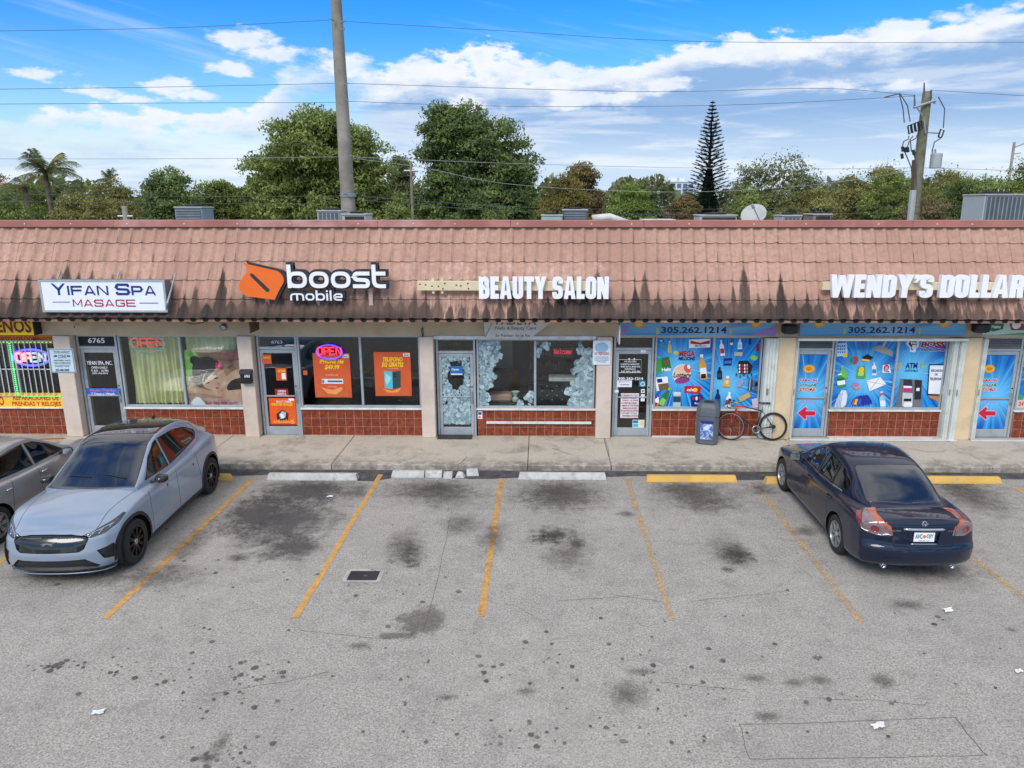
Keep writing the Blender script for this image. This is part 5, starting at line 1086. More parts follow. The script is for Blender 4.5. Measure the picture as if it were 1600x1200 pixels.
t = thing('welcome_sign', 'red lit Welcome sign behind the right salon pane', 'LED sign', wp(880, 555, 17.6)); mb = MB(); q = wp(880, 551, 17.6); mb.box(q.x-.26, 17.6, q.z-.12, q.x+.26, 17.62, q.z+.12, bev=.005); part(mb, 'panel', M_['black'], t)
mb = MB(); tube_text_px(mb, 'Welcome', 866, 545.5, 893, 553, 17.59, .007, .7, .22); part(mb, 'tube_letters', emis('led_red', (1, .03, .06, 1), .6), t)
# no-trespassing sign, salon corner
def d(P):
    P.oval(940, 543, 11, 8, ink(150, 186, 214)); P.text('NO TRESPASSING', 929, 550, 951.5, 555, ink(176, 70, 90), .03)
    for k in range(4): P.text('VIOLATORS WILL BE PROSECUTED', 929+(k == 3)*4, 557+k*2.6, 951-(k == 3)*4, 558.8+k*2.6, ink(80, 110, 160), .01)
flat_sign('no_trespassing_sign', 'white no trespassing sign with blue crest on the pillar right of the salon', 'sign', 926, 532, 954.5, 570, 17.0, ink(222, 230, 236), d)
def d(P): P.box(747, 644, 752.5, 648, ink(40, 60, 130)); P.oval(749.5, 651.5, 2, 2, ink(220, 120, 130))
flat_sign('tile_sticker', 'small white and blue sticker on the top left tile under the salon window', 'sticker', 746.5, 643, 753.5, 654.5, 17.187, W_, d, .002)

# ---- dollar shop vinyls
def burst_mat(name, cx, cz, c0, c1, c2, n=9.0):
    m, N = newmat(name); P = N.n('ShaderNodeNewGeometry').outputs['Position']; s = N.n('ShaderNodeSeparateXYZ', {0: P})
    dx, dz = N.m('SUBTRACT', s.outputs[0], cx), N.m('SUBTRACT', s.outputs[2], cz); a = N.m('ARCTAN2', dx, dz); r = N.m('SQRT', N.m('ADD', N.m('POWER', dx, 2.0), N.m('POWER', dz, 2.0)))
    nn = N.n('ShaderNodeTexNoise', {'Vector': N.n('ShaderNodeCombineXYZ', {0: N.m('MULTIPLY', N.m('SINE', a), n), 1: N.m('MULTIPLY', N.m('COSINE', a), n), 2: 0.0}), 'Scale': 1.0, 'Detail': 3}).outputs[0]
    thin = N.n('ShaderNodeTexNoise', {'Vector': N.n('ShaderNodeCombineXYZ', {0: N.m('MULTIPLY', N.m('SINE', a), n*3), 1: N.m('MULTIPLY', N.m('COSINE', a), n*3), 2: 3.0}), 'Scale': 1.0, 'Detail': 1}).outputs[0]
    c = N.mix(N.ss(nn, .35, .65), c0, c1); c = N.mix(N.m('MULTIPLY', N.ss(thin, .62, .68), .7), c, c2); c = N.mix(N.m('MULTIPLY', N.ss(r, .9, .0), .75), c, c2)
    p = N.n('ShaderNodeBsdfPrincipled', {'Base Color': c, 'Roughness': .3, 'Specular IOR Level': .35}); out(N, p.outputs[0]); return m
blu0, blu1, blu2 = srgb(16, 84, 176), srgb(30, 150, 222), srgb(120, 214, 250)
YV = 17.2545
def bottle(P, x, y, w, h, col, cap=None, rot=0, label=None):
    """a bottle on the print: body, shoulder, neck and cap"""
    c, s = math.cos(R(-rot)), math.sin(R(-rot)); f = lambda u, v: (x+u*w*c-v*h*s, y+u*w*s+v*h*c)
    P.poly([f(*q) for q in ((-.5, .5), (.5, .5), (.5, -.1), (.42, -.2), (.17, -.32), (.17, -.44), (-.17, -.44), (-.17, -.32), (-.42, -.2), (-.5, -.1))], col)
    P.poly([f(*q) for q in ((-.22, -.42), (.22, -.42), (.22, -.54), (-.22, -.54))], cap or W_)
    if label: P.poly([f(*q) for q in ((-.44, .34), (.44, .34), (.44, .02), (-.44, .02))], label)
def vinyl(name, parent, draw, Y=YV):
    P = Print(Y); draw(P); return B(P.mb, name, P.mats, fix=False)
wins = [o for o in scene.objects if o.name.startswith('window') and o.parent is bld]
bm1 = burst_mat('burst_left', wp(1062, 575, YV).x, wp(1062, 575, YV).z, blu0, blu1, blu2); bm2 = burst_mat('burst_mid', wp(1135, 600, YV).x, wp(1135, 600, YV).z, blu0, blu1, blu2)
GRN = ink(40, 120, 50); LG = ink(140, 200, 70); NV = ink(20, 40, 110)
def d(P):
    P.world([(2.765, .885), (4.082, .885), (4.082, 2.57), (2.765, 2.57)], bm1)
    P.poly([(1023, 562), (1045, 557), (1049, 575), (1029, 584), (1024, 580)], GRN); P.poly([(1024, 562), (1034, 560), (1034, 582), (1029, 584), (1024, 580)], ink(60, 160, 70)); P.text('Hein', 1034, 574, 1048, 580, W_, .04, rot=8)
    P.poly([(1042+4.2*math.sin(k*.6283)*(1 if k % 2 == 0 else .4), 566-4.2*math.cos(k*.6283)*(1 if k % 2 == 0 else .4)) for k in range(10)], RED)
    P.box(1076, 530, 1110, 543, W_, rot=2); P.poly([(1079, 532), (1094, 535.5), (1109, 531.5), (1109, 537), (1094, 538.5), (1079, 537)], ink(180, 20, 40)); P.text('Marlboro', 1086, 538.5, 1104, 542, K_, .01)
    P.text('MEGA', 1061, 548, 1086, 557, RED, .045); P.text('MILLIONS', 1060, 557.5, 1086, 563, NV, .05, shear=.15); P.oval(1056, 551, 4, 3, YE)
    P.oval(1065, 584, 15, 15, W_); P.oval(1065, 584, 13.8, 13.8, ink(236, 200, 176)); P.oval(1066, 594, 12, 5, ink(150, 60, 130), rot=8); P.oval(1074, 576, 5.5, 7, ink(226, 90, 70), rot=30); P.oval(1076, 573, 2.6, 3.4, W_, rot=30); P.text('Lottery', 1052, 582, 1080, 592, ink(30, 60, 50), .03, shear=.2)
    bottle(P, 1098, 574, 11, 38, ink(226, 160, 50), W_, 6, W_); P.box(1095, 584, 1103, 591, K_, rot=6)
    P.poly([(1023, 590), (1043, 588), (1045, 607), (1026, 611)], W_); P.poly([(1028, 600), (1044, 598), (1045, 607), (1030, 610)], ink(120, 90, 60)); P.poly([(1026, 592), (1034, 591), (1035, 597), (1027, 598)], NV)
    P.box(1069, 603, 1095, 613.5, RED, rot=-2); P.oval(1086, 609, 4, 3, YE); P.text('cafe', 1073, 606, 1083, 611, W_, .02)
    bottle(P, 1038, 622, 9, 34, GRN, LG, -28, LG); bottle(P, 1025, 628, 8, 20, W_, RED, -22, RED); bottle(P, 1046, 548-6, 6, 18, ink(200, 190, 120), W_, 0); bottle(P, 1034, 538, 8, 12, ink(40, 150, 190), W_, 10)
    P.box(1051, 613, 1064, 637, ink(180, 200, 200)); P.box(1051.5, 619, 1063.5, 628, ink(40, 70, 90)); P.box(1052, 612, 1063, 616, ink(220, 226, 226)); P.poly([(1079, 618), (1096, 616), (1097, 636), (1080, 638)], ink(24, 40, 120)); [P.oval(1083+k*5, 622, 2, 3, RED if k % 2 == 0 else W_) for k in range(3)]; P.text('Bud', 1085, 628, 1092, 631, W_, .02)
vinyl('window_vinyl', bld, d)
def d(P):
    P.world([(4.14, .885), (5.21, .885), (5.21, 2.57), (4.14, 2.57)], bm2)
    bottle(P, 1128, 544, 7, 24, W_, ink(220, 220, 226), 6, RED); bottle(P, 1143, 535, 5, 12, ink(60, 90, 120), K_, 0, W_); bottle(P, 1156, 538, 7, 15, W_, ink(200, 220, 226), 0, ink(180, 220, 240)); P.box(1169, 528, 1174, 538, NV); P.box(1181, 537, 1187, 549, ink(140, 30, 60)); P.box(1147, 550, 1160, 556, ink(200, 190, 160)); P.oval(1178, 559, 6, 4, LG, rot=-10)
    P.poly([(1131, 560), (1144, 559), (1143, 571), (1130, 571)], NV); P.poly([(1132, 564), (1143, 563), (1142, 568), (1131, 568)], ink(60, 120, 210))
    P.poly([(1154, 564), (1168, 563), (1176, 572), (1172, 584), (1154, 584), (1152, 574)], ink(30, 26, 34)); [P.box(1154+(k % 5)*4, 569+(k//5)*5, 1156.5+(k % 5)*4, 572.5+(k//5)*5, (W_, RED, W_, ink(220, 140, 150), K_)[k % 5]) for k in range(15)]; [P.oval(1150+k*6, 585+(k % 2)*3, 1.2, 2.5, (K_, ink(90, 40, 60), K_, NV, K_)[k]) for k in range(5)]
    bottle(P, 1124, 583, 8, 18, ink(20, 24, 40), K_, 0, ink(50, 60, 100)); P.poly([(1131, 591), (1141, 592), (1140, 605), (1128, 603)], ink(232, 170, 80)); P.box(1134, 587, 1139, 591, W_); P.box(1133, 594, 1138, 599, ink(246, 220, 180)); P.oval(1156, 599, 4, 7, ink(170, 150, 190), rot=-30)
    P.box(1168, 592, 1176, 610, ink(60, 70, 90)); P.box(1170, 592, 1172, 610, W_); P.box(1177, 594, 1186, 611, ink(90, 100, 120)); P.oval(1181, 600, 3, 4, K_)
    bottle(P, 1121, 622, 8, 26, NV, K_, 0, ink(40, 80, 170)); bottle(P, 1138, 624, 8, 22, W_, W_, -8, ink(200, 60, 60)); P.box(1137.5, 622, 1142, 626, NV, rot=8); P.box(1153, 616, 1172, 624, ink(200, 170, 110), rot=30); P.box(1174, 622, 1184, 636, ink(210, 190, 210), rot=12)
vinyl('window_vinyl', bld, d)
bm3 = burst_mat('burst_right', wp(1350, 590, YV).x, wp(1350, 590, YV).z, blu0, blu1, blu2); bm4 = burst_mat('burst_far', wp(1425, 580, YV).x, wp(1425, 580, YV).z, blu0, blu1, blu2)
def q(x, y): return (1220+x/4.21, 480+y/4.21)      # from an enlarged survey view of this bay
def qq(l): return [q(*p) for p in l]
def d(P):
    P.world([(7.02, .885), (8.42, .885), (8.42, 2.57), (7.02, 2.57)], bm3)
    P.poly(qq([(365, 240), (435, 232), (440, 300), (410, 320), (370, 325)]), ink(190, 220, 240)); [P.box(*q(372+14*k, 250+20*j), *q(382+14*k, 262+20*j), ink(60, 110, 190)) for k in range(4) for j in range(3)]; P.box(*q(410, 300), *q(438, 328), YE)
    P.text('JABON\nLIQUIDO', *q(498, 215), *q(560, 285), ink(90, 130, 190), .03); P.poly(qq([(640, 250), (680, 255), (735, 290), (735, 325), (600, 280), (600, 262)]), ink(150, 150, 150)); P.poly(qq([(665, 255), (702, 190), (714, 192), (680, 258)]), ink(190, 190, 186))
    P.oval(*q(465, 348), 6, 7, ink(60, 170, 140)); P.oval(*q(487, 348), 5.5, 6.5, ink(190, 60, 70)); P.oval(*q(465, 348), 4, 5, ink(40, 130, 150)); P.poly(qq([(530, 330), (570, 308), (608, 330), (580, 352), (550, 350)]), K_); P.poly(qq([(532, 338), (585, 345), (578, 358), (532, 350)]), YE)
    P.poly(qq([(505, 390), (552, 385), (556, 460), (548, 470), (492, 465)]), ink(90, 160, 60)); P.oval(*q(528, 410), 4.5, 4.5, YE); P.box(*q(505, 425), *q(545, 450), ink(180, 220, 110)); bottle(P, *q(612, 405), 7, 20, W_, ink(180, 200, 230), 0, ink(60, 130, 200)); P.poly(qq([(668, 380), (712, 375), (722, 430), (665, 432)]), W_); P.oval(*q(692, 398), 5, 5, RED); P.oval(*q(692, 404), 3, 4, ink(120, 190, 230)); P.text('Tide', *q(672, 412), *q(712, 428), RED, .04)
    bottle(P, *q(410, 430), 10, 20, ink(110, 190, 90), LG, 12); bottle(P, *q(392, 480), 14, 20, ink(60, 150, 60), W_, 10, W_); P.text('Suavitel', *q(368, 462), *q(412, 478), NV, .03)
    P.poly(qq([(478, 505), (512, 500), (518, 525), (495, 540), (470, 525)]), ORL); P.oval(*q(488, 510), 6, 4, ink(170, 130, 190)); P.poly(qq([(560, 480), (650, 458), (690, 505), (580, 552)]), W_); P.poly(qq([(565, 484), (685, 506), (684, 509), (564, 488)]), ink(200, 170, 180)); P.poly(qq([(645, 465), (585, 545), (580, 545), (640, 465)]), ink(200, 170, 180))
    P.poly(qq([(395, 545), (425, 545), (435, 580), (425, 640), (395, 668), (345, 668), (365, 600)]), ink(220, 226, 236)); [P.poly(qq([(396-k*8+4, 560), (400-k*8+4, 560), (388-k*9, 660), (382-k*9, 660)]), ink(150, 170, 200)) for k in range(4)]
    P.poly(qq([(475, 600), (515, 580), (570, 575), (595, 615), (595, 632), (540, 640), (480, 640), (460, 630)]), ink(30, 50, 150)); [P.poly(qq([(465+k*14, 636), (478+k*12, 602), (490+k*12, 600), (480+k*14, 640)]), (ink(220, 90, 40), YE, ink(40, 80, 190), ink(60, 90, 200))[k]) for k in range(4)]
    bottle(P, *q(664, 610), 9, 26, ink(150, 200, 230), ink(220, 230, 240), 6, W_); P.poly(qq([(643, 565), (672, 558), (672, 572), (652, 578)]), ink(230, 70, 60))
vinyl('window_vinyl', bld, d)
def d(P):
    P.world([(8.48, .885), (9.57, .885), (9.57, 2.57), (8.48, 2.57)], bm4)
    P.poly(qq([(825, 240), (840, 215), (865, 203), (895, 210), (912, 235), (905, 262), (890, 272), (885, 297), (850, 294), (848, 268)]), W_); P.poly(qq([(838, 240), (850, 222), (868, 214), (890, 220), (900, 238), (893, 256), (878, 268), (872, 284), (858, 282), (858, 262), (848, 254)]), K_)
    [P.poly(qq([(856+11*k, 226+2*k), (864+11*k, 226+2*k), (864+11*k, 244), (856+11*k, 244)]), W_) for k in range(4)]; P.poly(qq([(862, 250), (895, 248), (882, 264), (872, 280), (864, 278)]), W_)
    P.text('BOSS', *q(920, 224), *q(1086, 264), W_, .10, shear=.22); P.text('BOSS', *q(922, 226), *q(1084, 262), ink(176, 30, 60), .05, shear=.22); P.text('REVOLUTION', *q(918, 272), *q(1100, 290), W_, .06, shear=.1); P.text('REVOLUTION', *q(920, 274), *q(1098, 288), NV, .03, shear=.1)
    P.text('ATM', *q(818, 365), *q(900, 402), NV, .03); P.text('DISPONIBLE', *q(814, 410), *q(902, 424), NV, .01); P.text('$', *q(768, 362), *q(796, 412), ink(190, 180, 80), .04); P.text('$', *q(915, 358), *q(942, 410), ink(190, 180, 80), .04)
    P.poly(qq([(785, 470), (930, 478), (925, 668), (752, 664)]), ink(110, 112, 116)); P.poly(qq([(805, 475), (860, 475), (865, 520), (805, 515)]), ink(50, 50, 56)); P.poly(qq([(806, 530), (860, 528), (862, 556), (806, 556)]), ink(206, 40, 130)); P.poly(qq([(806, 516), (860, 518), (860, 530), (806, 530)]), W_); P.poly(qq([(800, 560), (866, 565), (864, 650), (796, 650)]), ink(200, 204, 206)); P.box(*q(806, 600), *q(858, 618), K_); P.poly(qq([(880, 478), (925, 480), (920, 606), (876, 606)]), ink(40, 40, 46)); P.box(*q(888, 530), *q(912, 550), W_); P.box(*q(806, 625), *q(862, 655), W_)
    a_ = [(972, 374), (1070, 374), (1070, 580), (960, 576)]; P.poly(qq(a_), K_); P.poly(qq([(978, 382), (1068, 382), (1066, 572), (967, 568)]), ink(236, 240, 248)); P.text('RECARGA', *q(986, 408), *q(1064, 424), K_, .04); P.text('DE', *q(1010, 434), *q(1030, 448), K_, .04); P.text('TELEFONO', *q(975, 462), *q(1062, 480), K_, .04); P.poly(qq([(965, 580), (1040, 584), (1040, 620), (1015, 612), (980, 596)]), ink(190, 130, 110))
vinyl('window_vinyl', bld, d)
bmd = burst_mat('burst_door', 6.45, 1.15, blu0, blu1, blu2, 6); bmd2 = burst_mat('burst_door_far', 10.88, 1.15, blu0, blu1, blu2, 6)
def door_print(x0, x1, mat, dx, dy=0):
    P = Print(17.2495); P.world([(x0, .345), (x1, .345), (x1, 2.165), (x0, 2.165)], mat)
    f = lambda x, y: q(x+dx, y+dy)
    for s_, y, c in (('FARAON', 470, RED), ('DOLLAR', 500, GRN), ('STORE', 530, RED)): P.text(s_, *f(124+(y-470)*-.12, y), *f(242-(y-470)*.15, y+22), W_, .10); P.text(s_, *f(126-(y-470)*.12, y+2), *f(240-(y-470)*.15, y+20), c, .04)
    P.text('CON LA FUERZA', *f(112, 592), *f(262, 608), ink(190, 150, 210), .04); P.text('DEL DOLAR', *f(125, 612), *f(235, 628), ink(190, 150, 210), .04)
    for g, c in ((5, ink(230, 170, 210)), (0, ink(206, 30, 50))):
        P.poly([f(*p) for p in ((112-g*1.3, 696), (160, 656-g*1.4), (172+g, 664-g), (160+g, 684-g), (222, 684-g), (228+g, 697), (222, 712+g), (162+g, 712+g), (170+g, 730+g), (158, 738+g*1.4))], c)
    for k in range(3): P.oval(*f(185, 405), 10-k*2.2, 6.5-k*1.5, (ink(226, 160, 40), ink(244, 196, 70), ink(210, 140, 40))[k])   # plain gold coin
    B(P.mb, 'door_vinyl', P.mats, fix=False)
door_print(6.165, 6.815, bmd, 0); door_print(10.555, 11.245, bmd2, 1186)
P = Print(YV); P.world([(11.46, .885), (12.76, .885), (12.76, 2.57), (11.46, 2.57)], burst_mat('burst_edge', 12.3, 1.7, blu0, blu1, blu2)); P.poly(qq([(1545, 590), (1600, 590), (1600, 668), (1535, 668)]), ink(226, 200, 190)); P.box(*q(1550, 575), *q(1600, 610), ink(60, 150, 120)); P.text('24', *q(1560, 620), *q(1600, 650), OR, .05); P.poly(qq([(1575, 275), (1600, 268), (1600, 318), (1585, 314)]), W_); B(P.mb, 'window_vinyl', P.mats, fix=False)
# louvred transoms over the two faraon doors
for x0, x1 in ((6.085, 6.895), (10.475, 11.325)):
    for k in range(4): mb = MB(); mb.add([(x0, 17.235, 2.34+k*.058), (x1, 17.235, 2.34+k*.058), (x1, 17.255, 2.385+k*.058), (x0, 17.255, 2.385+k*.058)], [(0, 1, 2, 3)]); B(mb, 'louvre_blade', pbr('louvre_grey', srgb(120, 120, 122), .4, .3) if k == 0 and x0 < 7 else bpy.data.materials['louvre_grey'], fix=False)
# phone-number banners
def banner_mat(name, cx): return burst_mat(name, cx, 2.75, srgb(70, 140, 200), srgb(120, 186, 222), srgb(150, 190, 224), 5)
def banner(lab, x0, x1, y0, y1, Y, name_, cx, tx0, tx1, title=None, extra=None):
    a, b = wp(x0, y1, Y), wp(x1, y0, Y); t = thing('banner', lab, 'banner', ((a.x+b.x)/2, Y, a.z)); mb = MB(); mb.box(a.x, Y, a.z, b.x, Y+.02, 3.09, bev=.004); part(mb, 'panel', banner_mat(name_, cx), t)
    P = Print(Y-.0006)
    if title: P.text(title, x0+.22*(x1-x0), 494, x0+.76*(x1-x0), 504.5, YE, .10); P.text(title, x0+.225*(x1-x0), 494.5, x0+.755*(x1-x0), 504, RED, .05)
    if tx0: P.text('305.262.1214', tx0, 510.5, tx1, 520.5, ink(20, 30, 80), .025)
    for u in (.12, .87):
        cx_ = x0+u*(x1-x0); P.oval(cx_, 506, 9, 6, ink(226, 160, 40)); P.oval(cx_, 506, 6.5, 4.2, ink(244, 196, 70))
    if tx0:
        for xx in (tx0-8, tx1+3): P.box(xx, 512, xx+5, 522, ink(180, 190, 130))
    if extra: extra(P)
    tprint(P, 'print', t); return t
banner('pale blue banner with phone number 305.262.1214 above the lottery window', 969, 1213, 505, 524, 17.055, 'banner_blue_left', 4.0, 1033, 1136, None, lambda P: (P.poly([(1172, 524), (1213, 509), (1213, 524)], ink(170, 130, 190)), P.poly([(969, 512), (985, 505), (976, 524), (969, 524)], ink(160, 140, 200))))
banner('deep blue banner with store name and 305.262.1214 above the boxing fist window', 1249, 1510, 503, 524, 16.985, 'banner_blue_right', 8.2, 1325, 1431, 'FARAON DOLLAR STORE')
banner('green and white banner with drink boxes at the right edge', 1534, 1720, 503, 523, 16.985, 'banner_green', 12.4, None, None, None, lambda P: (P.poly([(1535, 500), (1720, 500), (1720, 523), (1535, 523)], ink(190, 216, 206)), P.poly([(1538, 500), (1570, 500), (1567, 514), (1552, 518), (1539, 514)], ink(50, 110, 70)), P.text('Heine', 1549, 508, 1564, 513, W_, .03), P.poly([(1575, 500), (1600, 500), (1600, 516), (1580, 516)], ink(160, 50, 60)), P.oval(1588, 508, 8, 6, W_), P.poly([(1560, 523), (1640, 516), (1720, 523)], ink(80, 160, 110))))
# wall speakers
def speaker(px, py, lab, Y=17.02):
    c = wp(px, py, Y); t = thing('wall_speaker', lab, 'speaker', c); mb = MB(); mb.box(-.17, -.26, -.12, .17, -.02, .11, bev=.04); mb.build('cabinet', M_['black'], t)
    mb = MB(); mb.box(-.14, -.268, -.09, .14, -.262, .08, bev=.002); mb.build('grille', pbr('speaker_grille', (.03, .03, .032, 1), .7, bump=.4, bscale=200), t); mb = MB(); mb.box(-.03, -.02, -.04, .03, 0, .04); mb.build('mount', M_['black'], t)
speaker(1231, 512, 'black wall speaker under the eave left of the deep blue banner'); speaker(1527, 510, 'black wall speaker under the eave left of the green banner')
t = thing('hanging_sign', 'small pale board hanging edge-on above the left dollar shop door', 'hanging sign', wp(967, 505, 16.75)); q0 = t.location; mb = MB(); mb.box(q0.x-.012, 16.5, q0.z-.45, q0.x+.012, 16.95, q0.z-.0, bev=.003); part(mb, 'board', pbr('board_pale', srgb(206, 206, 210), .6), t); mb = MB(); mb.tube([(q0.x, 16.6, q0.z), (q0.x, 16.6, q0.z+.09)], .008, 5); part(mb, 'hanger', M_['black'], t)
# lettering and notices on the left dollar shop door
P = Print(17.2495)
for e in ((967, 561.5, 1002, 562), (967, 582, 1002, 582.5), (966.6, 562, 967.1, 582), (1001.6, 562, 1002.1, 582)): P.box(*e, W_)
for s_, x0, x1, y in (('WE ARE OPEN', 975, 994, 563.5), ('LUNES A SABADO', 970, 999, 567.5), ('8:00 AM a 8:00 PM', 970, 1000, 571.5), ('DOMINGOS', 976, 993, 575.3), ('9:00 AM a 6:00 PM', 970, 1000, 579)): P.text(s_, x0, y, x1, y+2.7, W_, .02)
P.oval(983, 561, 1.4, 1.6, W_); P.oval(991, 561, 1.4, 1.6, W_); P.poly([(979, 567), (996, 567), (987.5, 572)], ink(180, 90, 100)) if False else None
P.text('*305-262-1214', 963, 589, 1005, 593.5, W_, .03); B(P.mb, 'door_lettering', P.mats, fix=False)
def d(P): P.text('IMPORTANT NOTICE', 967, 595.5, 984, 598, ink(150, 110, 180), .01); P.text('NO SMOKING', 969, 600, 983, 602, ink(70, 60, 140), .03)
poster('door_notice', 'white notice above the push bar of the left dollar shop door', 964, 594.5, 987.5, 604.8, d, 17.228, W_, 'notice')
def d(P): P.oval(1004, 600, 3.8, 3.4, W_); P.oval(1004, 600, 2.6, 2.2, ink(60, 150, 180))
poster('door_sticker', 'teal sticker with a white circle above the push bar of the left dollar shop door', 998, 594.5, 1009, 604.5, d, 17.228, ink(50, 130, 150), 'sticker')
def d(P):
    for k, s_ in enumerate(('IT IS MANDATORY THAT', 'PERSONS IN GENERAL', 'PUBLIC, 18 YEARS', 'CUSTOMERS AND CHILDREN', 'REMAIN IN THE STORE', 'WEARING SHIRTS AND SHOES', 'IN THIS STORE FOLLOWING', 'LAW, SUBJECT TO POLICE', 'PROSECUTION')): P.text(s_, 970.5+(k % 3), 616.5+k*4, 997-(k % 2)*2, 619+k*4, ink(150, 50, 66), .03)
poster('door_notice', 'tall white notice with red capitals on the lower left dollar shop door', 969, 614.5, 998.5, 653, d, 17.228, ink(226, 222, 222), 'notice')
def d(P): P.box(989, 657, 997, 661, ink(60, 110, 150)); P.box(989, 662.5, 997, 667, ink(60, 190, 200)); P.oval(1003, 661, 3, 3, YE)
poster('door_sticker', 'blue and cream sticker pair at the bottom of the left dollar shop door', 988, 656, 1007, 668.5, d, 17.228, ink(206, 224, 224), 'sticker')
poster('door_card', 'plain white card right of the red capitals notice', 1001, 616, 1007.5, 627, lambda P: None, 17.228, W_, 'card')
poster('door_sticker', 'round white sticker just under the push bar of the left dollar shop door', 1001.5, 608, 1007.5, 614, lambda P: P.oval(1004.5, 611, 1.5, 1.5, ink(60, 60, 70)), 17.228, W_, 'sticker')
poster('door_sticker', 'small white sticker in the top right corner of the left dollar shop door', 1001, 547, 1009, 551, lambda P: None, 17.228, W_, 'sticker')
poster('door_sticker', 'small pale sticker at the left end under the push bar, left dollar shop door', 959, 609.5, 966.5, 613.5, lambda P: None, 17.2275, W_, 'sticker')
P = Print(17.252); P.text('6757', 978, 532, 998, 537.5, ink(110, 96, 70), .01); B(P.mb, 'street_number', P.mats, fix=False)
# ================================================================ trash can
canm = pbr('can_grey', srgb(92, 100, 106), .6, var=.06, dirt=srgb(70, 72, 74), dirtamt=.4, dscale=5)
def ad_mat(name):
    m, N = newmat(name); P = N.n('ShaderNodeNewGeometry').outputs['Position']; nz_ = N.noise(P, 5, 4, .6, dist=1.5)
    c = N.mix(N.ss(nz_, .4, .6), srgb(70, 100, 170), srgb(206, 224, 240)); c = N.mix(N.ss(N.noise(P, 7.0, 3, .5), .58, .66), c, srgb(196, 120, 140)); p = N.n('ShaderNodeBsdfPrincipled', {'Base Color': c, 'Roughness': .4}); out(N, p.outputs[0]); return m
t = thing('trash_can', 'grey square trash can with advert panels standing by the lottery window', 'trash can', (3.97, 16.80, .132), R(-17))
def oct_ring(h, c): return [(-h+c, -h), (h-c, -h), (h, -h+c), (h, h-c), (h-c, h), (-h+c, h), (-h, h-c), (-h, -h+c)]
def oct_loft(mb, secs):
    vs = []; 
    for h, c, z in secs: vs += [(x, y, z) for x, y in oct_ring(h, c)]
    fs = [tuple(range(7, -1, -1))]+[(k*8+i, k*8+(i+1) % 8, k*8+8+(i+1) % 8, k*8+8+i) for k in range(len(secs)-1) for i in range(8)]+[tuple((len(secs)-1)*8+i for i in range(8))]; mb.add(vs, fs)
mb = MB(); oct_loft(mb, [(.235, .08, 0), (.25, .085, .03), (.25, .085, .69)]); mb.build('body', canm, t)
mb = MB(); oct_loft(mb, [(.25, .085, .692), (.265, .09, .70), (.265, .09, .80), (.25, .085, .90), (.20, .07, .985), (.195, .07, .99)]); mb.build('hood', canm, t)
mb = MB(); mb.prism([(.125*math.cos(k*.5236), .095*math.sin(k*.5236)) for k in range(12)], .9905, .996, 'xy'); mb.build('opening', M_['black'], t)
for rz, nm in ((0, 'advert_a'), (R(-90), 'advert_b')):
    mb = MB(); M = Matrix.Rotation(rz, 4, 'Z'); mb.box(-.165, -.262, .12, .165, -.251, .62, M, bev=.004); f = mb.build('advert_frame', canm, t)
    mb = MB(); mb.box(-.145, -.268, .14, .145, -.2625, .60, M); mb.build('advert', ad_mat(nm), f)
    mb = MB(); mb.box(-.145, -.2695, .52, .145, -.2682, .60, M); mb.build('advert_header', ink(40, 56, 120), f)

# ================================================================ bicycle, leaning along the wall, front wheel at its left
tyre = pbr('bike_tyre', (.02, .02, .02, 1), .8); rimb = pbr('bike_rim', (.03, .03, .032, 1), .35, .5); rims = pbr('bike_rim_bare', srgb(150, 140, 130), .4, .6); bred = pbr('bike_red', srgb(196, 44, 50), .3, coat=.5); bblk = pbr('bike_black', (.02, .02, .024, 1), .3, coat=.4); chrome = pbr('bike_steel', srgb(170, 172, 174), .3, .9)
bk = thing('bicycle', 'red and black road bicycle with drop handlebars leaning by the lottery window', 'bicycle', (5.06, 16.90, .132), 0)
RW = .345; REAR = Vector((.50, 0, RW)); FRONT = Vector((-.50, 0, RW)); BBK = Vector((.09, 0, .28)); SEAT = Vector((.235, .02, .80)); HEADT = Vector((-.365, .02, .83)); HEADB = Vector((-.395, .015, .70))
lean = Matrix.Rotation(R(-7), 4, 'X'); 
def bike(mb, name, mat, parent=bk, M=lean, smooth=True, **kw): mb.v = [tuple(M @ Vector(v)) for v in mb.v]; return mb.build(name, mat, parent, smooth, **kw)
steer = Matrix.Translation(HEADB) @ Matrix.Rotation(R(-24), 4, 'Z') @ Matrix.Translation(-HEADB)
for cpos, M, rm in ((REAR, lean, rimb), (FRONT, lean @ steer, rims)):
    Rx = Matrix.Translation(cpos) @ Matrix.Rotation(R(90), 4, 'X')
    mb = MB(); mb.lathe([(RW-.018+.018*math.cos(q), .016*math.sin(q)) for q in [k*math.pi/4 for k in range(8)]], 40, Rx, True); wh = bike(mb, 'wheel', tyre, M=M)
    mb = MB(); mb.lathe([(RW-.036, -.010), (RW-.030, -.012), (RW-.055, -.005), (RW-.055, .005), (RW-.030, .012)], 40, Rx, True); bike(mb, 'rim', rm, wh, M)
    mb = MB()
    for k in range(20):
        a0 = k*2*math.pi/20; a1 = a0+(.45 if k % 2 else -.45); mb.tube([cpos+Vector((.02*math.cos(a1), .02*(1 if k % 2 else -1), .02*math.sin(a1))), cpos+Vector(((RW-.05)*math.cos(a0), 0, (RW-.05)*math.sin(a0)))], .0016, 4)
    bike(mb, 'spokes', chrome, wh, M)
    mb = MB(); mb.lathe([(0, -.05), (.02, -.05), (.02, -.02), (.012, 0), (.02, .02), (.02, .05), (0, .05)], 10, Rx); bike(mb, 'hub', bblk, wh, M)
mb = MB(); mb.tube([HEADB, BBK], [.021, .021], 8); fr = bike(mb, 'frame', bblk)
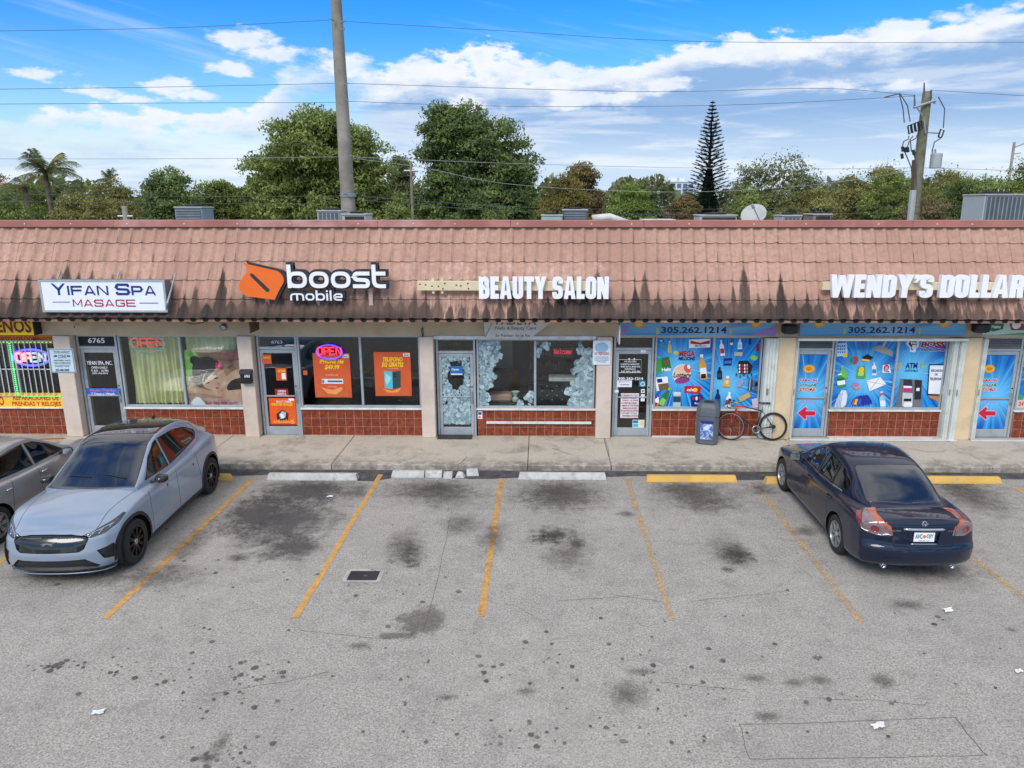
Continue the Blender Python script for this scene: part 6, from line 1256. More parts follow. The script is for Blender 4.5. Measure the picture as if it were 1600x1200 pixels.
mb = MB(); mb.tube([HEADB.lerp(BBK, -.0), HEADB.lerp(BBK, .28)], .0225, 8); mb.tube([HEADT, HEADT.lerp(SEAT, .35)], .017, 8); mb.tube([HEADB+Vector((-.005, 0, -.02)), HEADT+Vector((0, 0, .02))], .024, 8); bike(mb, 'frame_front', bred, fr)
mb = MB(); mb.tube([HEADT.lerp(SEAT, .3), SEAT-Vector((.005, 0, .08))], .016, 8); mb.tube([SEAT-Vector((0, 0, .03)), BBK], .017, 8)
for s in (-.05, .05): mb.tube([SEAT-Vector((0, 0, .08)), REAR+Vector((0, s, 0))], .008, 6); mb.tube([BBK, REAR+Vector((0, s, 0))], .009, 6)
bike(mb, 'frame_rear', bblk, fr)
mb = MB()
for s in (-.05, .05): mb.tube([HEADB+Vector((0, s*.6, -.02)), HEADB+Vector((-.03, s, -.10)), FRONT+Vector((.0, s, 0))], [.014, .013, .008], 8)
bike(mb, 'fork', bred, M=lean @ steer)
mb = MB(); mb.tube([HEADT+Vector((0, 0, .02)), HEADT+Vector((-.01, 0, .08)), HEADT+Vector((-.09, 0, .10))], .015, 8); bike(mb, 'stem', ink(190, 160, 60), M=lean @ steer)
mb = MB(); hb = HEADT+Vector((-.09, 0, .10))
for s in (-1, 1): mb.tube([hb, hb+Vector((0, .19*s, .01)), hb+Vector((-.07, .21*s, .02)), hb+Vector((-.12, .21*s, -.03)), hb+Vector((-.10, .21*s, -.10)), hb+Vector((-.02, .21*s, -.13))], .014, 8)
bars_ = bike(mb, 'handlebar', bblk, M=lean @ steer)
mb = MB()
for s in (-1, 1): mb.tube([hb+Vector((-.07, .21*s, .03)), hb+Vector((-.13, .21*s, .06)), hb+Vector((-.15, .21*s, -.06))], [.016, .014, .006], 7)
bike(mb, 'brake_lever', bblk, bars_, lean @ steer)
mb = MB(); mb.tube([SEAT-Vector((.0, 0, .02)), SEAT+Vector((.02, 0, .09))], .013, 8); bike(mb, 'seat_post', chrome)
mb = MB(); prof = [(-.14, .02), (-.06, .03), (.02, .05), (.10, .075), (.13, .06)]; vs = []
for x, w in prof: vs += [(SEAT.x+.04+x, -w, SEAT.z+.10), (SEAT.x+.04+x, -w*.6, SEAT.z+.135), (SEAT.x+.04+x, w*.6, SEAT.z+.135), (SEAT.x+.04+x, w, SEAT.z+.10)]
mb.add(vs, [(i*4+j, i*4+j+1, i*4+j+5, i*4+j+4) for i in range(4) for j in range(3)]+[(0, 1, 2, 3), (19, 18, 17, 16)]+[(i*4+3, i*4, i*4+4, i*4+7) for i in range(4)]); bike(mb, 'saddle', bblk)
mb = MB(); mb.lathe([(.07, -.004), (.105, -.004), (.105, .004), (.07, .004)], 24, Matrix.Translation(BBK+Vector((0, -.05, 0))) @ Matrix.Rotation(R(90), 4, 'X'), True); mb.tube([BBK+Vector((0, -.06, 0)), BBK+Vector((.06, -.07, .16))], .01, 6); mb.tube([BBK+Vector((0, .06, 0)), BBK+Vector((-.06, .07, -.16))], .01, 6); cs = bike(mb, 'crankset', chrome)
mb = MB(); mb.box(BBK.x+.02, -.13, BBK.z+.155, BBK.x+.10, -.07, BBK.z+.17); mb.box(BBK.x-.10, .07, BBK.z-.17, BBK.x-.02, .13, BBK.z-.155); bike(mb, 'pedal', bblk, cs)
mb = MB(); mb.lathe([(.02, -.006), (.05, -.006), (.055, 0), (.05, .006), (.02, .006)], 16, Matrix.Translation(REAR+Vector((0, -.045, 0))) @ Matrix.Rotation(R(90), 4, 'X'), True); mb.tube([REAR+Vector((0, -.045, -.02)), REAR+Vector((-.02, -.05, -.10)), REAR+Vector((-.04, -.05, -.15))], .009, 6); mb.tube([BBK+Vector((0, -.05, .1)), REAR+Vector((0, -.045, .05))], .003, 4); mb.tube([BBK+Vector((0, -.05, -.1)), REAR+Vector((-.04, -.045, -.15))], .003, 4); bike(mb, 'derailleur', bblk)

# ================================================================ things on the flat roof
fin = pbr('unit_fin_dark', srgb(92, 100, 106), .5, .3, var=.1)
def ac_unit(x0, x1, ytop, Y, lab, slats='h', col='grey_unit', depth=.8, cap=None, zb=4.7, grp='cooling units on the flat roof'):
    a, b = wp(x0, ytop, Y), wp(x1, ytop, Y); W, Hh = b.x-a.x, a.z-zb; t = thing('roof_unit', lab, 'air conditioner', ((a.x+b.x)/2, Y+depth/2, zb+.002), 0, grp)
    mb = MB(); mb.box(-W/2, -depth/2, .08, W/2, depth/2, Hh-.04, bev=.02); mb.build('casing', M_[col] if isinstance(col, str) else col, t)
    mb = MB(); mb.box(-W/2-.02, -depth/2-.02, Hh-.038, W/2+.02, depth/2+.02, Hh, bev=.01); mb.build('lid', M_['grey_unit'] if cap is None else cap, t)
    mb = MB()
    if slats == 'h':
        for k in range(9): z = .16+(Hh-.28)*k/8; mb.box(-W/2+.04, -depth/2-.02, z, W/2-.06, -depth/2-.002, z+.018)
    elif slats == 'v':
        n = max(5, int(W/.11))
        for k in range(n): x = -W/2+.05+(W-.1)*k/(n-1); mb.box(x-.014, -depth/2-.025, .12, x+.014, -depth/2-.002, Hh-.08)
    if mb.f: mb.build('louvre', M_['steel'], t, kind='stuff')
    if slats == 'open': mb.box(-W/2+.08, -depth/2-.01, .2, W/2-.04, -depth/2-.002, Hh-.07); mb.build('opening', M_['dark'], t)
    if slats in 'hv': mb = MB(); mb.box(-W/2+.03, -depth/2-.0018, .1, W/2-.03, -depth/2-.0012, Hh-.06); mb.build('coil', fin, t)
    mb = MB(); mb.box(-W/2+.05, -depth/2+.05, 0, -W/2+.15, depth/2-.05, .08); mb.box(W/2-.15, -depth/2+.05, 0, W/2-.05, depth/2-.05, .08); mb.build('skid', M_['steel'], t)
    mb = MB(); mb.lathe([(W*.3, 0), (W*.3, .05), (0, .06)], 16, Matrix.Translation((0, 0, Hh+.001))); mb.build('fan_guard', M_['black'], t)
blue_u = pbr('unit_blue_grey', srgb(120, 138, 150), .5, .2, var=.08); green_u = pbr('unit_pale_green', srgb(150, 170, 162), .55, var=.08)
ac_unit(272, 315, 323, 22.3, 'blue-grey louvred cooling unit on the roof above the spa', 'h', blue_u)
ac_unit(495, 532, 328.5, 21.6, 'white vertically slatted cooling unit left of the concrete pole', 'v')
ac_unit(534, 571, 334, 20.6, 'low pale cooling unit right in front of the concrete pole', 'open', 'grey_unit')
ac_unit(846, 879, 335.5, 21.0, 'pale green box unit beside the dark louvred one', None if False else 'plain', green_u)
ac_unit(880, 918, 327, 21.4, 'dark grey louvred cooling unit in the middle of the roof', 'h', fin)
ac_unit(1093, 1152, 335.5, 21.2, 'long low cooling unit with a dark opening left of the dish', 'open')
ac_unit(1223, 1253, 336, 21.4, 'small slatted unit between the dish and the tan box', 'v')
ac_unit(1271, 1300, 334, 21.6, 'tan-fronted box unit with a white side right of the small slatted one', 'open', pbr('unit_tan', srgb(120, 110, 104), .6))
ac_unit(1540, 1612, 303, 21.0, 'tall vertically finned cooling unit at the right end of the roof', 'v', 'grey_unit', 1.1)
# satellite dish
q0 = wp(1178, 338, 20.6); t = thing('satellite_dish', 'pale tilted satellite dish on the roof right of the long low unit', 'satellite dish', (q0.x, 20.6, 4.702))
Md = Matrix.Translation((0, 0, q0.z-4.70)) @ Matrix.Rotation(R(-32), 4, 'Y') @ Matrix.Rotation(R(44), 4, 'X'); mb = MB(); mb.lathe([(0, 0), (.15, .01), (.26, .04), (.34, .085), (.342, .09), (.33, .095), (.25, .05), (.15, .02), (0, .012)], 28, Md); mb.build('dish', pbr('dish_pale', srgb(176, 178, 172), .6, var=.1), t, smooth=True)
mb = MB(); mb.tube([Md @ Vector((0, -.36, .09)), Md @ Vector((0, -.1, .5))], .016, 6); mb.tube([Md @ Vector((0, -.12, .46)), Md @ Vector((0, -.06, .56))], .04, 8); mb.build('feed_arm', M_['steel'], t)
mb = MB(); mb.tube([(0, 0, 0), (0, 0, q0.z-4.72)], .025, 8); mb.tube([(-.15, .0, 0), (0, 0, .3)], .014, 6); mb.build('mast', M_['steel'], t)
# white pipework and ducts
t = thing('roof_duct', 'white bent duct and pipework lying on the roof beside the dark louvred unit', 'duct', (wp(950, 342, 22).x, 22, 4.702)); q0, q1 = wp(925, 341, 22)-t.location, wp(985, 343, 22)-t.location
mb = MB(); mb.tube([q0+Vector((0, 0, 0)), q0.lerp(q1, .45)+Vector((0, 0, .06)), q1+Vector((0, .3, -.1)), q1+Vector((0, .3, -.6))], [.10, .10, .09, .09], 10); mb.build('duct', pbr('duct_white', srgb(214, 212, 206), .6, var=.08), t, smooth=True)
mb = MB(); [mb.box(q0.x+.3*k, -.1, 0, q0.x+.3*k+.06, .1, q0.z-.1) for k in range(4)]; mb.build('support', M_['steel'], t)
t = thing('roof_unit', 'very low flat pale unit near the middle of the roof seen as a thin strip', 'air conditioner', (wp(1027, 344, 22).x, 22, 4.702), 0, 'cooling units on the flat roof'); mb = MB(); mb.box(-.43, -.4, 0, .43, .4, wp(1027, 343.5, 22).z-4.72, bev=.02); mb.build('casing', M_['grey_unit'], t); mb = MB(); z_ = wp(1027, 343.5, 22).z-4.72; mb.box(-.46, -.43, z_+.001, .46, .43, z_+.04); mb.build('lid', M_['white_trim'], t)

# ================================================================ poles and wires
def pole(name, lab, base, top, r0, r1, mat, n=16, sides=None):
    t = thing(name, lab, 'utility pole', base); mb = MB(); d_ = Vector(top)-Vector(base); m = 10
    mb.tube([d_*(i/m) for i in range(m+1)], [r0+(r1-r0)*i/m for i in range(m+1)], n); mb.build('shaft', mat, t, smooth=True); return t, d_
Y1 = 27.6; pb = wp(546, 345, Y1); pt = wp(527, 0, Y1); k_ = (0-pb.z)/(pt.z-pb.z)
pc, dv = pole('concrete_pole', 'thick tapering grey concrete utility pole rising behind the roof', (pb.x, Y1, 0), (pt.x-.05, Y1, pt.z+2.5), .33, .165, M_['concrete_pole'], 12)
for py, s in ((32, -1), (36, 1), (48, 1), (133, 1), (158, 1), (245, 1), (303, 0)):
    q_ = wp(526+18*py/330+(5 if s > 0 else -5), py, Y1-.28)-pc.location; mb = MB(); mb.tube([q_, q_+Vector((.10*(s or 1), -.12, .02))], .03, 7); mb.tube([q_+Vector((.10*(s or 1), -.12, -.02)), q_+Vector((.14*(s or 1), -.14, .06))], .022, 6); mb.build('pole_hardware', M_['steel'], pc)
mb = MB()
for py in (303, 306): q_ = wp(544, py, Y1); mb.lathe([(.285, -.03), (.30, -.03), (.30, .03), (.285, .03)], 14, Matrix.Translation(q_-pc.location+Vector((-.0, 0, 0))))
mb.build('band', M_['steel'], pc)
Y2 = 28.2; pb = wp(1426, 345, Y2); pt = wp(1449, 143, Y2)
dx = (pt.x-pb.x)/(pt.z-pb.z); pw, dv = pole('wooden_pole', 'leaning weathered wooden utility pole loaded with cutouts and a transformer', (pb.x-dx*pb.z, Y2, 0), (pt.x, Y2, pt.z), .24, .155, M_['wood_pole'], 12)
def pp(x, y, dy=0): return wp(x, y, Y2+dy)-pw.location
def pobj(name, mat, f, smooth=False): mb = MB(); f(mb); return mb.build(name, mat, pw, smooth)
pobj('conduit', M_['grey_unit'], lambda m: m.tube([pp(1422, 345, -.26), pp(1427, 297, -.26)], .12, 8))
pobj('cross_arm', M_['steel'], lambda m: m.tube([pp(1428, 168, -.2), pp(1462, 157, -.2)], .05, 6))
pobj('arm_brace', M_['steel'], lambda m: (m.tube([pp(1432, 167, -.2), pp(1441, 180, -.2)], .03, 5), m.tube([pp(1444, 186, -.22), pp(1446, 208, -.22)], .03, 5)))
pobj('pin_insulator', pbr('insulator_grey', srgb(84, 84, 92), .4), lambda m: [m.tube([pp(x, y0, -.2), pp(x, y1, -.2)], [.035, .02], 6) for x, y0, y1 in ((1429, 168, 148), (1444, 145, 129), (1455, 155, 140), (1460, 162, 155))])
for k in range(4):
    x = 1418.5+k*5.6; y = 206-k*2.2
    pobj('fuse_cutout', M_['black'], lambda m: m.tube([pp(x, y-9, -.15), pp(x+4, y-11, -.15), pp(x+5.5, y+1, -.15), pp(x+2, y+4, -.15), pp(x, y-9, -.15)], .028, 5))
pobj('fuse_cutout', M_['black'], lambda m: m.tube([pp(1466, 214, 0), pp(1470, 202, 0), pp(1475, 204, 0), pp(1471, 215, 0), pp(1466, 214, 0)], .03, 5))
pobj('side_arm', M_['steel'], lambda m: m.tube([pp(1449, 207), pp(1466, 208)], .03, 6))
pobj('jumper', M_['wire'], lambda m: [m.tube([pp(*a, -.15) for a in l], .022, 4) for l in (((1420, 212), (1420, 217), (1412, 221), (1409, 232)), ((1427, 212), (1422, 218), (1424, 236), (1426, 238)), ((1434, 208), (1431, 216), (1420, 222), (1416, 236)), ((1409, 232), (1414, 238), (1419, 250)), ((1427, 238), (1431, 252), (1432, 290)), ((1419, 250), (1424, 262), (1426, 290)), ((1413, 192), (1411, 170), (1405, 146)), ((1422, 190), (1418, 165), (1406, 146), (1382, 152)), ((1474, 200), (1476, 170), (1466, 151)), ((1470, 216), (1460, 222), (1457, 234)))])
pobj('surge_arrester', M_['black'], lambda m: [m.tube([pp(x, y, -.15), pp(x+1, y+8, -.15)], .05, 6) for x, y in ((1410, 229), (1414, 230), (1418, 230), (1409, 240), (1427, 234))])
pobj('transformer', M_['grey_unit'], lambda m: (m.lathe([(0, 0), (.19, 0), (.2, .02), (.2, .48), (.19, .52), (0, .54)], 16, Matrix.Translation(pp(1461, 263, -.1)))))
pobj('bushing', M_['steel'], lambda m: [m.tube([pp(x, 243, -.1), pp(x, 233, -.1)], .03, 6) for x in (1457, 1461.5)])
pobj('riser_cable', pbr('riser_brown', srgb(90, 56, 48), .7), lambda m: m.tube([pp(1427, 250, -.25), pp(1426, 270, -.26), pp(1426, 296, -.26)], .045, 6))
wires = [(((-60, 49), (250, 44), (522, 31)), 'top wire on the left running up to the concrete pole', 0), (((533, 33), (800, 49), (1100, 65), (1640, 66)), 'top wire on the right sweeping away from the concrete pole', 0),
         (((-60, 140), (250, 136), (531, 130)), 'faint upper middle wire left of the concrete pole', 0), (((-60, 163), (250, 161), (533, 160)), 'middle wire left of the concrete pole', 0),
         (((536, 130), (1000, 143), (1280, 138), (1428, 149)), 'upper middle wire between the two utility poles', 0), (((536, 158), (800, 166), (1140, 164), (1428, 150)), 'lower middle wire dipping between the two utility poles', 0),
         (((1456, 141), (1640, 152)), 'wire leaving the wooden pole to the right near its top', 0),
         (((-60, 248), (270, 248), (539, 245)), 'pale wire crossing before the sky left of the concrete pole', 1), (((541, 245), (850, 257), (1200, 264), (1435, 262)), 'pale wire crossing the tree tops between the poles', 1), (((1438, 262), (1640, 268)), 'pale wire going right from the wooden pole', 1),
         (((-60, 302), (300, 307), (541, 306)), 'upper cable across the trees on the left', 0), (((-60, 314), (300, 318), (542, 319)), 'lower cable across the trees on the left', 0),
         (((544, 305), (800, 323), (1100, 327), (1640, 319)), 'upper low cable skimming the roof on the right', 0), (((544, 311), (800, 330), (1100, 335), (1640, 330)), 'lower low cable skimming the roof on the right', 0),
         (((541, 246), (660, 262), (800, 288), (1040, 300), (1260, 290), (1435, 265)), 'slack pale wire drooping over the trees between the poles', 1)]
for pts, lab, kind in wires:
    Yw = 27.7; P3 = [wp(x, y, Yw+(.5 if x > 1300 else 0)) for x, y in pts]; m = len(P3); o = []
    for i in range(m-1):
        p0, p1, p2, p3 = P3[max(0, i-1)], P3[i], P3[i+1], P3[min(m-1, i+2)]
        for k in range(10):
            u = k/10; o.append(.5*((2*p1)+(p2-p0)*u+(2*p0-5*p1+4*p2-p3)*u*u+(3*p1-p0-3*p2+p3)*u**3))
    o.append(P3[-1]); t0 = o[0].copy(); mb = MB(); mb.tube([v-t0 for v in o], .0075 if kind == 0 else .0075, 4); w_ = mb.build('overhead_wire', M_['wire'] if kind == 0 else M_['pale_wire'], None, label=lab, cat='wire', group='overhead wires'); w_.location = t0
# small far poles
for px, y0, y1, Y, lab in ((645, 345, 252, 33, 'slim dark distribution pole between the two big round trees'), (197, 345, 322, 30, 'short thin pole just above the roof line on the left'), (1567, 345, 222, 60, 'distant concrete pole with a short arm above the right-hand trees')):
    a, b = wp(px, y0, Y), wp(px, y1, Y); t = thing('utility_pole', lab, 'utility pole', (a.x, Y, 0)); mb = MB(); mb.tube([(0, 0, 0), (0, 0, b.z)], ([.13, .10] if Y != 33 else [.07, .055]), 8); mb.build('shaft', M_['concrete_pole' if Y != 33 else 'wood_pole'], t, smooth=True); mb = MB(); mb.tube([(-.3 if px != 1567 else 0, 0, b.z-.4), (.3 if px != 1567 else .9, 0, b.z-(.4 if px != 1567 else .05))], .05, 6); mb.tube([(0, 0, b.z-.9), (.6 if px == 1567 else .2, 0, b.z-(.8 if px == 1567 else .6))], .04, 6); mb.build('cross_arm', M_['steel'], t)

# ================================================================ far buildings
t = thing('house', 'white two storey house with a dark window at the far left edge', 'house', (wp(0, 320, 62).x, 64, 0)); a = wp(-9, 293, 62)
wm = pbr('house_white', srgb(208, 210, 210), .8, var=.05); mb = MB(); w_ = a.x-t.location.x; mb.box(-7, -2, 0, w_, 1.2, a.z, bev=.0); mb.build('wall', wm, t)
mb = MB(); mb.prism([(-2.3, a.z+.01), (1.5, a.z+.01), (-.4, a.z+.45)], -7.3, w_+.15, 'yz'); mb.build('roof', pbr('house_roof', srgb(140, 110, 96), .9, var=.15), t)
q0, q1 = wp(8, 322, 62), wp(18, 306, 62); mb = MB(); mb.box(w_+.005, -1.2, q0.z, w_+.06, -.2, q1.z); f_ = mb.build('window', M_['white_trim'], t); mb = MB(); mb.box(w_+.065, -1.12, q0.z+.08, w_+.09, -.28, q1.z-.08); mb.build('pane', fin, f_)
# tall apartment block far away
YA = 380; a, b = wp(1035, 322, YA), wp(1086, 281, YA); t = thing('apartment_tower', 'white mid-rise apartment block far away left of the tall conifer', 'building', ((a.x+b.x)/2, YA+10, 0)); W = b.x-a.x; Hh = b.z
aw = pbr('tower_white', srgb(214, 220, 228), .7, var=.03); ag = pbr('tower_glass', srgb(92, 112, 136), .2, .1, var=.1)
mb = MB(); mb.box(-W/2, -10, 0, W/2, 6, Hh-1.2); mb.build('wall', aw, t); mb = MB(); mb.box(-W/2-.3, -10.4, Hh-1.18, W/2+.3, 6.3, Hh-.6); mb.box(-W*.3, -6, Hh-.59, -W*.05, 0, Hh+1.6); mb.box(W*.05, -6, Hh-.59, W*.22, 0, Hh+1.0); mb.build('roof', aw, t)
for fl in range(6):
    z = Hh-3.9-fl*2.9
    if z < 0: break
    for k in range(5):
        x = -W/2+W*(.06+.19*k); mb = MB(); mb.box(x, -10.12, z, x+W*.13, -10.01, z+2.0); mb.build('window', ag, t)
    mb = MB(); mb.box(-W/2-.6, -11.6, z-.5, -W*.12, -10.13, z-.3); mb.box(W*.1, -11.4, z-.5, W*.3, -10.13, z-.3); bl = mb.build('balcony', aw, t); mb = MB(); mb.box(-W/2-.6, -11.65, z-.29, -W*.12, -11.6, z+.55); mb.box(W*.1, -11.45, z-.29, W*.3, -11.4, z+.55); mb.build('railing', ag, bl)
YA = 300; a, b = wp(960, 322, YA), wp(993, 285, YA); t = thing('office_block', 'pale low block showing just above the green tree in the middle distance', 'building', ((a.x+b.x)/2, YA+8, 0)); mb = MB(); mb.box(-(b.x-a.x)/2, -8, 0, (b.x-a.x)/2, 6, b.z); mb.build('wall', aw, t); mb = MB(); mb.box(-(b.x-a.x)/2-.3, -8.3, b.z+.01, (b.x-a.x)/2+.3, 6, b.z+.5); mb.build('roof', aw, t)

# ================================================================ trees
def leaf_mat(name, c1, c2, rough=.55):
    m, N = newmat(name); g = N.n('ShaderNodeNewGeometry'); rv = g.outputs['Random Per Island']
    c = N.mix(rv, c1, c2); c = N.mix(N.ss(N.noise(g.outputs['Position'], .55, 3, .6), .38, .66), c, tuple(x*.85 for x in c1[:3])+(1,))
    p = N.n('ShaderNodeBsdfPrincipled', {'Base Color': c, 'Roughness': rough, 'Specular IOR Level': .35}); tl = N.n('ShaderNodeBsdfTranslucent', {'Color': c})
    out(N, N.n('ShaderNodeMixShader', {0: .34, 1: p.outputs[0], 2: tl.outputs[0]}).outputs[0]); return m
Lm = {'mango': leaf_mat('leaf_mango', (0.148, 0.192, 0.045, 1), (0.381, 0.461, 0.120, 1)), 'dark': leaf_mat('leaf_dark', (0.095, 0.142, 0.045, 1), (0.277, 0.361, 0.101, 1)), 'olive': leaf_mat('leaf_olive', (0.190, 0.185, 0.057, 1), (0.433, 0.400, 0.120, 1)), 'brown': leaf_mat('leaf_brown', (0.190, 0.142, 0.061, 1), (0.364, 0.276, 0.108, 1)),
      'yellow': leaf_mat('leaf_yellow', (0.207, 0.176, 0.041, 1), (0.450, 0.361, 0.089, 1)), 'bright': leaf_mat('leaf_bright', (0.156, 0.223, 0.041, 1), (0.346, 0.445, 0.101, 1)), 'pine': leaf_mat('leaf_pine', (0.024, 0.043, 0.026, 1), (0.061, 0.096, 0.050, 1)), 'palm': leaf_mat('leaf_palm', (0.087, 0.115, 0.037, 1), (0.207, 0.230, 0.076, 1)), 'grey': leaf_mat('leaf_grey', (0.148, 0.169, 0.069, 1), (0.312, 0.330, 0.140, 1))}
bark = pbr('bark', srgb(92, 82, 70), .95, var=.25, bump=.4, bscale=12)
def leaf_np(cent, nrm_, size, asp, rs, droop=0.0):
    n = len(cent); t1 = np.cross(nrm_, rs.normal(size=(n, 3))); t1 /= np.linalg.norm(t1, axis=1)[:, None]+1e-9; t2 = np.cross(nrm_, t1)
    t1[:, 2] -= droop; t1 /= np.linalg.norm(t1, axis=1)[:, None]+1e-9
    s = size*rs.uniform(.6, 1.3, n)[:, None]; a = t1*s; b = t2*s*asp
    return np.stack([cent-a, cent+b*.9-a*.1, cent+a, cent-b*.9-a*.1], 1).reshape(-1, 3)
def quads_obj(name, V, mat, parent):
    n = len(V)//4; me = bpy.data.meshes.new(name); me.vertices.add(len(V)); me.vertices.foreach_set('co', V.astype(np.float32).ravel()); me.loops.add(len(V)); me.loops.foreach_set('vertex_index', np.arange(len(V), dtype=np.int32))
    me.polygons.add(n); me.polygons.foreach_set('loop_start', np.arange(0, 4*n, 4, dtype=np.int32)); me.polygons.foreach_set('loop_total', np.full(n, 4, dtype=np.int32)); me.update(calc_edges=True); me.materials.append(mat)
    return link(bpy.data.objects.new(name, me), parent)
def unit(rs, n): v = rs.normal(size=(n, 3)); return v/np.linalg.norm(v, axis=1)[:, None]
def tree(x0, x1, ytop, Y, kind, lab, seed, clump=.8, nclump=110, nleaf=90, leaf=.17, lobes=None, zlow=2.0, airy=0.0, droop=.5, name='broadleaf_tree', grp=None, asp=.5):
    rs = np.random.RandomState(seed); a, b = wp(x0, ytop, Y), wp(x1, ytop, Y); YC = Y+(b.x-a.x)*.30; a, b = wp(x0, ytop, YC), wp(x1, ytop, YC); W = b.x-a.x; H = a.z; cx = (a.x+b.x)/2; leaf *= .66; nleaf = int(nleaf*1.9)
    t = thing(name, lab, 'tree', (cx, YC, 0), 0, grp)
    lobes = lobes or [(0, 0, .55, 1, .46)]             # (x, y, z) centre and radii as fractions of half width / height
    C = []
    tot = sum(l[3]*l[4] for l in lobes)
    for lx, ly, lz, lw, lh in lobes:
        n = int(nclump*lw*lh/tot); d_ = unit(rs, n); d_[:, 1] = np.where(rs.rand(n) < .7, -abs(d_[:, 1]), d_[:, 1]); rr = rs.uniform(.66, .95, n)**.6
        C.append(np.stack([lx*W/2+d_[:, 0]*rr*(lw*W/2-clump*.6), ly*W/2+d_[:, 1]*rr*lw*W*.38, lz*H+d_[:, 2]*rr*(lh*H-clump*.5)], 1))
    C = np.concatenate(C); C = C[C[:, 2] > zlow*.6]
    V = []
    for c in C:
        r = clump*rs.uniform(.55, 1.25); n = int(nleaf*(r/clump)**2*(1-airy*rs.rand())); d_ = unit(rs, n); d_[:, 2] = np.where(rs.rand(n) < .75, abs(d_[:, 2]), d_[:, 2])
        pos = c+d_*r*np.array([1.05, 1.05, .72])*rs.uniform(.45, 1.05, (n, 1)); nr = d_+rs.normal(scale=.55, size=(n, 3)); nr /= np.linalg.norm(nr, axis=1)[:, None]
        V.append(leaf_np(pos, nr, leaf, asp, rs, droop))
    if airy:
        n = int(500*airy); d_ = unit(rs, n); 
        for lx, ly, lz, lw, lh in lobes: V.append(leaf_np(np.stack([lx*W/2+d_[:, 0]*lw*W/2*1.05, d_[:, 1]*lw*W*.38, lz*H+abs(d_[:, 2])*lh*H*rs.uniform(.9, 1.06, n)], 1), d_, leaf, asp, rs, droop))
    # leaves deep inside the crown
    for lx, ly, lz, lw, lh in lobes:
        n = int(1800*(1-airy*.75)*lw); d_ = unit(rs, n)*rs.uniform(.2, .75, (n, 1))**.5; V.append(leaf_np(np.stack([lx*W/2+d_[:, 0]*lw*W/2*.8, ly*W/2+d_[:, 1]*lw*W*.3, lz*H+d_[:, 2]*lh*H*.8], 1), unit(rs, n), leaf*2.2, .7, rs))
    V = np.concatenate(V); quads_obj('crown', V, Lm[kind], t)
    mb = MB(); zt = H*.5; mb.tube([(0, 0, 0), (.06*W/10, 0, zt*.4), (0, .1, zt)], [W*.028+.08, W*.024+.05, W*.015+.03], 8)
    for k in range(10):
        c = C[rs.randint(len(C))]; z0_ = zt*rs.uniform(.35, .9); mb.tube([(0, 0, z0_), (c[0]*.45, c[1]*.45, z0_+(c[2]-z0_)*.5), tuple(c)], [W*.012+.03, W*.007+.02, .015], 5)
    mb.build('trunk', bark, t, smooth=True); return t
tree(360, 626, 162, 42, 'mango', 'big round mango-like tree left behind the concrete pole', 1, .85, 330, 105, .17, [(-.02, 0, .60, .93, .38), (-.5, 0, .42, .5, .36), (.52, -.1, .52, .48, .38), (0, -.2, .38, 1.0, .3), (.0, 0, .74, .72, .25)], airy=0)
tree(634, 860, 150, 44, 'dark', 'tall dark round tree with a bare gap high up right of the concrete pole', 2, .85, 330, 105, .17, [(-.25, 0, .74, .66, .25), (.2, 0, .63, .72, .28), (.45, 0, .48, .55, .30), (-.2, -.1, .45, .8, .3), (.1, -.2, .35, .95, .25), (-.45, 0, .84, .40, .14)], airy=.05)
tree(206, 322, 258, 40, 'dark', 'dense medium green tree left of the big round one', 3, .6, 150, 80, .13, [(0, 0, .55, 1, .46)])
tree(290, 392, 264, 43, 'mango', 'second medium tree touching the left side of the big round one', 4, .6, 150, 80, .13, [(0, 0, .55, 1, .44)])
tree(60, 210, 290, 36, 'olive', 'low wide olive bush-like tree on the left above the roof line', 5, .5, 150, 90, .11, [(-.35, 0, .55, .6, .42), (.35, 0, .56, .65, .43)])
tree(-40, 66, 300, 38, 'mango', 'low green tree in front of the white house at the left edge', 6, .5, 110, 90, .11)
tree(-60, 44, 268, 70, 'brown', 'wispy brownish tree behind the far left palm', 7, .7, 60, 50, .16, airy=.6)
tree(592, 662, 240, 55, 'grey', 'pale narrow tree between the two big round trees', 8, .7, 120, 80, .15)
tree(600, 650, 292, 36, 'mango', 'small green tree low in the gap right of the concrete pole', 34, .45, 80, 80, .11)
tree(832, 934, 264, 42, 'yellow', 'yellow-green tree right of the tall dark round one', 9, .55, 150, 80, .12, [(0, 0, .52, 1, .46), (.1, 0, .7, .6, .28)], airy=.2)
tree(872, 955, 243, 48, 'brown', 'dark reddish brown tree with a flat top behind the yellow-green one', 10, .5, 130, 60, .14, [(-.1, 0, .84, .7, .12), (.15, 0, .60, .8, .2), (0, 0, .4, .9, .2)], airy=.4)
tree(940, 1032, 284, 44, 'bright', 'bright green low tree in the middle beside the brown one', 11, .5, 140, 90, .12)
tree(968, 1044, 283, 60, 'dark', 'darker tree just behind the bright green low one', 12, .6, 120, 80, .14)
tree(1030, 1105, 302, 55, 'brown', 'low brownish tree under the far apartment block', 13, .5, 110, 80, .13)
tree(1128, 1306, 226, 46, 'grey', 'wide pale green tree with twiggy top right of the conifer', 14, .75, 230, 75, .14, [(-.45, 0, .52, .55, .40), (.1, 0, .56, .75, .42), (.6, 0, .50, .45, .36)], airy=.6)
tree(1120, 1215, 292, 40, 'mango', 'low leafy tree at the foot of the conifer on its right', 15, .5, 130, 80, .11)
tree(1290, 1432, 246, 50, 'olive', 'olive brown tree just left of the wooden pole', 16, .7, 200, 75, .14, [(-.4, 0, .52, .6, .40), (.35, 0, .54, .7, .44)], airy=.6)
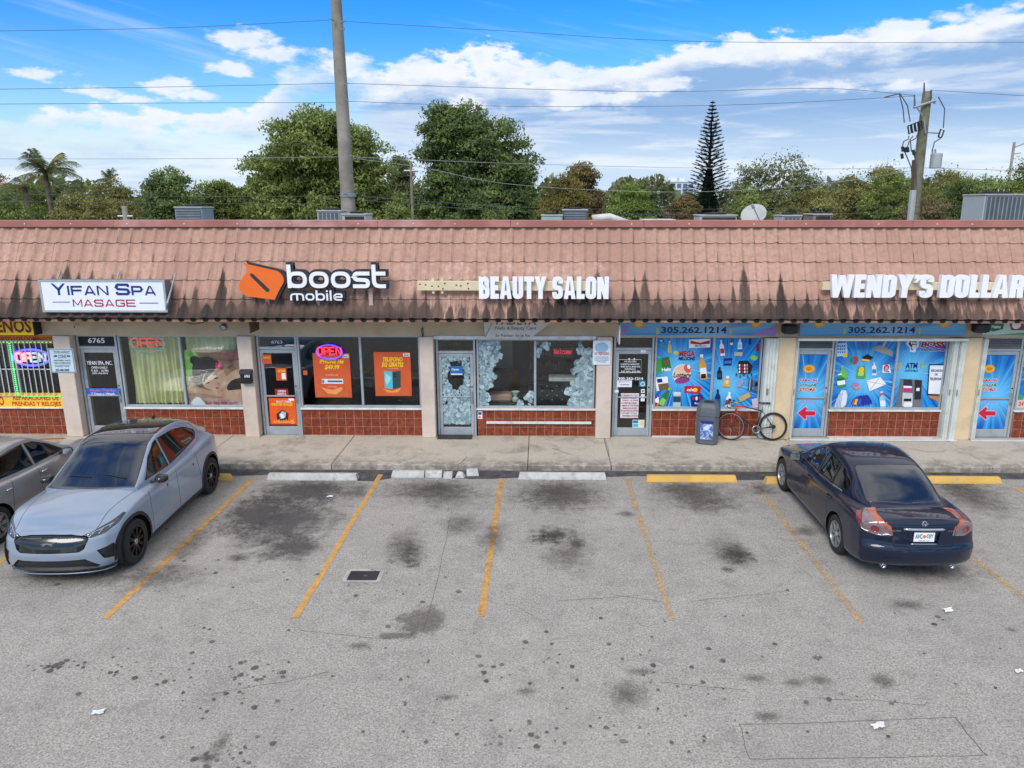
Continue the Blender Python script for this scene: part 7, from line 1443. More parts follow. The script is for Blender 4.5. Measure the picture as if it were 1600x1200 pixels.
tree(1205, 1330, 285, 39, 'olive', 'low olive tree filling the gap before the wide pale one', 17, .5, 150, 85, .11)
tree(1420, 1545, 262, 52, 'olive', 'olive brown tree directly behind the wooden pole', 18, .7, 180, 75, .14, airy=.5)
tree(1505, 1680, 234, 46, 'mango', 'leafy green tree at the right edge behind the finned cooling unit', 19, .7, 230, 80, .14, [(-.3, 0, .50, .7, .38), (.3, 0, .55, .7, .43)], airy=.5)
tree(1390, 1500, 300, 40, 'brown', 'low brown shrubby tree at the foot of the wooden pole', 20, .5, 130, 80, .11)
tree(690, 800, 300, 38, 'dark', 'low dark tree below the tall dark round one', 21, .5, 130, 80, .12)
tree(-60, 120, 282, 50, 'mango', 'broad green tree behind the palms at the far left', 41, .6, 170, 85, .13)
tree(120, 230, 276, 48, 'olive', 'olive green tree behind the smaller dark palm', 42, .55, 130, 85, .12)
tree(1340, 1450, 262, 44, 'mango', 'mid green tree just left of the pole foot, before the olive brown one', 43, .55, 140, 85, .12)
tree(1460, 1560, 268, 43, 'dark', 'dark green tree between the wooden pole and the finned unit', 44, .55, 140, 85, .12)
# line of woods beyond, nobody could count its trees
rs = np.random.RandomState(99); n = 26000; X = rs.uniform(-90, 95, n); prof_ = 7.2+.8*np.sin(X*.21)+.7*np.sin(X*.63+1)+.4*np.sin(X*1.7); Z = np.abs(rs.normal(0, 1, n)); Z = prof_*(1-np.minimum(.98, np.abs(rs.normal(0, .28, n)))); Yd = 78+rs.uniform(-3, 3, n)
quads_obj('woodland', leaf_np(np.stack([X, Yd, Z], 1), unit(rs, n), .42, .6, rs), Lm['grey'], None)['kind'] = 'stuff'
# Norfolk pine
Yn = 58; a = wp(1114, 156, Yn); t = thing('norfolk_pine', 'tall narrow conifer with evenly tiered branches against the sky', 'tree', (a.x, Yn, 0)); H = a.z; rs = np.random.RandomState(5)
mb = MB(); mb.tube([(0, 0, 0), (0, 0, H*.5), (0, 0, H)], [.28, .16, .02], 8); mb.build('trunk', bark, t, smooth=True); V = []; tiers = 38
for k in range(tiers):
    u = k/(tiers-1); z = 2.5+(H-2.7)*u**.93; L = (2.05*(1-u)**.75+.12)*(1 if z > 6.8 else 1.05); nb_ = 9 if u < .85 else 6; off = rs.rand()*6
    for j in range(nb_):
        q = off+j*2*math.pi/nb_+rs.uniform(-.12, .12); Lb = L*rs.uniform(.85, 1.1); m_ = int(30+Lb*70)
        s_ = rs.uniform(.08, 1, m_)**.8; px_ = np.cos(q)*s_*Lb; py_ = np.sin(q)*s_*Lb; pz_ = z+Lb*(.30*s_**1.6-.05*s_)+rs.normal(0, .018, m_); off2 = rs.normal(0, .055+.06*(z < 7), m_)
        V.append(leaf_np(np.stack([px_-np.sin(q)*off2, py_+np.cos(q)*off2, pz_], 1), unit(rs, m_)*.4+np.array([0, 0, 1.0]), .075, .55, rs))
n = 5200; zz = rs.uniform(1.5, 8.4, n); rr = (8.8-zz)/7.3*1.9*np.sqrt(rs.rand(n)); qq_ = rs.rand(n)*6.283; V.append(leaf_np(np.stack([rr*np.cos(qq_), rr*np.sin(qq_), zz], 1), unit(rs, n), .13, .5, rs))
quads_obj('crown', np.concatenate(V), Lm['pine'], t)
# palms
def palm(px, py, Y, L, lab, seed, nf=16, yellow=0):
    c = wp(px, py, Y); rs = np.random.RandomState(seed); t = thing('palm_tree', lab, 'tree', (c.x, Y, 0)); mb = MB(); mb.tube([(0.3, 0, 0), (.1, 0, c.z*.5), (0, 0, c.z)], [.22, .17, .14], 8); mb.build('trunk', bark, t, smooth=True)
    for f in range(nf):
        q = f*2.399+rs.uniform(-.2, .2); e = rs.uniform(-.1, 1.35); LL = L*rs.uniform(.8, 1.1); V = []; pts = []
        for i in range(13): s = i/12; r_ = LL*s*math.cos(e)*(1-.12*s); pts.append(np.array([math.cos(q)*r_, math.sin(q)*r_, c.z+LL*s*math.sin(e)-LL*.38*s*s]))
        side = np.array([-math.sin(q), math.cos(q), 0])
        for i in range(1, 13):
            for h_ in (0, .33, .66):
                p = pts[i-1]+(pts[i]-pts[i-1])*h_; dr = (pts[i]-pts[i-1]); dr /= np.linalg.norm(dr); ll = LL*.30*(1-abs(i/12-.45)*.9)
                for s in (-1, 1): tip = p+(side*s*.75+dr*.55+np.array([0, 0, -.75+.3*rs.rand()]))*ll; w = dr*.018*L/2; V += [p-w, p+w, tip+w*.2, tip-w*.2]
        quads_obj('frond', np.array(V), Lm['yellow' if f < yellow else 'palm'], t)
palm(70, 268, 50, 2.9, 'coconut palm with feathery fronds at the upper left', 3, 18, 2)
palm(170, 282, 60, 1.6, 'smaller dark palm between the coconut palm and the dense trees', 8, 12)
palm(38, 292, 45, 1.7, 'low palm with yellowing fronds by the white house', 12, 10, 5)
# ================================================================ cars
def pchip(xs, ys, q):
    xs, ys = np.array(xs, float), np.array(ys, float); o = np.argsort(xs); xs, ys = xs[o], ys[o]; h = np.diff(xs); d = np.diff(ys)/h; m = np.zeros(len(xs))
    for i in range(1, len(xs)-1):
        if d[i-1]*d[i] > 0: w1, w2 = 2*h[i]+h[i-1], h[i]+2*h[i-1]; m[i] = (w1+w2)/(w1/d[i-1]+w2/d[i])
    m[0], m[-1] = d[0], d[-1]; q = np.clip(q, xs[0], xs[-1]); k = np.clip(np.searchsorted(xs, q)-1, 0, len(h)-1); t = (q-xs[k])/h[k]
    return (1+2*t)*(1-t)**2*ys[k]+t*(1-t)**2*h[k]*m[k]+t*t*(3-2*t)*ys[k+1]+t*t*(t-1)*h[k]*m[k+1]
def bspline(P, n):
    """uniform cubic B-spline with doubled ends; P (k,2)"""
    P = np.array(P, float); P = np.vstack([2*P[0]-P[1], P, 2*P[-1]-P[-2]]); k = len(P)-3; t = np.linspace(0, k, n); i = np.minimum(t.astype(int), k-1); u = (t-i)[:, None]
    return ((1-u)**3*P[i]+(3*u**3-6*u**2+4)*P[i+1]+(-3*u**3+3*u**2+3*u+1)*P[i+2]+u**3*P[i+3])/6
def loft(stations, section, nx, ns, ends=(.1, .1), warp=None, xs=None):
    """stations {name: [(x, value)...]}; section(params) -> half section control points (y, z) from bottom centre over the side to top centre"""
    x0, x1 = min(p[0] for p in stations['w']), max(p[0] for p in stations['w']); X = np.linspace(x0, x1, nx); rows = []; xx = []
    par = lambda x: {k: float(pchip([p[0] for p in v], [p[1] for p in v], np.array([x]))[0]) for k, v in stations.items()}
    def row(x, s=1.0, dx=0.0):
        p = par(x); S = bspline(section(p), ns); zc = (p['zb']+p['zt'])/2 if s < 1 else 0
        if s < 1: S = np.stack([S[:, 0]*s, zc+(S[:, 1]-zc)*s], 1)
        rows.append(S); xx.append(x+dx)
    sn = [.0, .25, .5, .7, .82, .90, .95, .98]
    for s in sn: row(x0, max(s, .001), -ends[0]*(1-s**5)**.5)
    for x in X: row(x)
    for s in reversed(sn): row(x1, max(s, .001), ends[1]*(1-s**5)**.5)
    V = []; m = 2*ns
    for S, x in zip(rows, xx):
        for y, z in S: V.append([x, y, z])
        for y, z in S[::-1]: V.append([x, -y, z])
    V = np.array(V)
    if warp: V = warp(V)
    F = []
    for i in range(len(rows)-1):
        for j in range(m-1):
            F.append((i*m+j, i*m+j+1, (i+1)*m+j+1, (i+1)*m+j))
        F.append((i*m+m-1, i*m, (i+1)*m, (i+1)*m+m-1))
    bm = bmesh.new(); vs = [bm.verts.new(v) for v in V]
    for f in F: bm.faces.new([vs[k] for k in f])
    bmesh.ops.remove_doubles(bm, verts=bm.verts, dist=.0008); bmesh.ops.recalc_face_normals(bm, faces=bm.faces)
    c = bm.calc_volume(signed=True)
    if c < 0: bmesh.ops.reverse_faces(bm, faces=bm.faces)
    return bm
def inpoly(p, poly):
    x, y = p; c = False; n = len(poly)
    for i in range(n):
        (x0, y0), (x1, y1) = poly[i], poly[(i+1) % n]
        if (y0 > y) != (y1 > y) and x < (x1-x0)*(y-y0)/(y1-y0)+x0: c = not c
    return c
def region(bm, poly, U, W, filt):
    """cut the outline `poly` (in the directions U, W) into the surface; returns the faces inside"""
    U, W = Vector(U), Vector(W); D = U.cross(W); us = [p[0] for p in poly]; ws = [p[1] for p in poly]; b = (min(us)-.01, max(us)+.01, min(ws)-.01, max(ws)+.01)
    def near(f):
        a = [v.co.dot(U) for v in f.verts]; c = [v.co.dot(W) for v in f.verts]
        return max(a) > b[0] and min(a) < b[1] and max(c) > b[2] and min(c) < b[3] and filt(f.calc_center_median(), f.normal)
    for i in range(len(poly)):
        p, q = poly[i], poly[(i+1) % len(poly)]; P = U*p[0]+W*p[1]; e = (U*(q[0]-p[0])+W*(q[1]-p[1]))
        if e.length < 1e-6: continue
        e.normalize(); nr = e.cross(D); lo = min(p[0], q[0])-.06, max(p[0], q[0])+.06, min(p[1], q[1])-.06, max(p[1], q[1])+.06
        fs = []
        for f in bm.faces:
            c = f.calc_center_median(); a, d_ = c.dot(U), c.dot(W)
            if lo[0] < a < lo[1] and lo[2] < d_ < lo[3] and near(f): fs.append(f)
        if not fs: continue
        ed = list({e_ for f in fs for e_ in f.edges}); vs = list({v for f in fs for v in f.verts})
        bmesh.ops.bisect_plane(bm, geom=fs+ed+vs, dist=1e-5, plane_co=P, plane_no=nr)
    return [f for f in bm.faces if (lambda c: b[0] < c.dot(U) < b[1] and b[2] < c.dot(W) < b[3] and inpoly((c.dot(U), c.dot(W)), poly) and filt(c, f.normal))(f.calc_center_median())]
def split(bm, faces, name, mat, parent, inset=0.0, smooth=True):
    """take faces out of bm as a part of their own"""
    nb = bmesh.new(); mp = {}
    for f in faces:
        vs = []
        for v in f.verts:
            if v not in mp: mp[v] = nb.verts.new(v.co-v.normal*inset)
            vs.append(mp[v])
        try: nf = nb.faces.new(vs); nf.smooth = smooth
        except ValueError: pass
    if inset:
        be = [e for e in nb.edges if len(e.link_faces) == 1]      # short rim back up to the surrounding skin
        inv = {n_: o_ for o_, n_ in mp.items()}; rim = {}
        for e in be:
            a, c = e.verts
            for v in (a, c):
                if v not in rim: rim[v] = nb.verts.new(inv[v].co)
            try: nb.faces.new([a, c, rim[c], rim[a]])
            except ValueError: pass
    bmesh.ops.delete(bm, geom=faces, context='FACES'); me = bpy.data.meshes.new(name); nb.normal_update(); nb.to_mesh(me); nb.free(); me.materials.append(mat)
    return link(bpy.data.objects.new(name, me), parent)
def finish(bm, name, mat, parent):
    for f in bm.faces: f.smooth = True
    for e in bm.edges:
        if len(e.link_faces) == 2 and e.calc_face_angle(0) > R(40): e.smooth = False
    me = bpy.data.meshes.new(name); bm.to_mesh(me); bm.free(); me.materials.append(mat); return link(bpy.data.objects.new(name, me), parent)
SX, SY, SZ = (1, 0, 0), (0, 1, 0), (0, 0, 1)
def car_paint(name, col, metal=.3, rough=.3, dust=.06, spec=.3):
    m, N = newmat(name); P = N.n('ShaderNodeNewGeometry').outputs['Position']
    fl = N.noise(P, 900, 1, .5); c = N.mix(N.ss(fl, .4, .6), tuple(x*.93 for x in col[:3])+(1,), tuple(min(1, x*1.06) for x in col[:3])+(1,))
    du = N.noise(P, 3, 6, .7); c = N.mix(N.m('MULTIPLY', N.ss(du, .45, .8), dust), c, srgb(150, 146, 138))
    p = N.n('ShaderNodeBsdfPrincipled', {'Base Color': c, 'Metallic': metal, 'Roughness': rough, 'Specular IOR Level': spec, 'Coat Weight': 1.0, 'Coat Roughness': .025, 'Coat IOR': 1.5}); out(N, p.outputs[0]); return m
cg = pbr('car_glass', (.012, .016, .02, 1), .02, 0, var=0, spec=.8, coat=1.0); cg2 = pbr('car_glass_roof', (.02, .017, .015, 1), .04, 0, var=0, spec=.7, coat=.8)
def see_glass():
    m, N = newmat('car_side_glass'); fr = N.m('ADD', .05, N.m('MULTIPLY', N.m('POWER', N.n('ShaderNodeLayerWeight', {'Blend': .5}).outputs['Facing'], 4.0), .9)).node; tr = N.n('ShaderNodeBsdfTransparent', {'Color': (.30, .34, .33, 1)}); gl = N.n('ShaderNodeBsdfGlossy', {'Roughness': .01})
    out(N, N.n('ShaderNodeMixShader', {0: N.m('ADD', N.m('MULTIPLY', fr.outputs[0], 1.3), .03, clamp=True), 1: tr.outputs[0], 2: gl.outputs[0]}).outputs[0]); return m
sg = see_glass()
plast = pbr('car_black_plastic', (.022, .022, .024, 1), .5, var=.1); gloss = pbr('car_gloss_black', (.01, .01, .011, 1), .12, coat=.6, var=0); rubber = pbr('tyre_rubber', (.022, .022, .022, 1), .85, var=.15, bump=.2)
chrom = pbr('car_chrome', srgb(200, 204, 208), .12, 1.0, var=0); alloy = pbr('alloy_silver', srgb(176, 178, 180), .3, .7, var=.05); balloy = pbr('alloy_black', (.014, .014, .016, 1), .25, .3, coat=.4); seam = pbr('panel_gap', (.008, .008, .01, 1), .8, var=0); welld = pbr('wheel_well', (.006, .006, .006, 1), 1, var=0)
lamp_red = pbr('lamp_red', (.22, .015, .02, 1), .08, coat=1, var=0); lamp_or = pbr('lamp_orange', (.46, .10, .04, 1), .1, coat=1, var=0); lamp_cl = pbr('lamp_clear', (.28, .19, .20, 1), .08, .5, coat=1, var=.1, vscale=20); lamp_dk = pbr('lamp_dark', (.03, .035, .045, 1), .06, coat=1, var=0)
cabin = pbr('cabin_fabric', srgb(120, 112, 100), .9, var=.1)
def wheel(parent, x, y, r, wdt, side, spokes, rimmat, style):
    T = Matrix.Translation((x, y, r)) @ Matrix.Rotation(R(-90)*side, 4, 'X')      # local +Z points outboard
    mb = MB(); s = wdt/2; mb.lathe([(r*.66, -s*.9), (r*.86, -s), (r*.97, -s*.86), (r, -s*.55), (r, s*.55), (r*.97, s*.86), (r*.86, s), (r*.66, s*.9), (r*.64, 0)], 48, T, True); w = mb.build('wheel', rubber, parent, smooth=True); angle_smooth(w, 50)
    mb = MB(); mb.lathe([(r*.655, -s*.9), (r*.67, s*.93), (r*.63, s*.95), (r*.61, s*.7), (r*.60, -s*.2), (r*.2, -s*.15), (0, -s*.15)], 40, T); rm = mb.build('rim', rimmat, w, smooth=True); angle_smooth(rm, 35)
    mb = MB()
    for k in range(spokes):
        a = 2*math.pi*k/spokes; Mk = T @ Matrix.Rotation(a, 4, 'Z')
        if style == 'cover':
            mb.prism([(r*.12, -r*.045), (r*.40, -r*.085), (r*.60, -r*.075), (r*.60, -r*.01), (r*.12, -r*.01)], s*.55, s*.82, 'xy', Mk); mb.prism([(r*.12, r*.015), (r*.60, r*.015), (r*.60, r*.085), (r*.40, r*.09), (r*.12, r*.045)], s*.60, s*.84, 'xy', Mk)
        else:
            mb.prism([(r*.10, -r*.05), (r*.62, -r*.03), (r*.62, r*.005), (r*.10, -r*.005)], s*.45, s*.86, 'xy', Mk); mb.prism([(r*.10, r*.01), (r*.62, r*.045), (r*.62, r*.075), (r*.10, r*.05)], s*.45, s*.84, 'xy', Mk)
    mb.build('spokes', rimmat, w)
    mb = MB(); mb.lathe([(0, s*.92), (r*.10, s*.90), (r*.15, s*.82), (r*.15, s*.4)], 16, T); mb.build('hub', rimmat if style == 'cover' else chrom, w, smooth=True)
    mb = MB()
    for k in range(5): a = 2*math.pi*k/5+.3; mb.lathe([(0, s*.88), (r*.022, s*.88), (r*.024, s*.8)], 6, T @ Matrix.Translation((r*.19*math.cos(a), r*.19*math.sin(a), 0)))
    mb.build('lug_nut', chrom if style != 'cover' else plast, w)
def arc(cx, cz, r, a0, a1, n): return [(cx+r*math.cos(R(a0+(a1-a0)*i/n)), cz+r*math.sin(R(a0+(a1-a0)*i/n))) for i in range(n+1)]
def make_car(spec):
    t = thing(spec['name'], spec['label'], 'car', spec['loc'], spec['rz']); paint = spec['paint']; S = spec['low']; n = spec.get('q', 1)
    nose, tail, bow, bowr = spec['nose'], spec['tail'], spec['bow'], spec['bowr']
    def warp(V):
        V = V.copy(); W = spec['half']; ay = np.abs(V[:, 1])/W; x = V[:, 0]; sf = np.clip((x-(nose-1.1))/1.1, 0, 1.15); sr = np.clip(((tail+1.1)-x)/1.1, 0, 1.15)
        V[:, 0] = x-bow*sf**1.6*ay**2.6+bowr*sr**1.6*ay**2.6
        z = V[:, 2]; V[:, 0] += sf**3*spec['nose_z'](z)-sr**3*spec['tail_z'](z); 
        if 'zwarp' in spec: V[:, 2] += spec['zwarp'](V)
        return V
    def sec(p):
        w, zb, zs, zt = p['w'], p['zb'], p['zs'], p['zt']; h = zs-zb; c = p.get('cr', .5)
        return [(0, zb), (w*.5, zb), (w*.86, zb), (w*.955, zb+.015), (w*.985, zb+.10*h+.02), (w*.995, zb+.25*h), (w, zb+.42*h), (w*.995, zb+.58*h), (w*.985, zb+.72*h), (w*.985, zb+.80*h), (w*.975, zs-.05), (w*.955, zs-.012), (w*.90, zs+.006), (w*.80, zs+(zt-zs)*.35), (w*.60, zs+(zt-zs)*.72), (w*.32, zt-.005), (0, zt)]
    bm = loft(S, sec, 84, 44, spec['ends'], warp)
    # wheel arches
    for (ax, r) in spec['arches']:
        for sd_ in (1, -1):
            f = region(bm, arc(ax, spec['r'], r, -5, 185, 22)+[(ax-r, -.1), (ax+r, -.1)], SX, SZ, lambda c, nn, s=sd_: c.y*s > spec['half']*.60 and abs(nn.z) < .8)
            bmesh.ops.delete(bm, geom=f, context='FACES')
            if spec.get('clad'):
                ring_ = arc(ax, spec['r'], r+.055, -12, 192, 22)+arc(ax, spec['r'], r-.02, 192, -12, 22)
                f = region(bm, ring_, SX, SZ, lambda c, nn, s=sd_: c.y*s > spec['half']*.60); split(bm, f, 'arch_trim', plast, t, -.006)
            mb = MB(); A_ = arc(ax, spec['r'], r+.012, -25, 205, 20); yi, yo = spec['half']*.56, spec['half']*.955
            mb.add([(x, sd_*y, z) for y in (yi, yo) for x, z in A_], [(i, i+1, 22+i, 21+i) for i in range(20)]); mb.add([(x, sd_*yi, z) for x, z in A_]+[(ax, sd_*yi, spec['r']-.2)], [(i, i+1, 21) for i in range(20)]); mb.build('wheel_well', welld, t, fix=False)
    if spec.get('clad'):
        for s in (1, -1): f = region(bm, [(-1.12, .10), (1.14, .10), (1.14, .27), (-1.12, .30)], SX, SZ, lambda c, nn, s=s: c.y*s > .6); split(bm, f, 'sill_trim', plast, t, -.004)
    # surface regions cut by outline: (part name, material, outline, U, W, filter, inset)
    for nm, mt, poly, U, W, fl, ins in spec['regions']: 
        f = region(bm, poly, U, W, fl)
        if f: split(bm, f, nm, mt, t, ins)
    low = finish(bm, 'body', paint, t)
    # greenhouse
    G_ = spec['top']
    def gsec(p):
        wb, wr, zb, zt = p['w'], p['wr'], p['zb'], p['zt']; h = max(.02, zt-zb); e = min(.055, h*.45); ew = min(.07, h*.3)
        return [(0, zb-.12), (wb*.6, zb-.12), (wb*.98, zb-.12), (wb, zb-.05), (wb*.995, zb), (wb+(wr-wb)*.30, zb+h*.30), (wb+(wr-wb)*.62, zb+h*.60), (wr+ew*.30, zt-e*1.25), (wr+ew*.02, zt-e*.62), (wr-ew, zt-e*.18), (wr*.72, zt-e*.02+.002), (wr*.38, zt+.010*min(1, h*3)), (0, zt+.014*min(1, h*3))]
    def gw(V):
        V = V.copy(); V[:, 0] -= spec['gbow']*(np.abs(V[:, 1])/.8)**2*np.clip((V[:, 0]-spec['gmid'])/.8, -1, 1); return V
    gm_ = loft(G_, gsec, 80, 36, (.02, .02), gw)
    for nm, mt, poly, U, W, fl, ins in spec['glass']:
        f = region(gm_, poly, U, W, fl)
        if f: split(gm_, f, nm, mt, t, ins)
    finish(gm_, 'cabin_shell', paint if not spec.get('shell') else spec['shell'], t)
    for ax, _ in spec['arches']:
        for sd_ in (1, -1): wheel(t, ax, sd_*(spec['half']-spec['tw']/2-.012), spec['r'], spec['tw'], sd_, spec['spokes'], spec['rim'], spec['style'])
    # simple cabin: floor, two front seats, bench, wheel
    mb = MB(); mb.box(-1.5, -.62, .3, .9, .62, .42); mb.build('cabin_floor', welld, t)
    for s in (1, -1): mb = MB(); mb.box(-.30, s*.38-.24, .5, .2, s*.38+.24, .68, bev=.05); mb.box(-.48, s*.38-.23, .6, -.30, s*.38+.23, 1.08, bev=.06); mb.box(-.46, s*.38-.12, 1.1, -.36, s*.38+.12, 1.24, bev=.04); mb.build('seat', cabin, t)
    mb = MB(); mb.box(-1.3, -.6, .5, -.85, .6, .70, bev=.05); mb.box(-1.45, -.6, .65, -1.28, .6, 1.05, bev=.06); mb.build('rear_bench', cabin, t)
    mb = MB(); mb.box(.45, -.66, .7, .85, .66, .95, bev=.05); mb.build('dashboard', plast, t)
    return t
def mirror(t, x, y, z, s, mat, sz=1.0):
    mb = MB(); M = Matrix.Translation((x, s*y, z)) @ Matrix.Rotation(R(-8*s), 4, 'Z'); prof = [(-.05, .02), (-.045, .085), (.0, .115), (.05, .10), (.085, .05), (.095, 0)]
    vs = []; 
    for k, (dx, sc) in enumerate(((-.055, .88), (-.05, 1.0), (0, 1.0), (.05, .86), (.09, .5), (.10, .2))):
        for i in range(12): a = 2*math.pi*i/12; vs.append(M @ Vector((dx*sz, s*(.10+.105*sc*math.copysign(abs(math.cos(a))**.7, math.cos(a)))*sz, .07*sc*math.copysign(abs(math.sin(a))**.8, math.sin(a))*sz)))
    fs = [tuple(range(12))]+[(k*12+i, k*12+(i+1) % 12, k*12+12+(i+1) % 12, k*12+12+i) for k in range(5) for i in range(12)]+[tuple(60+i for i in range(11, -1, -1))]; mb.add(vs, fs)
    o = mb.build('side_mirror', mat, t, smooth=True); angle_smooth(o, 45)
    mb = MB(); mb.tube([(x+.02, s*(y-.10), z-.05), (x, s*(y+.03), z-.035)], .028, 8); mb.build('mirror_stalk', plast, o)
    mb = MB(); mb.box(-.066*sz, s*.03, -.055, -.057*sz, s*.19, .055, M); mb.build('mirror_glass', chrom, o)
side = lambda s, y=.5: (lambda c, n: c.y*s > y and abs(n.y) > .25)
def on_surface(objs, o, d):
    """first hit of a ray on already built parts (object space)"""
    best = None
    for ob in objs:
        bm = bmesh.new(); bm.from_mesh(ob.data); tr = BVHTree.FromBMesh(bm); h = tr.ray_cast(Vector(o), Vector(d)); bm.free()
        if h[0] is not None and (best is None or h[3] < best[1]): best = (h[0], h[3])
    return best[0] if best else None

# ---- pale blue electric crossover, nose to the camera
pb_ = car_paint('paint_pale_blue', srgb(140, 154, 170), .1, .35)
def sidewin(s, front, poly, x_pillar=None): return poly
allf = lambda c, n: True
mx = dict(name='crossover_car', label='pale blue crossover with black glass roof parked nose out at the left', loc=(-7.43, 12.27, .004), rz=R(-88.1), paint=pb_, half=.935, nose=2.11, tail=-2.28, bow=.25, bowr=.22, r=.365, tw=.245, spokes=10, rim=balloy, style='alloy', clad=True,
    nose_z=lambda z: np.interp(z, [.15, .3, .5, .7, .9], [.0, .05, .07, .03, -.10]), tail_z=lambda z: np.interp(z, [.2, .5, .8, 1.1], [.0, .05, .02, -.08]), ends=(.09, .09),
    low={'w': [(-2.28, .80), (-2.0, .885), (-1.49, .935), (-.9, .928), (0, .915), (.7, .922), (1.49, .935), (1.95, .875), (2.11, .78)],
         'zb': [(-2.28, .30), (-2.0, .22), (-1.2, .17), (1.2, .165), (1.95, .17), (2.11, .19)],
         'zs': [(-2.28, 1.05), (-1.9, 1.13), (-1.49, 1.135), (-.9, 1.07), (0, 1.02), (.8, 1.0), (1.49, .97), (1.9, .90), (2.11, .80)],
         'zt': [(-2.28, 1.13), (-1.9, 1.17), (-1.49, 1.17), (-.9, 1.10), (0, 1.07), (.9, 1.11), (1.49, 1.055), (1.9, .97), (2.11, .86)]},
    top={'w': [(-2.2, .60), (-1.9, .70), (-1.4, .79), (-.6, .825), (.4, .82), (.8, .79), (1.06, .75)], 'wr': [(-2.2, .54), (-1.9, .56), (-1.4, .58), (-.6, .60), (.0, .605), (.45, .66), (.8, .72), (1.06, .74)],
         'zb': [(-2.2, 1.14), (-1.5, 1.13), (-.8, 1.06), (0, 1.02), (.8, 1.03), (1.06, 1.06)], 'zt': [(-2.2, 1.19), (-1.95, 1.31), (-1.5, 1.535), (-1.0, 1.655), (-.5, 1.69), (-.1, 1.67), (.12, 1.615), (.5, 1.41), (.85, 1.21), (1.06, 1.10)]},
    arches=[(1.49, .425), (-1.49, .425)], gbow=.10, gmid=-.4, regions=[], glass=[])
cyl = lambda y0, y1: None
FRONT_ = lambda c, n: c.x > 1.5 and n.x > -.2
g = mx['regions']
g.append(('grille', gloss, [(-.52, .755), (-.30, .79), (0, .797), (.30, .79), (.52, .755), (.555, .715), (.50, .58), (.44, .545), (-.44, .545), (-.50, .58), (-.555, .715)], SY, SZ, FRONT_, .004))
g.append(('lower_intake', plast, [(-.50, .425), (.50, .425), (.66, .28), (.62, .25), (-.62, .25), (-.66, .28)], SY, SZ, FRONT_, .03))
g.append(('front_splitter', gloss, [(-.86, .235), (.86, .235), (.86, .14), (-.86, .14)], SY, SZ, lambda c, n: c.x > 1.75, -.012))
for s in (1, -1):
    D = (math.cos(R(38)), s*math.sin(R(38)), 0); U = (-s*math.sin(R(38)), math.cos(R(38)), 0); Uv, Dv = Vector(U), Vector(D)
    u = lambda x, y: Vector((x, y, 0)).dot(Uv)
    g.append(('air_curtain', plast, [(u(2.08, s*.60), .535), (u(1.94, s*.80), .57), (u(1.88, s*.84), .43), (u(1.96, s*.78), .35), (u(2.04, s*.67), .38)], U, SZ, lambda c, n, s=s: c.y*s > .45 and c.x > 1.6, .02))
    g.append(('headlight', lamp_dk, [(u(2.19, s*.44), .755), (u(2.10, s*.60), .795), (u(1.90, s*.78), .865), (u(1.66, s*.86), .935), (u(1.62, s*.875), .915), (u(1.81, s*.84), .825), (u(1.99, s*.74), .755), (u(2.12, s*.58), .725)], U, SZ, lambda c, n, s=s: c.y*s > .35 and c.x > 1.4, .002))
    g.append(('side_marker', pbr('marker_amber', (.55, .16, .02, 1), .3) if s == 1 else bpy.data.materials['marker_amber'], [(1.94, .40), (1.975, .40), (1.975, .56), (1.94, .56)], SX, SZ, side(s), -.002))
    for x, z0, z1, lx in ((.93, .30, .985, -.02), (-.10, .30, .985, .0), (-1.02, .44, 1.03, .12)): g.append(('door_seam', seam, [(x, z0), (x+.009, z0), (x+.009+lx, z1), (x+lx, z1)], SX, SZ, side(s, .7), .004))
    mx['glass'].append(('side_window', sg, [(.74, 1.11), (-.06, 1.10), (-.04, 1.59), (.08, 1.565), (.38, 1.40)], SX, SZ, side(s, .3), .004))
    mx['glass'].append(('side_window', sg, [(-.105, 1.10), (-1.28, 1.21), (-1.45, 1.28), (-1.43, 1.36), (-1.1, 1.50), (-.65, 1.585), (-.085, 1.595)], SX, SZ, side(s, .3), .004))
g.append(('hood_seam', seam, [(.99, -.72), (.99, .72), (.999, .72), (.999, -.72)], SX, SY, lambda c, n: n.z > .5, .003))
for s in (1, -1): g.append(('hood_seam', seam, [(1.0, s*.725), (2.03, s*.60), (2.03, s*.608), (1.0, s*.733)], SX, SY, lambda c, n: n.z > .3 and c.z > .7, .003))
g.append(('wiper_cowl', plast, [(.88, -.74), (.88, .74), (.99, .70), (1.075, .35), (1.09, 0), (1.075, -.35), (.99, -.70)], SX, SY, lambda c, n: n.z > .3 and c.z > .9, .002))
mx['glass'].append(('windshield', cg, [(1.10, -.0), (1.07, .40), (1.02, .72), (.17, .585), (.14, 0), (.17, -.585), (1.02, -.72), (1.07, -.40)], SX, SY, lambda c, n: n.z > .25 and c.z > .9, .002))
mx['glass'].append(('roof_panel', cg2, [(.138, 0), (.168, .585), (-.15, .575), (-1.35, .53), (-2.05, .50), (-2.05, -.50), (-1.35, -.53), (-.15, -.575), (.168, -.585)], SX, SY, lambda c, n: n.z > .25 and c.z > 1.1, .0))
car1 = make_car(mx)
for s in (1, -1): mirror(car1, .58, .86, 1.09, s, gloss, 1.0)
k1 = [o for o in car1.children if o.name.split('.')[0] in ('body', 'grille', 'headlight', 'cabin_shell', 'roof_panel', 'windshield')]
def place_on(objs, y, z, d=(-1, 0, 0), x0=4): return on_surface(objs, (x0, y, z), d)
mb = MB()     # emblem: a galloping shape in a few plates, with the pattern line either side
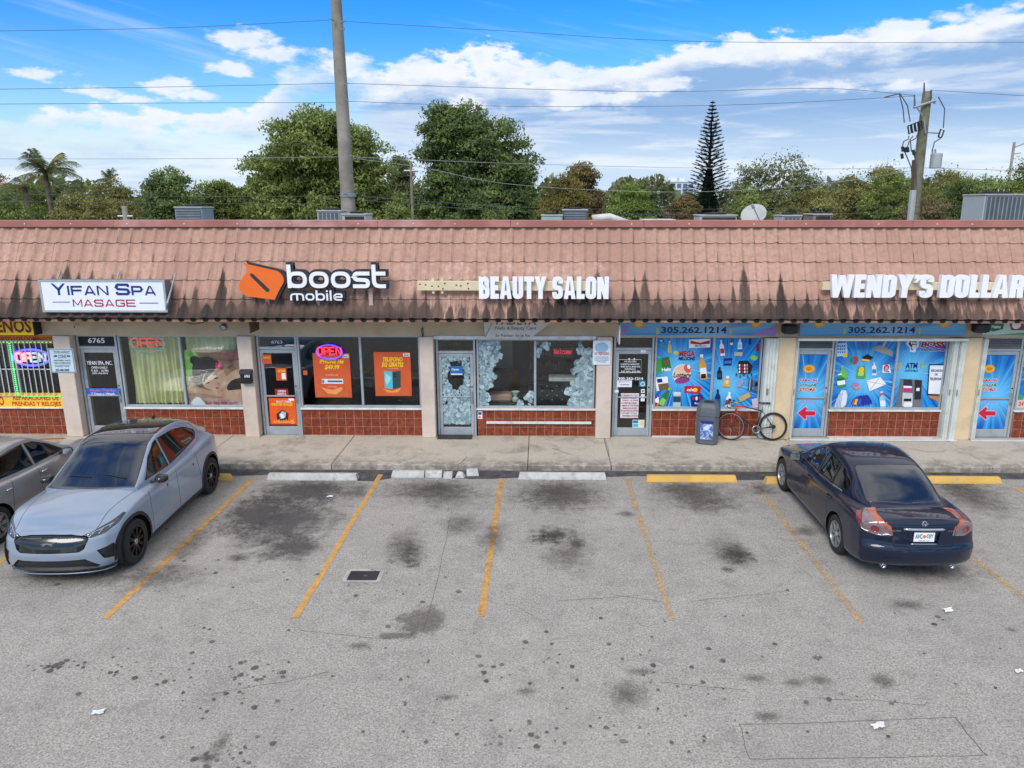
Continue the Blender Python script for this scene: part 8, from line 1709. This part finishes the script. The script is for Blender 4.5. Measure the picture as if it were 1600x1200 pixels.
for poly_ in ([(-.09, .622), (-.05, .648), (.0, .652), (.05, .645), (.09, .66), (.05, .628), (.0, .632)], [(-.04, .632), (-.07, .600), (-.055, .600), (-.02, .63)], [(.03, .632), (.06, .605), (.045, .602), (.01, .63)], [(.05, .645), (.085, .672), (.10, .662), (.07, .645)]):
    h = place_on(k1, 0, .68); mb.prism([(a_*1.25, .05+b_) for a_, b_ in poly_], h.x+.006, h.x+.012, 'yz')
mb.build('emblem', chrom, car1)
mb = MB()
for s in (1, -1):
    for k in range(9):
        y = s*(.13+.042*k); h = place_on(k1, y, .745); z = .755-.0006*k*k
        mb.box(h.x-.002, y-.016, z-.011, h.x+.005, y+.016, z+.011); 
        if k % 2 == 0 and k < 7: mb.box(h.x-.002, y-.012, z-.040, h.x+.004, y+.014, z-.018)
mb.build('grille_pattern', chrom if False else pbr('grille_grey', srgb(130, 134, 140), .3, .5), car1)
for s in (1, -1):
    for a_, b_, w_ in (((.50, .76), (.80, .85), .008), ((.56, .75), (.60, .785), .007), ((.66, .76), (.69, .815), .007), ((.75, .81), (.78, .85), .007)):
        pts = []
        for i in range(7):
            y = s*(a_[0]+(b_[0]-a_[0])*i/6); z = a_[1]+(b_[1]-a_[1])*i/6; h = place_on(k1, y, z)
            if h: pts.append(h+Vector((.004, 0, 0)))
        if len(pts) > 1: mb = MB(); mb.tube(pts, w_, 6); mb.build('lamp_strip', chrom, car1, smooth=True)
mb = MB(); h = place_on(k1, 0, .33); mb.box(h.x+.002, -.32, .275, h.x+.008, .32, .40, bev=.002) ; mb.build('intake_mesh', pbr('intake_grey', (.06, .06, .065, 1), .6), car1)
# long blade following the bumper under the nose
pts = []
for i in range(25):
    y = -.84+1.68*i/24; h = place_on([o for o in car1.children if o.name.split('.')[0] in ('body', 'front_splitter')], y, .20)
    if h: pts.append(Vector((h.x+.012, y, .175)))
mb = MB(); mb.tube(pts, .011, 6); mb.build('splitter_blade', pbr('splitter_grey', srgb(130, 140, 150), .3, .4), car1, smooth=True)
q_ = on_surface(k1, (-1.28, .0, 3), (0, 0, -1)); mb = MB(); mb.prism([(-.06, 0), (.05, 0), (-.04, .055), (-.06, .06)], -.018, .018, 'xz', Matrix.Translation(q_)); mb.build('roof_antenna', gloss, car1)
for s, yy in ((1, .32), (-1, -.25)):
    pts = []
    for i in range(8): y = yy+.42*s*0+(-.38)*i/7+.2; x = .95-.02*i/7; h = on_surface(k1, (x-.1-.03*i/7, y, 3), (0, 0, -1)); pts.append(h+Vector((0, 0, .014)))
    mb = MB(); mb.tube(pts, .008, 5); mb.build('wiper', plast, car1)
for s in (1, -1): mb = MB(); h = on_surface(k1, (.25, s*3, .80), (0, -s, 0)); 

# ---- dark blue sedan, tail to the camera
nb_ = car_paint('paint_midnight_blue', (.004, .010, .030, 1), .0, .35, .006, .08)
def sedan(name, label, loc, rz, paint, rim, style, spokes):
    g = []; gl = []
    REAR_ = lambda c, n: c.x < -1.7
    for s in (1, -1):
        a = R(36); U = (s*math.sin(a)*1.0, math.cos(a), 0) if True else None; Uv = Vector(U); u = lambda x, y: Vector((x, y, 0)).dot(Uv)
        # tail lamp wraps from the side to the tail: outline in a slanted view
        f_ = lambda c, n, s=s: c.y*s > .40 and c.x < -1.9
        g.append(('taillight', lamp_cl, [(u(-1.98, s*.87), 1.0), (u(-2.10, s*.78), 1.03), (u(-2.34, s*.60), .985), (u(-2.46, s*.53), .91), (u(-2.48, s*.50), .775), (u(-2.38, s*.68), .755), (u(-2.22, s*.81), .80), (u(-2.06, s*.87), .90)], U, SZ, f_, -.0015))
        for x, z0, z1, lx in ((.86, .28, .90, .02), (-.22, .28, .93, .0), (-1.02, .44, .96, .10)): g.append(('door_seam', seam, [(x, z0), (x+.009, z0), (x+.009+lx, z1), (x+lx, z1)], SX, SZ, side(s, .65), .004))
        gl.append(('side_window', sg, [(.74, .98), (-.16, .985), (-.15, 1.375), (.08, 1.345), (.42, 1.19)], SX, SZ, side(s, .3), .004)); gl.append(('side_window', sg, [(-.21, .985), (-1.22, 1.03), (-1.36, 1.09), (-1.28, 1.19), (-.95, 1.325), (-.55, 1.375), (-.20, 1.38)], SX, SZ, side(s, .3), .004))
        ut = R(36); UF = (-s*math.sin(ut), math.cos(ut), 0); v_ = Vector(UF); uf = lambda x, y: Vector((x, y, 0)).dot(v_)
        g.append(('headlight', lamp_cl, [(uf(2.24, s*.50), .62), (uf(2.1, s*.68), .70), (uf(1.80, s*.82), .80), (uf(1.72, s*.86), .75), (uf(1.95, s*.80), .62), (uf(2.2, s*.60), .57)], UF, SZ, lambda c, n, s=s: c.y*s > .35 and c.x > 1.4, -.002))
        g.append(('trunk_seam', seam, [(-.515*s, .94), (-.507*s, .94), (-.43*s, .62), (-.44*s, .62)], SY, SZ, lambda c, n: c.x < -2.0 and n.x < -.3, .003))
        g.append(('trunk_seam', seam, [(-1.92, s*.66), (-2.30, s*.60), (-2.30, s*.608), (-1.92, s*.668)], SX, SY, lambda c, n: n.z > .3 and c.z > .8, .003))
    g.append(('trunk_seam', seam, [(-.44, .615), (.44, .615), (.44, .624), (-.44, .624)], SY, SZ, lambda c, n: c.x < -2.0, .003))
    g.append(('plate_recess', plast if False else paint, [(-.25, .85), (.25, .85), (.22, .67), (-.22, .67)], SY, SZ, lambda c, n: c.x < -2.0, .012))
    g.append(('grille', gloss, [(-.36, .66), (.36, .66), (.30, .50), (-.30, .50)], SY, SZ, lambda c, n: c.x > 1.8, .01)); g.append(('lower_intake', plast, [(-.5, .38), (.5, .38), (.42, .26), (-.42, .26)], SY, SZ, lambda c, n: c.x > 1.8, .01))
    gl.append(('windshield', cg, [(1.06, 0), (1.02, .40), (.96, .70), (.20, .57), (.18, 0), (.20, -.57), (.96, -.70), (1.02, -.40)], SX, SY, lambda c, n: n.z > .25 and c.z > .88, .002))
    gl.append(('rear_window', cg, [(-1.06, 0), (-1.03, .50), (-1.07, .535), (-1.74, .60), (-1.79, .54), (-1.86, 0), (-1.79, -.54), (-1.74, -.60), (-1.07, -.535), (-1.03, -.50)], SX, SY, lambda c, n: n.z > .25 and c.z > .9, .003))
    sp_ = dict(name=name, label=label, loc=loc, rz=rz, paint=paint, half=.897, nose=2.27, tail=-2.36, bow=.30, bowr=.17, r=.325, tw=.215, spokes=spokes, rim=rim, style=style,
        nose_z=lambda z: np.interp(z, [.15, .35, .5, .75, .9], [.0, .04, .05, -.02, -.12]), tail_z=lambda z: np.interp(z, [.2, .35, .56, .63, .80, .95, 1.05], [-.02, .05, .07, .03, .0, .0, -.03]), ends=(.07, .06),
        low={'w': [(-2.36, .865), (-2.0, .895), (-1.39, .90), (-.7, .895), (.5, .893), (1.39, .89), (1.95, .83), (2.27, .72)], 'zb': [(-2.36, .27), (-2.0, .21), (-1.2, .17), (1.2, .165), (2.0, .17), (2.27, .2)],
             'zs': [(-2.36, .93), (-2.0, .965), (-1.39, .975), (-.6, .945), (.3, .925), (1.0, .895), (1.6, .84), (2.0, .76), (2.27, .66)], 'zt': [(-2.36, 1.025), (-2.1, 1.035), (-1.6, 1.02), (-.6, .98), (.9, .99), (1.39, .935), (1.9, .83), (2.27, .70)]},
        top={'w': [(-1.92, .60), (-1.75, .68), (-1.4, .765), (-.6, .80), (.4, .795), (.8, .765), (1.02, .73)], 'wr': [(-1.92, .58), (-1.75, .61), (-1.4, .595), (-.95, .575), (0, .575), (.4, .63), (.8, .69), (1.02, .72)],
             'zb': [(-1.92, .97), (-1.5, .975), (-.6, .945), (.3, .925), (1.02, .95)], 'zt': [(-1.92, 1.03), (-1.75, 1.10), (-1.4, 1.285), (-1.1, 1.40), (-.8, 1.46), (-.35, 1.485), (.0, 1.46), (.25, 1.375), (.6, 1.20), (.85, 1.06), (1.02, .98)]},
        arches=[(1.388, .375), (-1.388, .375)], gbow=.09, gmid=-.45, regions=g, glass=gl)
    t = make_car(sp_)
    for s in (1, -1): mirror(t, .56, .83, 1.0, s, paint, .92)
    return t
car2 = sedan('sedan_car', 'dark navy blue four-door sedan parked nose in with orange and clear tail lamps', (5.755, 12.71, .004), R(90.1), nb_, alloy, 'cover', 7)
k2 = [o for o in car2.children if o.name.split('.')[0] in ('body', 'plate_recess', 'taillight', 'trunk_seam')]
rp = lambda y, z: on_surface(k2, (-4, y, z), (1, 0, 0))
# lamp details: amber upper edge and red round lens
for s in (1, -1):
    tl = [o for o in car2.children if o.name.startswith('taillight') and sum(v.co.y for v in o.data.vertices)*s > 0][0]
    bmx = bmesh.new(); bmx.from_mesh(tl.data); bmx.normal_update(); a = R(36); Uv = Vector((s*math.sin(a), math.cos(a), 0)); u = lambda x, y: Vector((x, y, 0)).dot(Uv)
    f = region(bmx, [(u(-2.10, s*.78), 1.06), (u(-2.34, s*.60), 1.0), (u(-2.49, s*.52), .93), (u(-2.485, s*.515), .82), (u(-2.42, s*.575), .90), (u(-2.26, s*.70), .975), (u(-2.12, s*.79), 1.0)], tuple(Uv), SZ, lambda c, n: True); split(bmx, f, 'amber_lens', lamp_or, tl, -.003)
    f = region(bmx, [(u(-1.9, s*.90), 1.02), (u(-2.10, s*.83), .99), (u(-2.18, s*.82), .90), (u(-2.12, s*.86), .80), (u(-1.9, s*.92), .85)], tuple(Uv), SZ, lambda c, n: True); split(bmx, f, 'red_lens', lamp_red, tl, -.003)
    c0 = u(-2.34, s*.70); f = region(bmx, [(c0+.062*math.cos(k*.5236), (.845)+.052*math.sin(k*.5236)) for k in range(12)], tuple(Uv), SZ, lambda c, n: True); split(bmx, f, 'red_lens', lamp_red, tl, -.006)
    for f_ in bmx.faces: f_.smooth = True
    bmx.to_mesh(tl.data); bmx.free()
def rbox(mb, y0, y1, z0, z1, off, th, k=6):
    for i in range(k):
        ya, yb = y0+(y1-y0)*i/k, y0+(y1-y0)*(i+1)/k; x = min(rp(ya, (z0+z1)/2).x, rp(yb, (z0+z1)/2).x); mb.box(x-off-th, ya, z0, x-off, yb+.0005*0, z1)
mb = MB(); pts = [rp(-.31+.62*i/12, .885)+Vector((-.012, 0, 0)) for i in range(13)]; mb.tube(pts, [.014]+[.024]*11+[.014], 8); mb.build('chrome_bar', chrom, car2, smooth=True)
x_ = rp(0, .965).x-.006; mb = MB(); mb.lathe([(.034+.009*math.cos(q), .006*math.sin(q)) for q in [k*math.pi/3 for k in range(6)]], 24, Matrix.Translation((x_, 0, .968)) @ Matrix.Rotation(R(90), 4, 'Y'), True); mb.box(x_-.009, -.052, .959, x_-.001, .052, .977); mb.build('badge', chrom, car2, smooth=False)
x_ = min(rp(0, .70).x, rp(.16, .70).x, rp(0, .83).x)-.004; mb = MB(); mb.box(x_-.008, -.155, .695, x_-.002, .155, .845, bev=.003); pl = mb.build('license_plate', white_face, car2)
def rear_text(s, y0, y1, z0, z1, x, mat, name, parent, bold=.02):
    vs, fs = textmesh(s, bold); mb = MB(); mb.add([(x, y0+(y1-y0)*u, z0+(z1-z0)*v) for u, v in vs], fs); return mb.build(name, mat, parent, fix=False)
# seen from behind the car's left (+y) is on the viewer's left, so text runs from +y to -y
rear_text('AVC', .135, .03, .745, .82, x_-.0095, ink(30, 90, 60), 'plate_text', pl, .03); rear_text('OJY', -.03, -.135, .745, .82, x_-.0095, ink(30, 90, 60), 'plate_text', pl, .03); rear_text('SUNSHINE STATE', .08, -.08, .706, .720, x_-.0095, ink(30, 60, 100), 'plate_text', pl, .01)
mb = MB(); mb.lathe([(0, 0), (.028, 0)], 10, Matrix.Translation((x_-.0098, 0, .78)) @ Matrix.Rotation(R(-90), 4, 'Y')); mb.build('plate_fruit', ink(236, 130, 50), pl)
xr = rp(.42, .85).x; xr = min(rp(.34, .85).x, rp(.48, .85).x); rear_text('ALTIMA', .48, .335, .845, .868, xr-.004, chrom, 'badge_text', car2, .02); xr = min(rp(-.34, .85).x, rp(-.45, .85).x); rear_text('2.5 S', -.37, -.45, .845, .868, xr-.004, chrom, 'badge_text', car2, .02)
mb = MB(); pts = [rp(-.20+.40*i/8, .665)+Vector((-.006, 0, 0)) for i in range(9)]; mb.tube(pts, .008, 6); mb.build('trunk_handle', chrom, car2, smooth=True)
for s in (1, -1):
    mb = MB(); x0 = rp(s*.50, .30).x; mb.lathe([(.030, -.12), (.036, .0), (.030, .004), (.026, -.08)], 14, Matrix.Translation((x0+.0, s*.52, .262)) @ Matrix.Rotation(R(-90), 4, 'Y')); mb.build('exhaust_tip', chrom, car2, smooth=True)
    for px in (-.08, -1.02):
        h = on_surface(k2, (px, s*3, .84), (0, -s, 0)); mb = MB(); mb.tube([h+Vector((-.09, 0, 0)), h+Vector((-.07, s*.028, .004)), h+Vector((.07, s*.028, .004)), h+Vector((.09, 0, 0))], .013, 8); mb.build('door_handle', nb_, car2, smooth=True)
    pts = [on_surface([o for o in car2.children if o.name.split('.')[0] in ('cabin_shell', 'body')], (x, s*3, z), (0, -s, 0)) for x, z in ((.78, .972), (.4, .972), (0, .975), (-.4, .978), (-.8, .985), (-1.2, 1.012))]; mb = MB(); mb.tube([p+Vector((0, s*.004, 0)) for p in pts if p], .007, 5); mb.build('belt_trim', chrom, car2, smooth=True)
    h = on_surface(k2, (-2.02, s*3, .52), (0, -s, 0)); h and None
# ---- silver sedan at the left edge, nose in
sv = car_paint('paint_silver', srgb(170, 168, 166), .4, .32)
car3 = sedan('sedan_car', 'silver grey sedan cut off by the left edge beside the pale blue crossover', (-10.07, 12.85, .004), R(90.5), sv, alloy, 'cover', 7)
k3 = [o for o in car3.children if o.name.split('.')[0] == 'body']
for s in (1, -1):
    for px in (-.08, -1.02):
        h = on_surface(k3, (px, s*3, .84), (0, -s, 0)); mb = MB(); mb.tube([h+Vector((-.09, 0, 0)), h+Vector((-.07, s*.028, .004)), h+Vector((.07, s*.028, .004)), h+Vector((.09, 0, 0))], .014, 8); mb.build('door_handle', chrom, car3, smooth=True)
for o in car3.children:
    if o.name.startswith('side_mirror'): o.data.materials[0] = plast
for o in car1.children:
    pass
for s in (1, -1):
    for px in (.28, -.75):
        h = on_surface(k1, (px, s*3, .86), (0, -s, 0)); mb = MB(); mb.box(h.x-.02, h.y-.002 if s > 0 else h.y-.006, h.z-.02, h.x+.02, h.y+.006 if s > 0 else h.y+.002, h.z+.02, bev=.003); mb.build('door_button', gloss, car1)
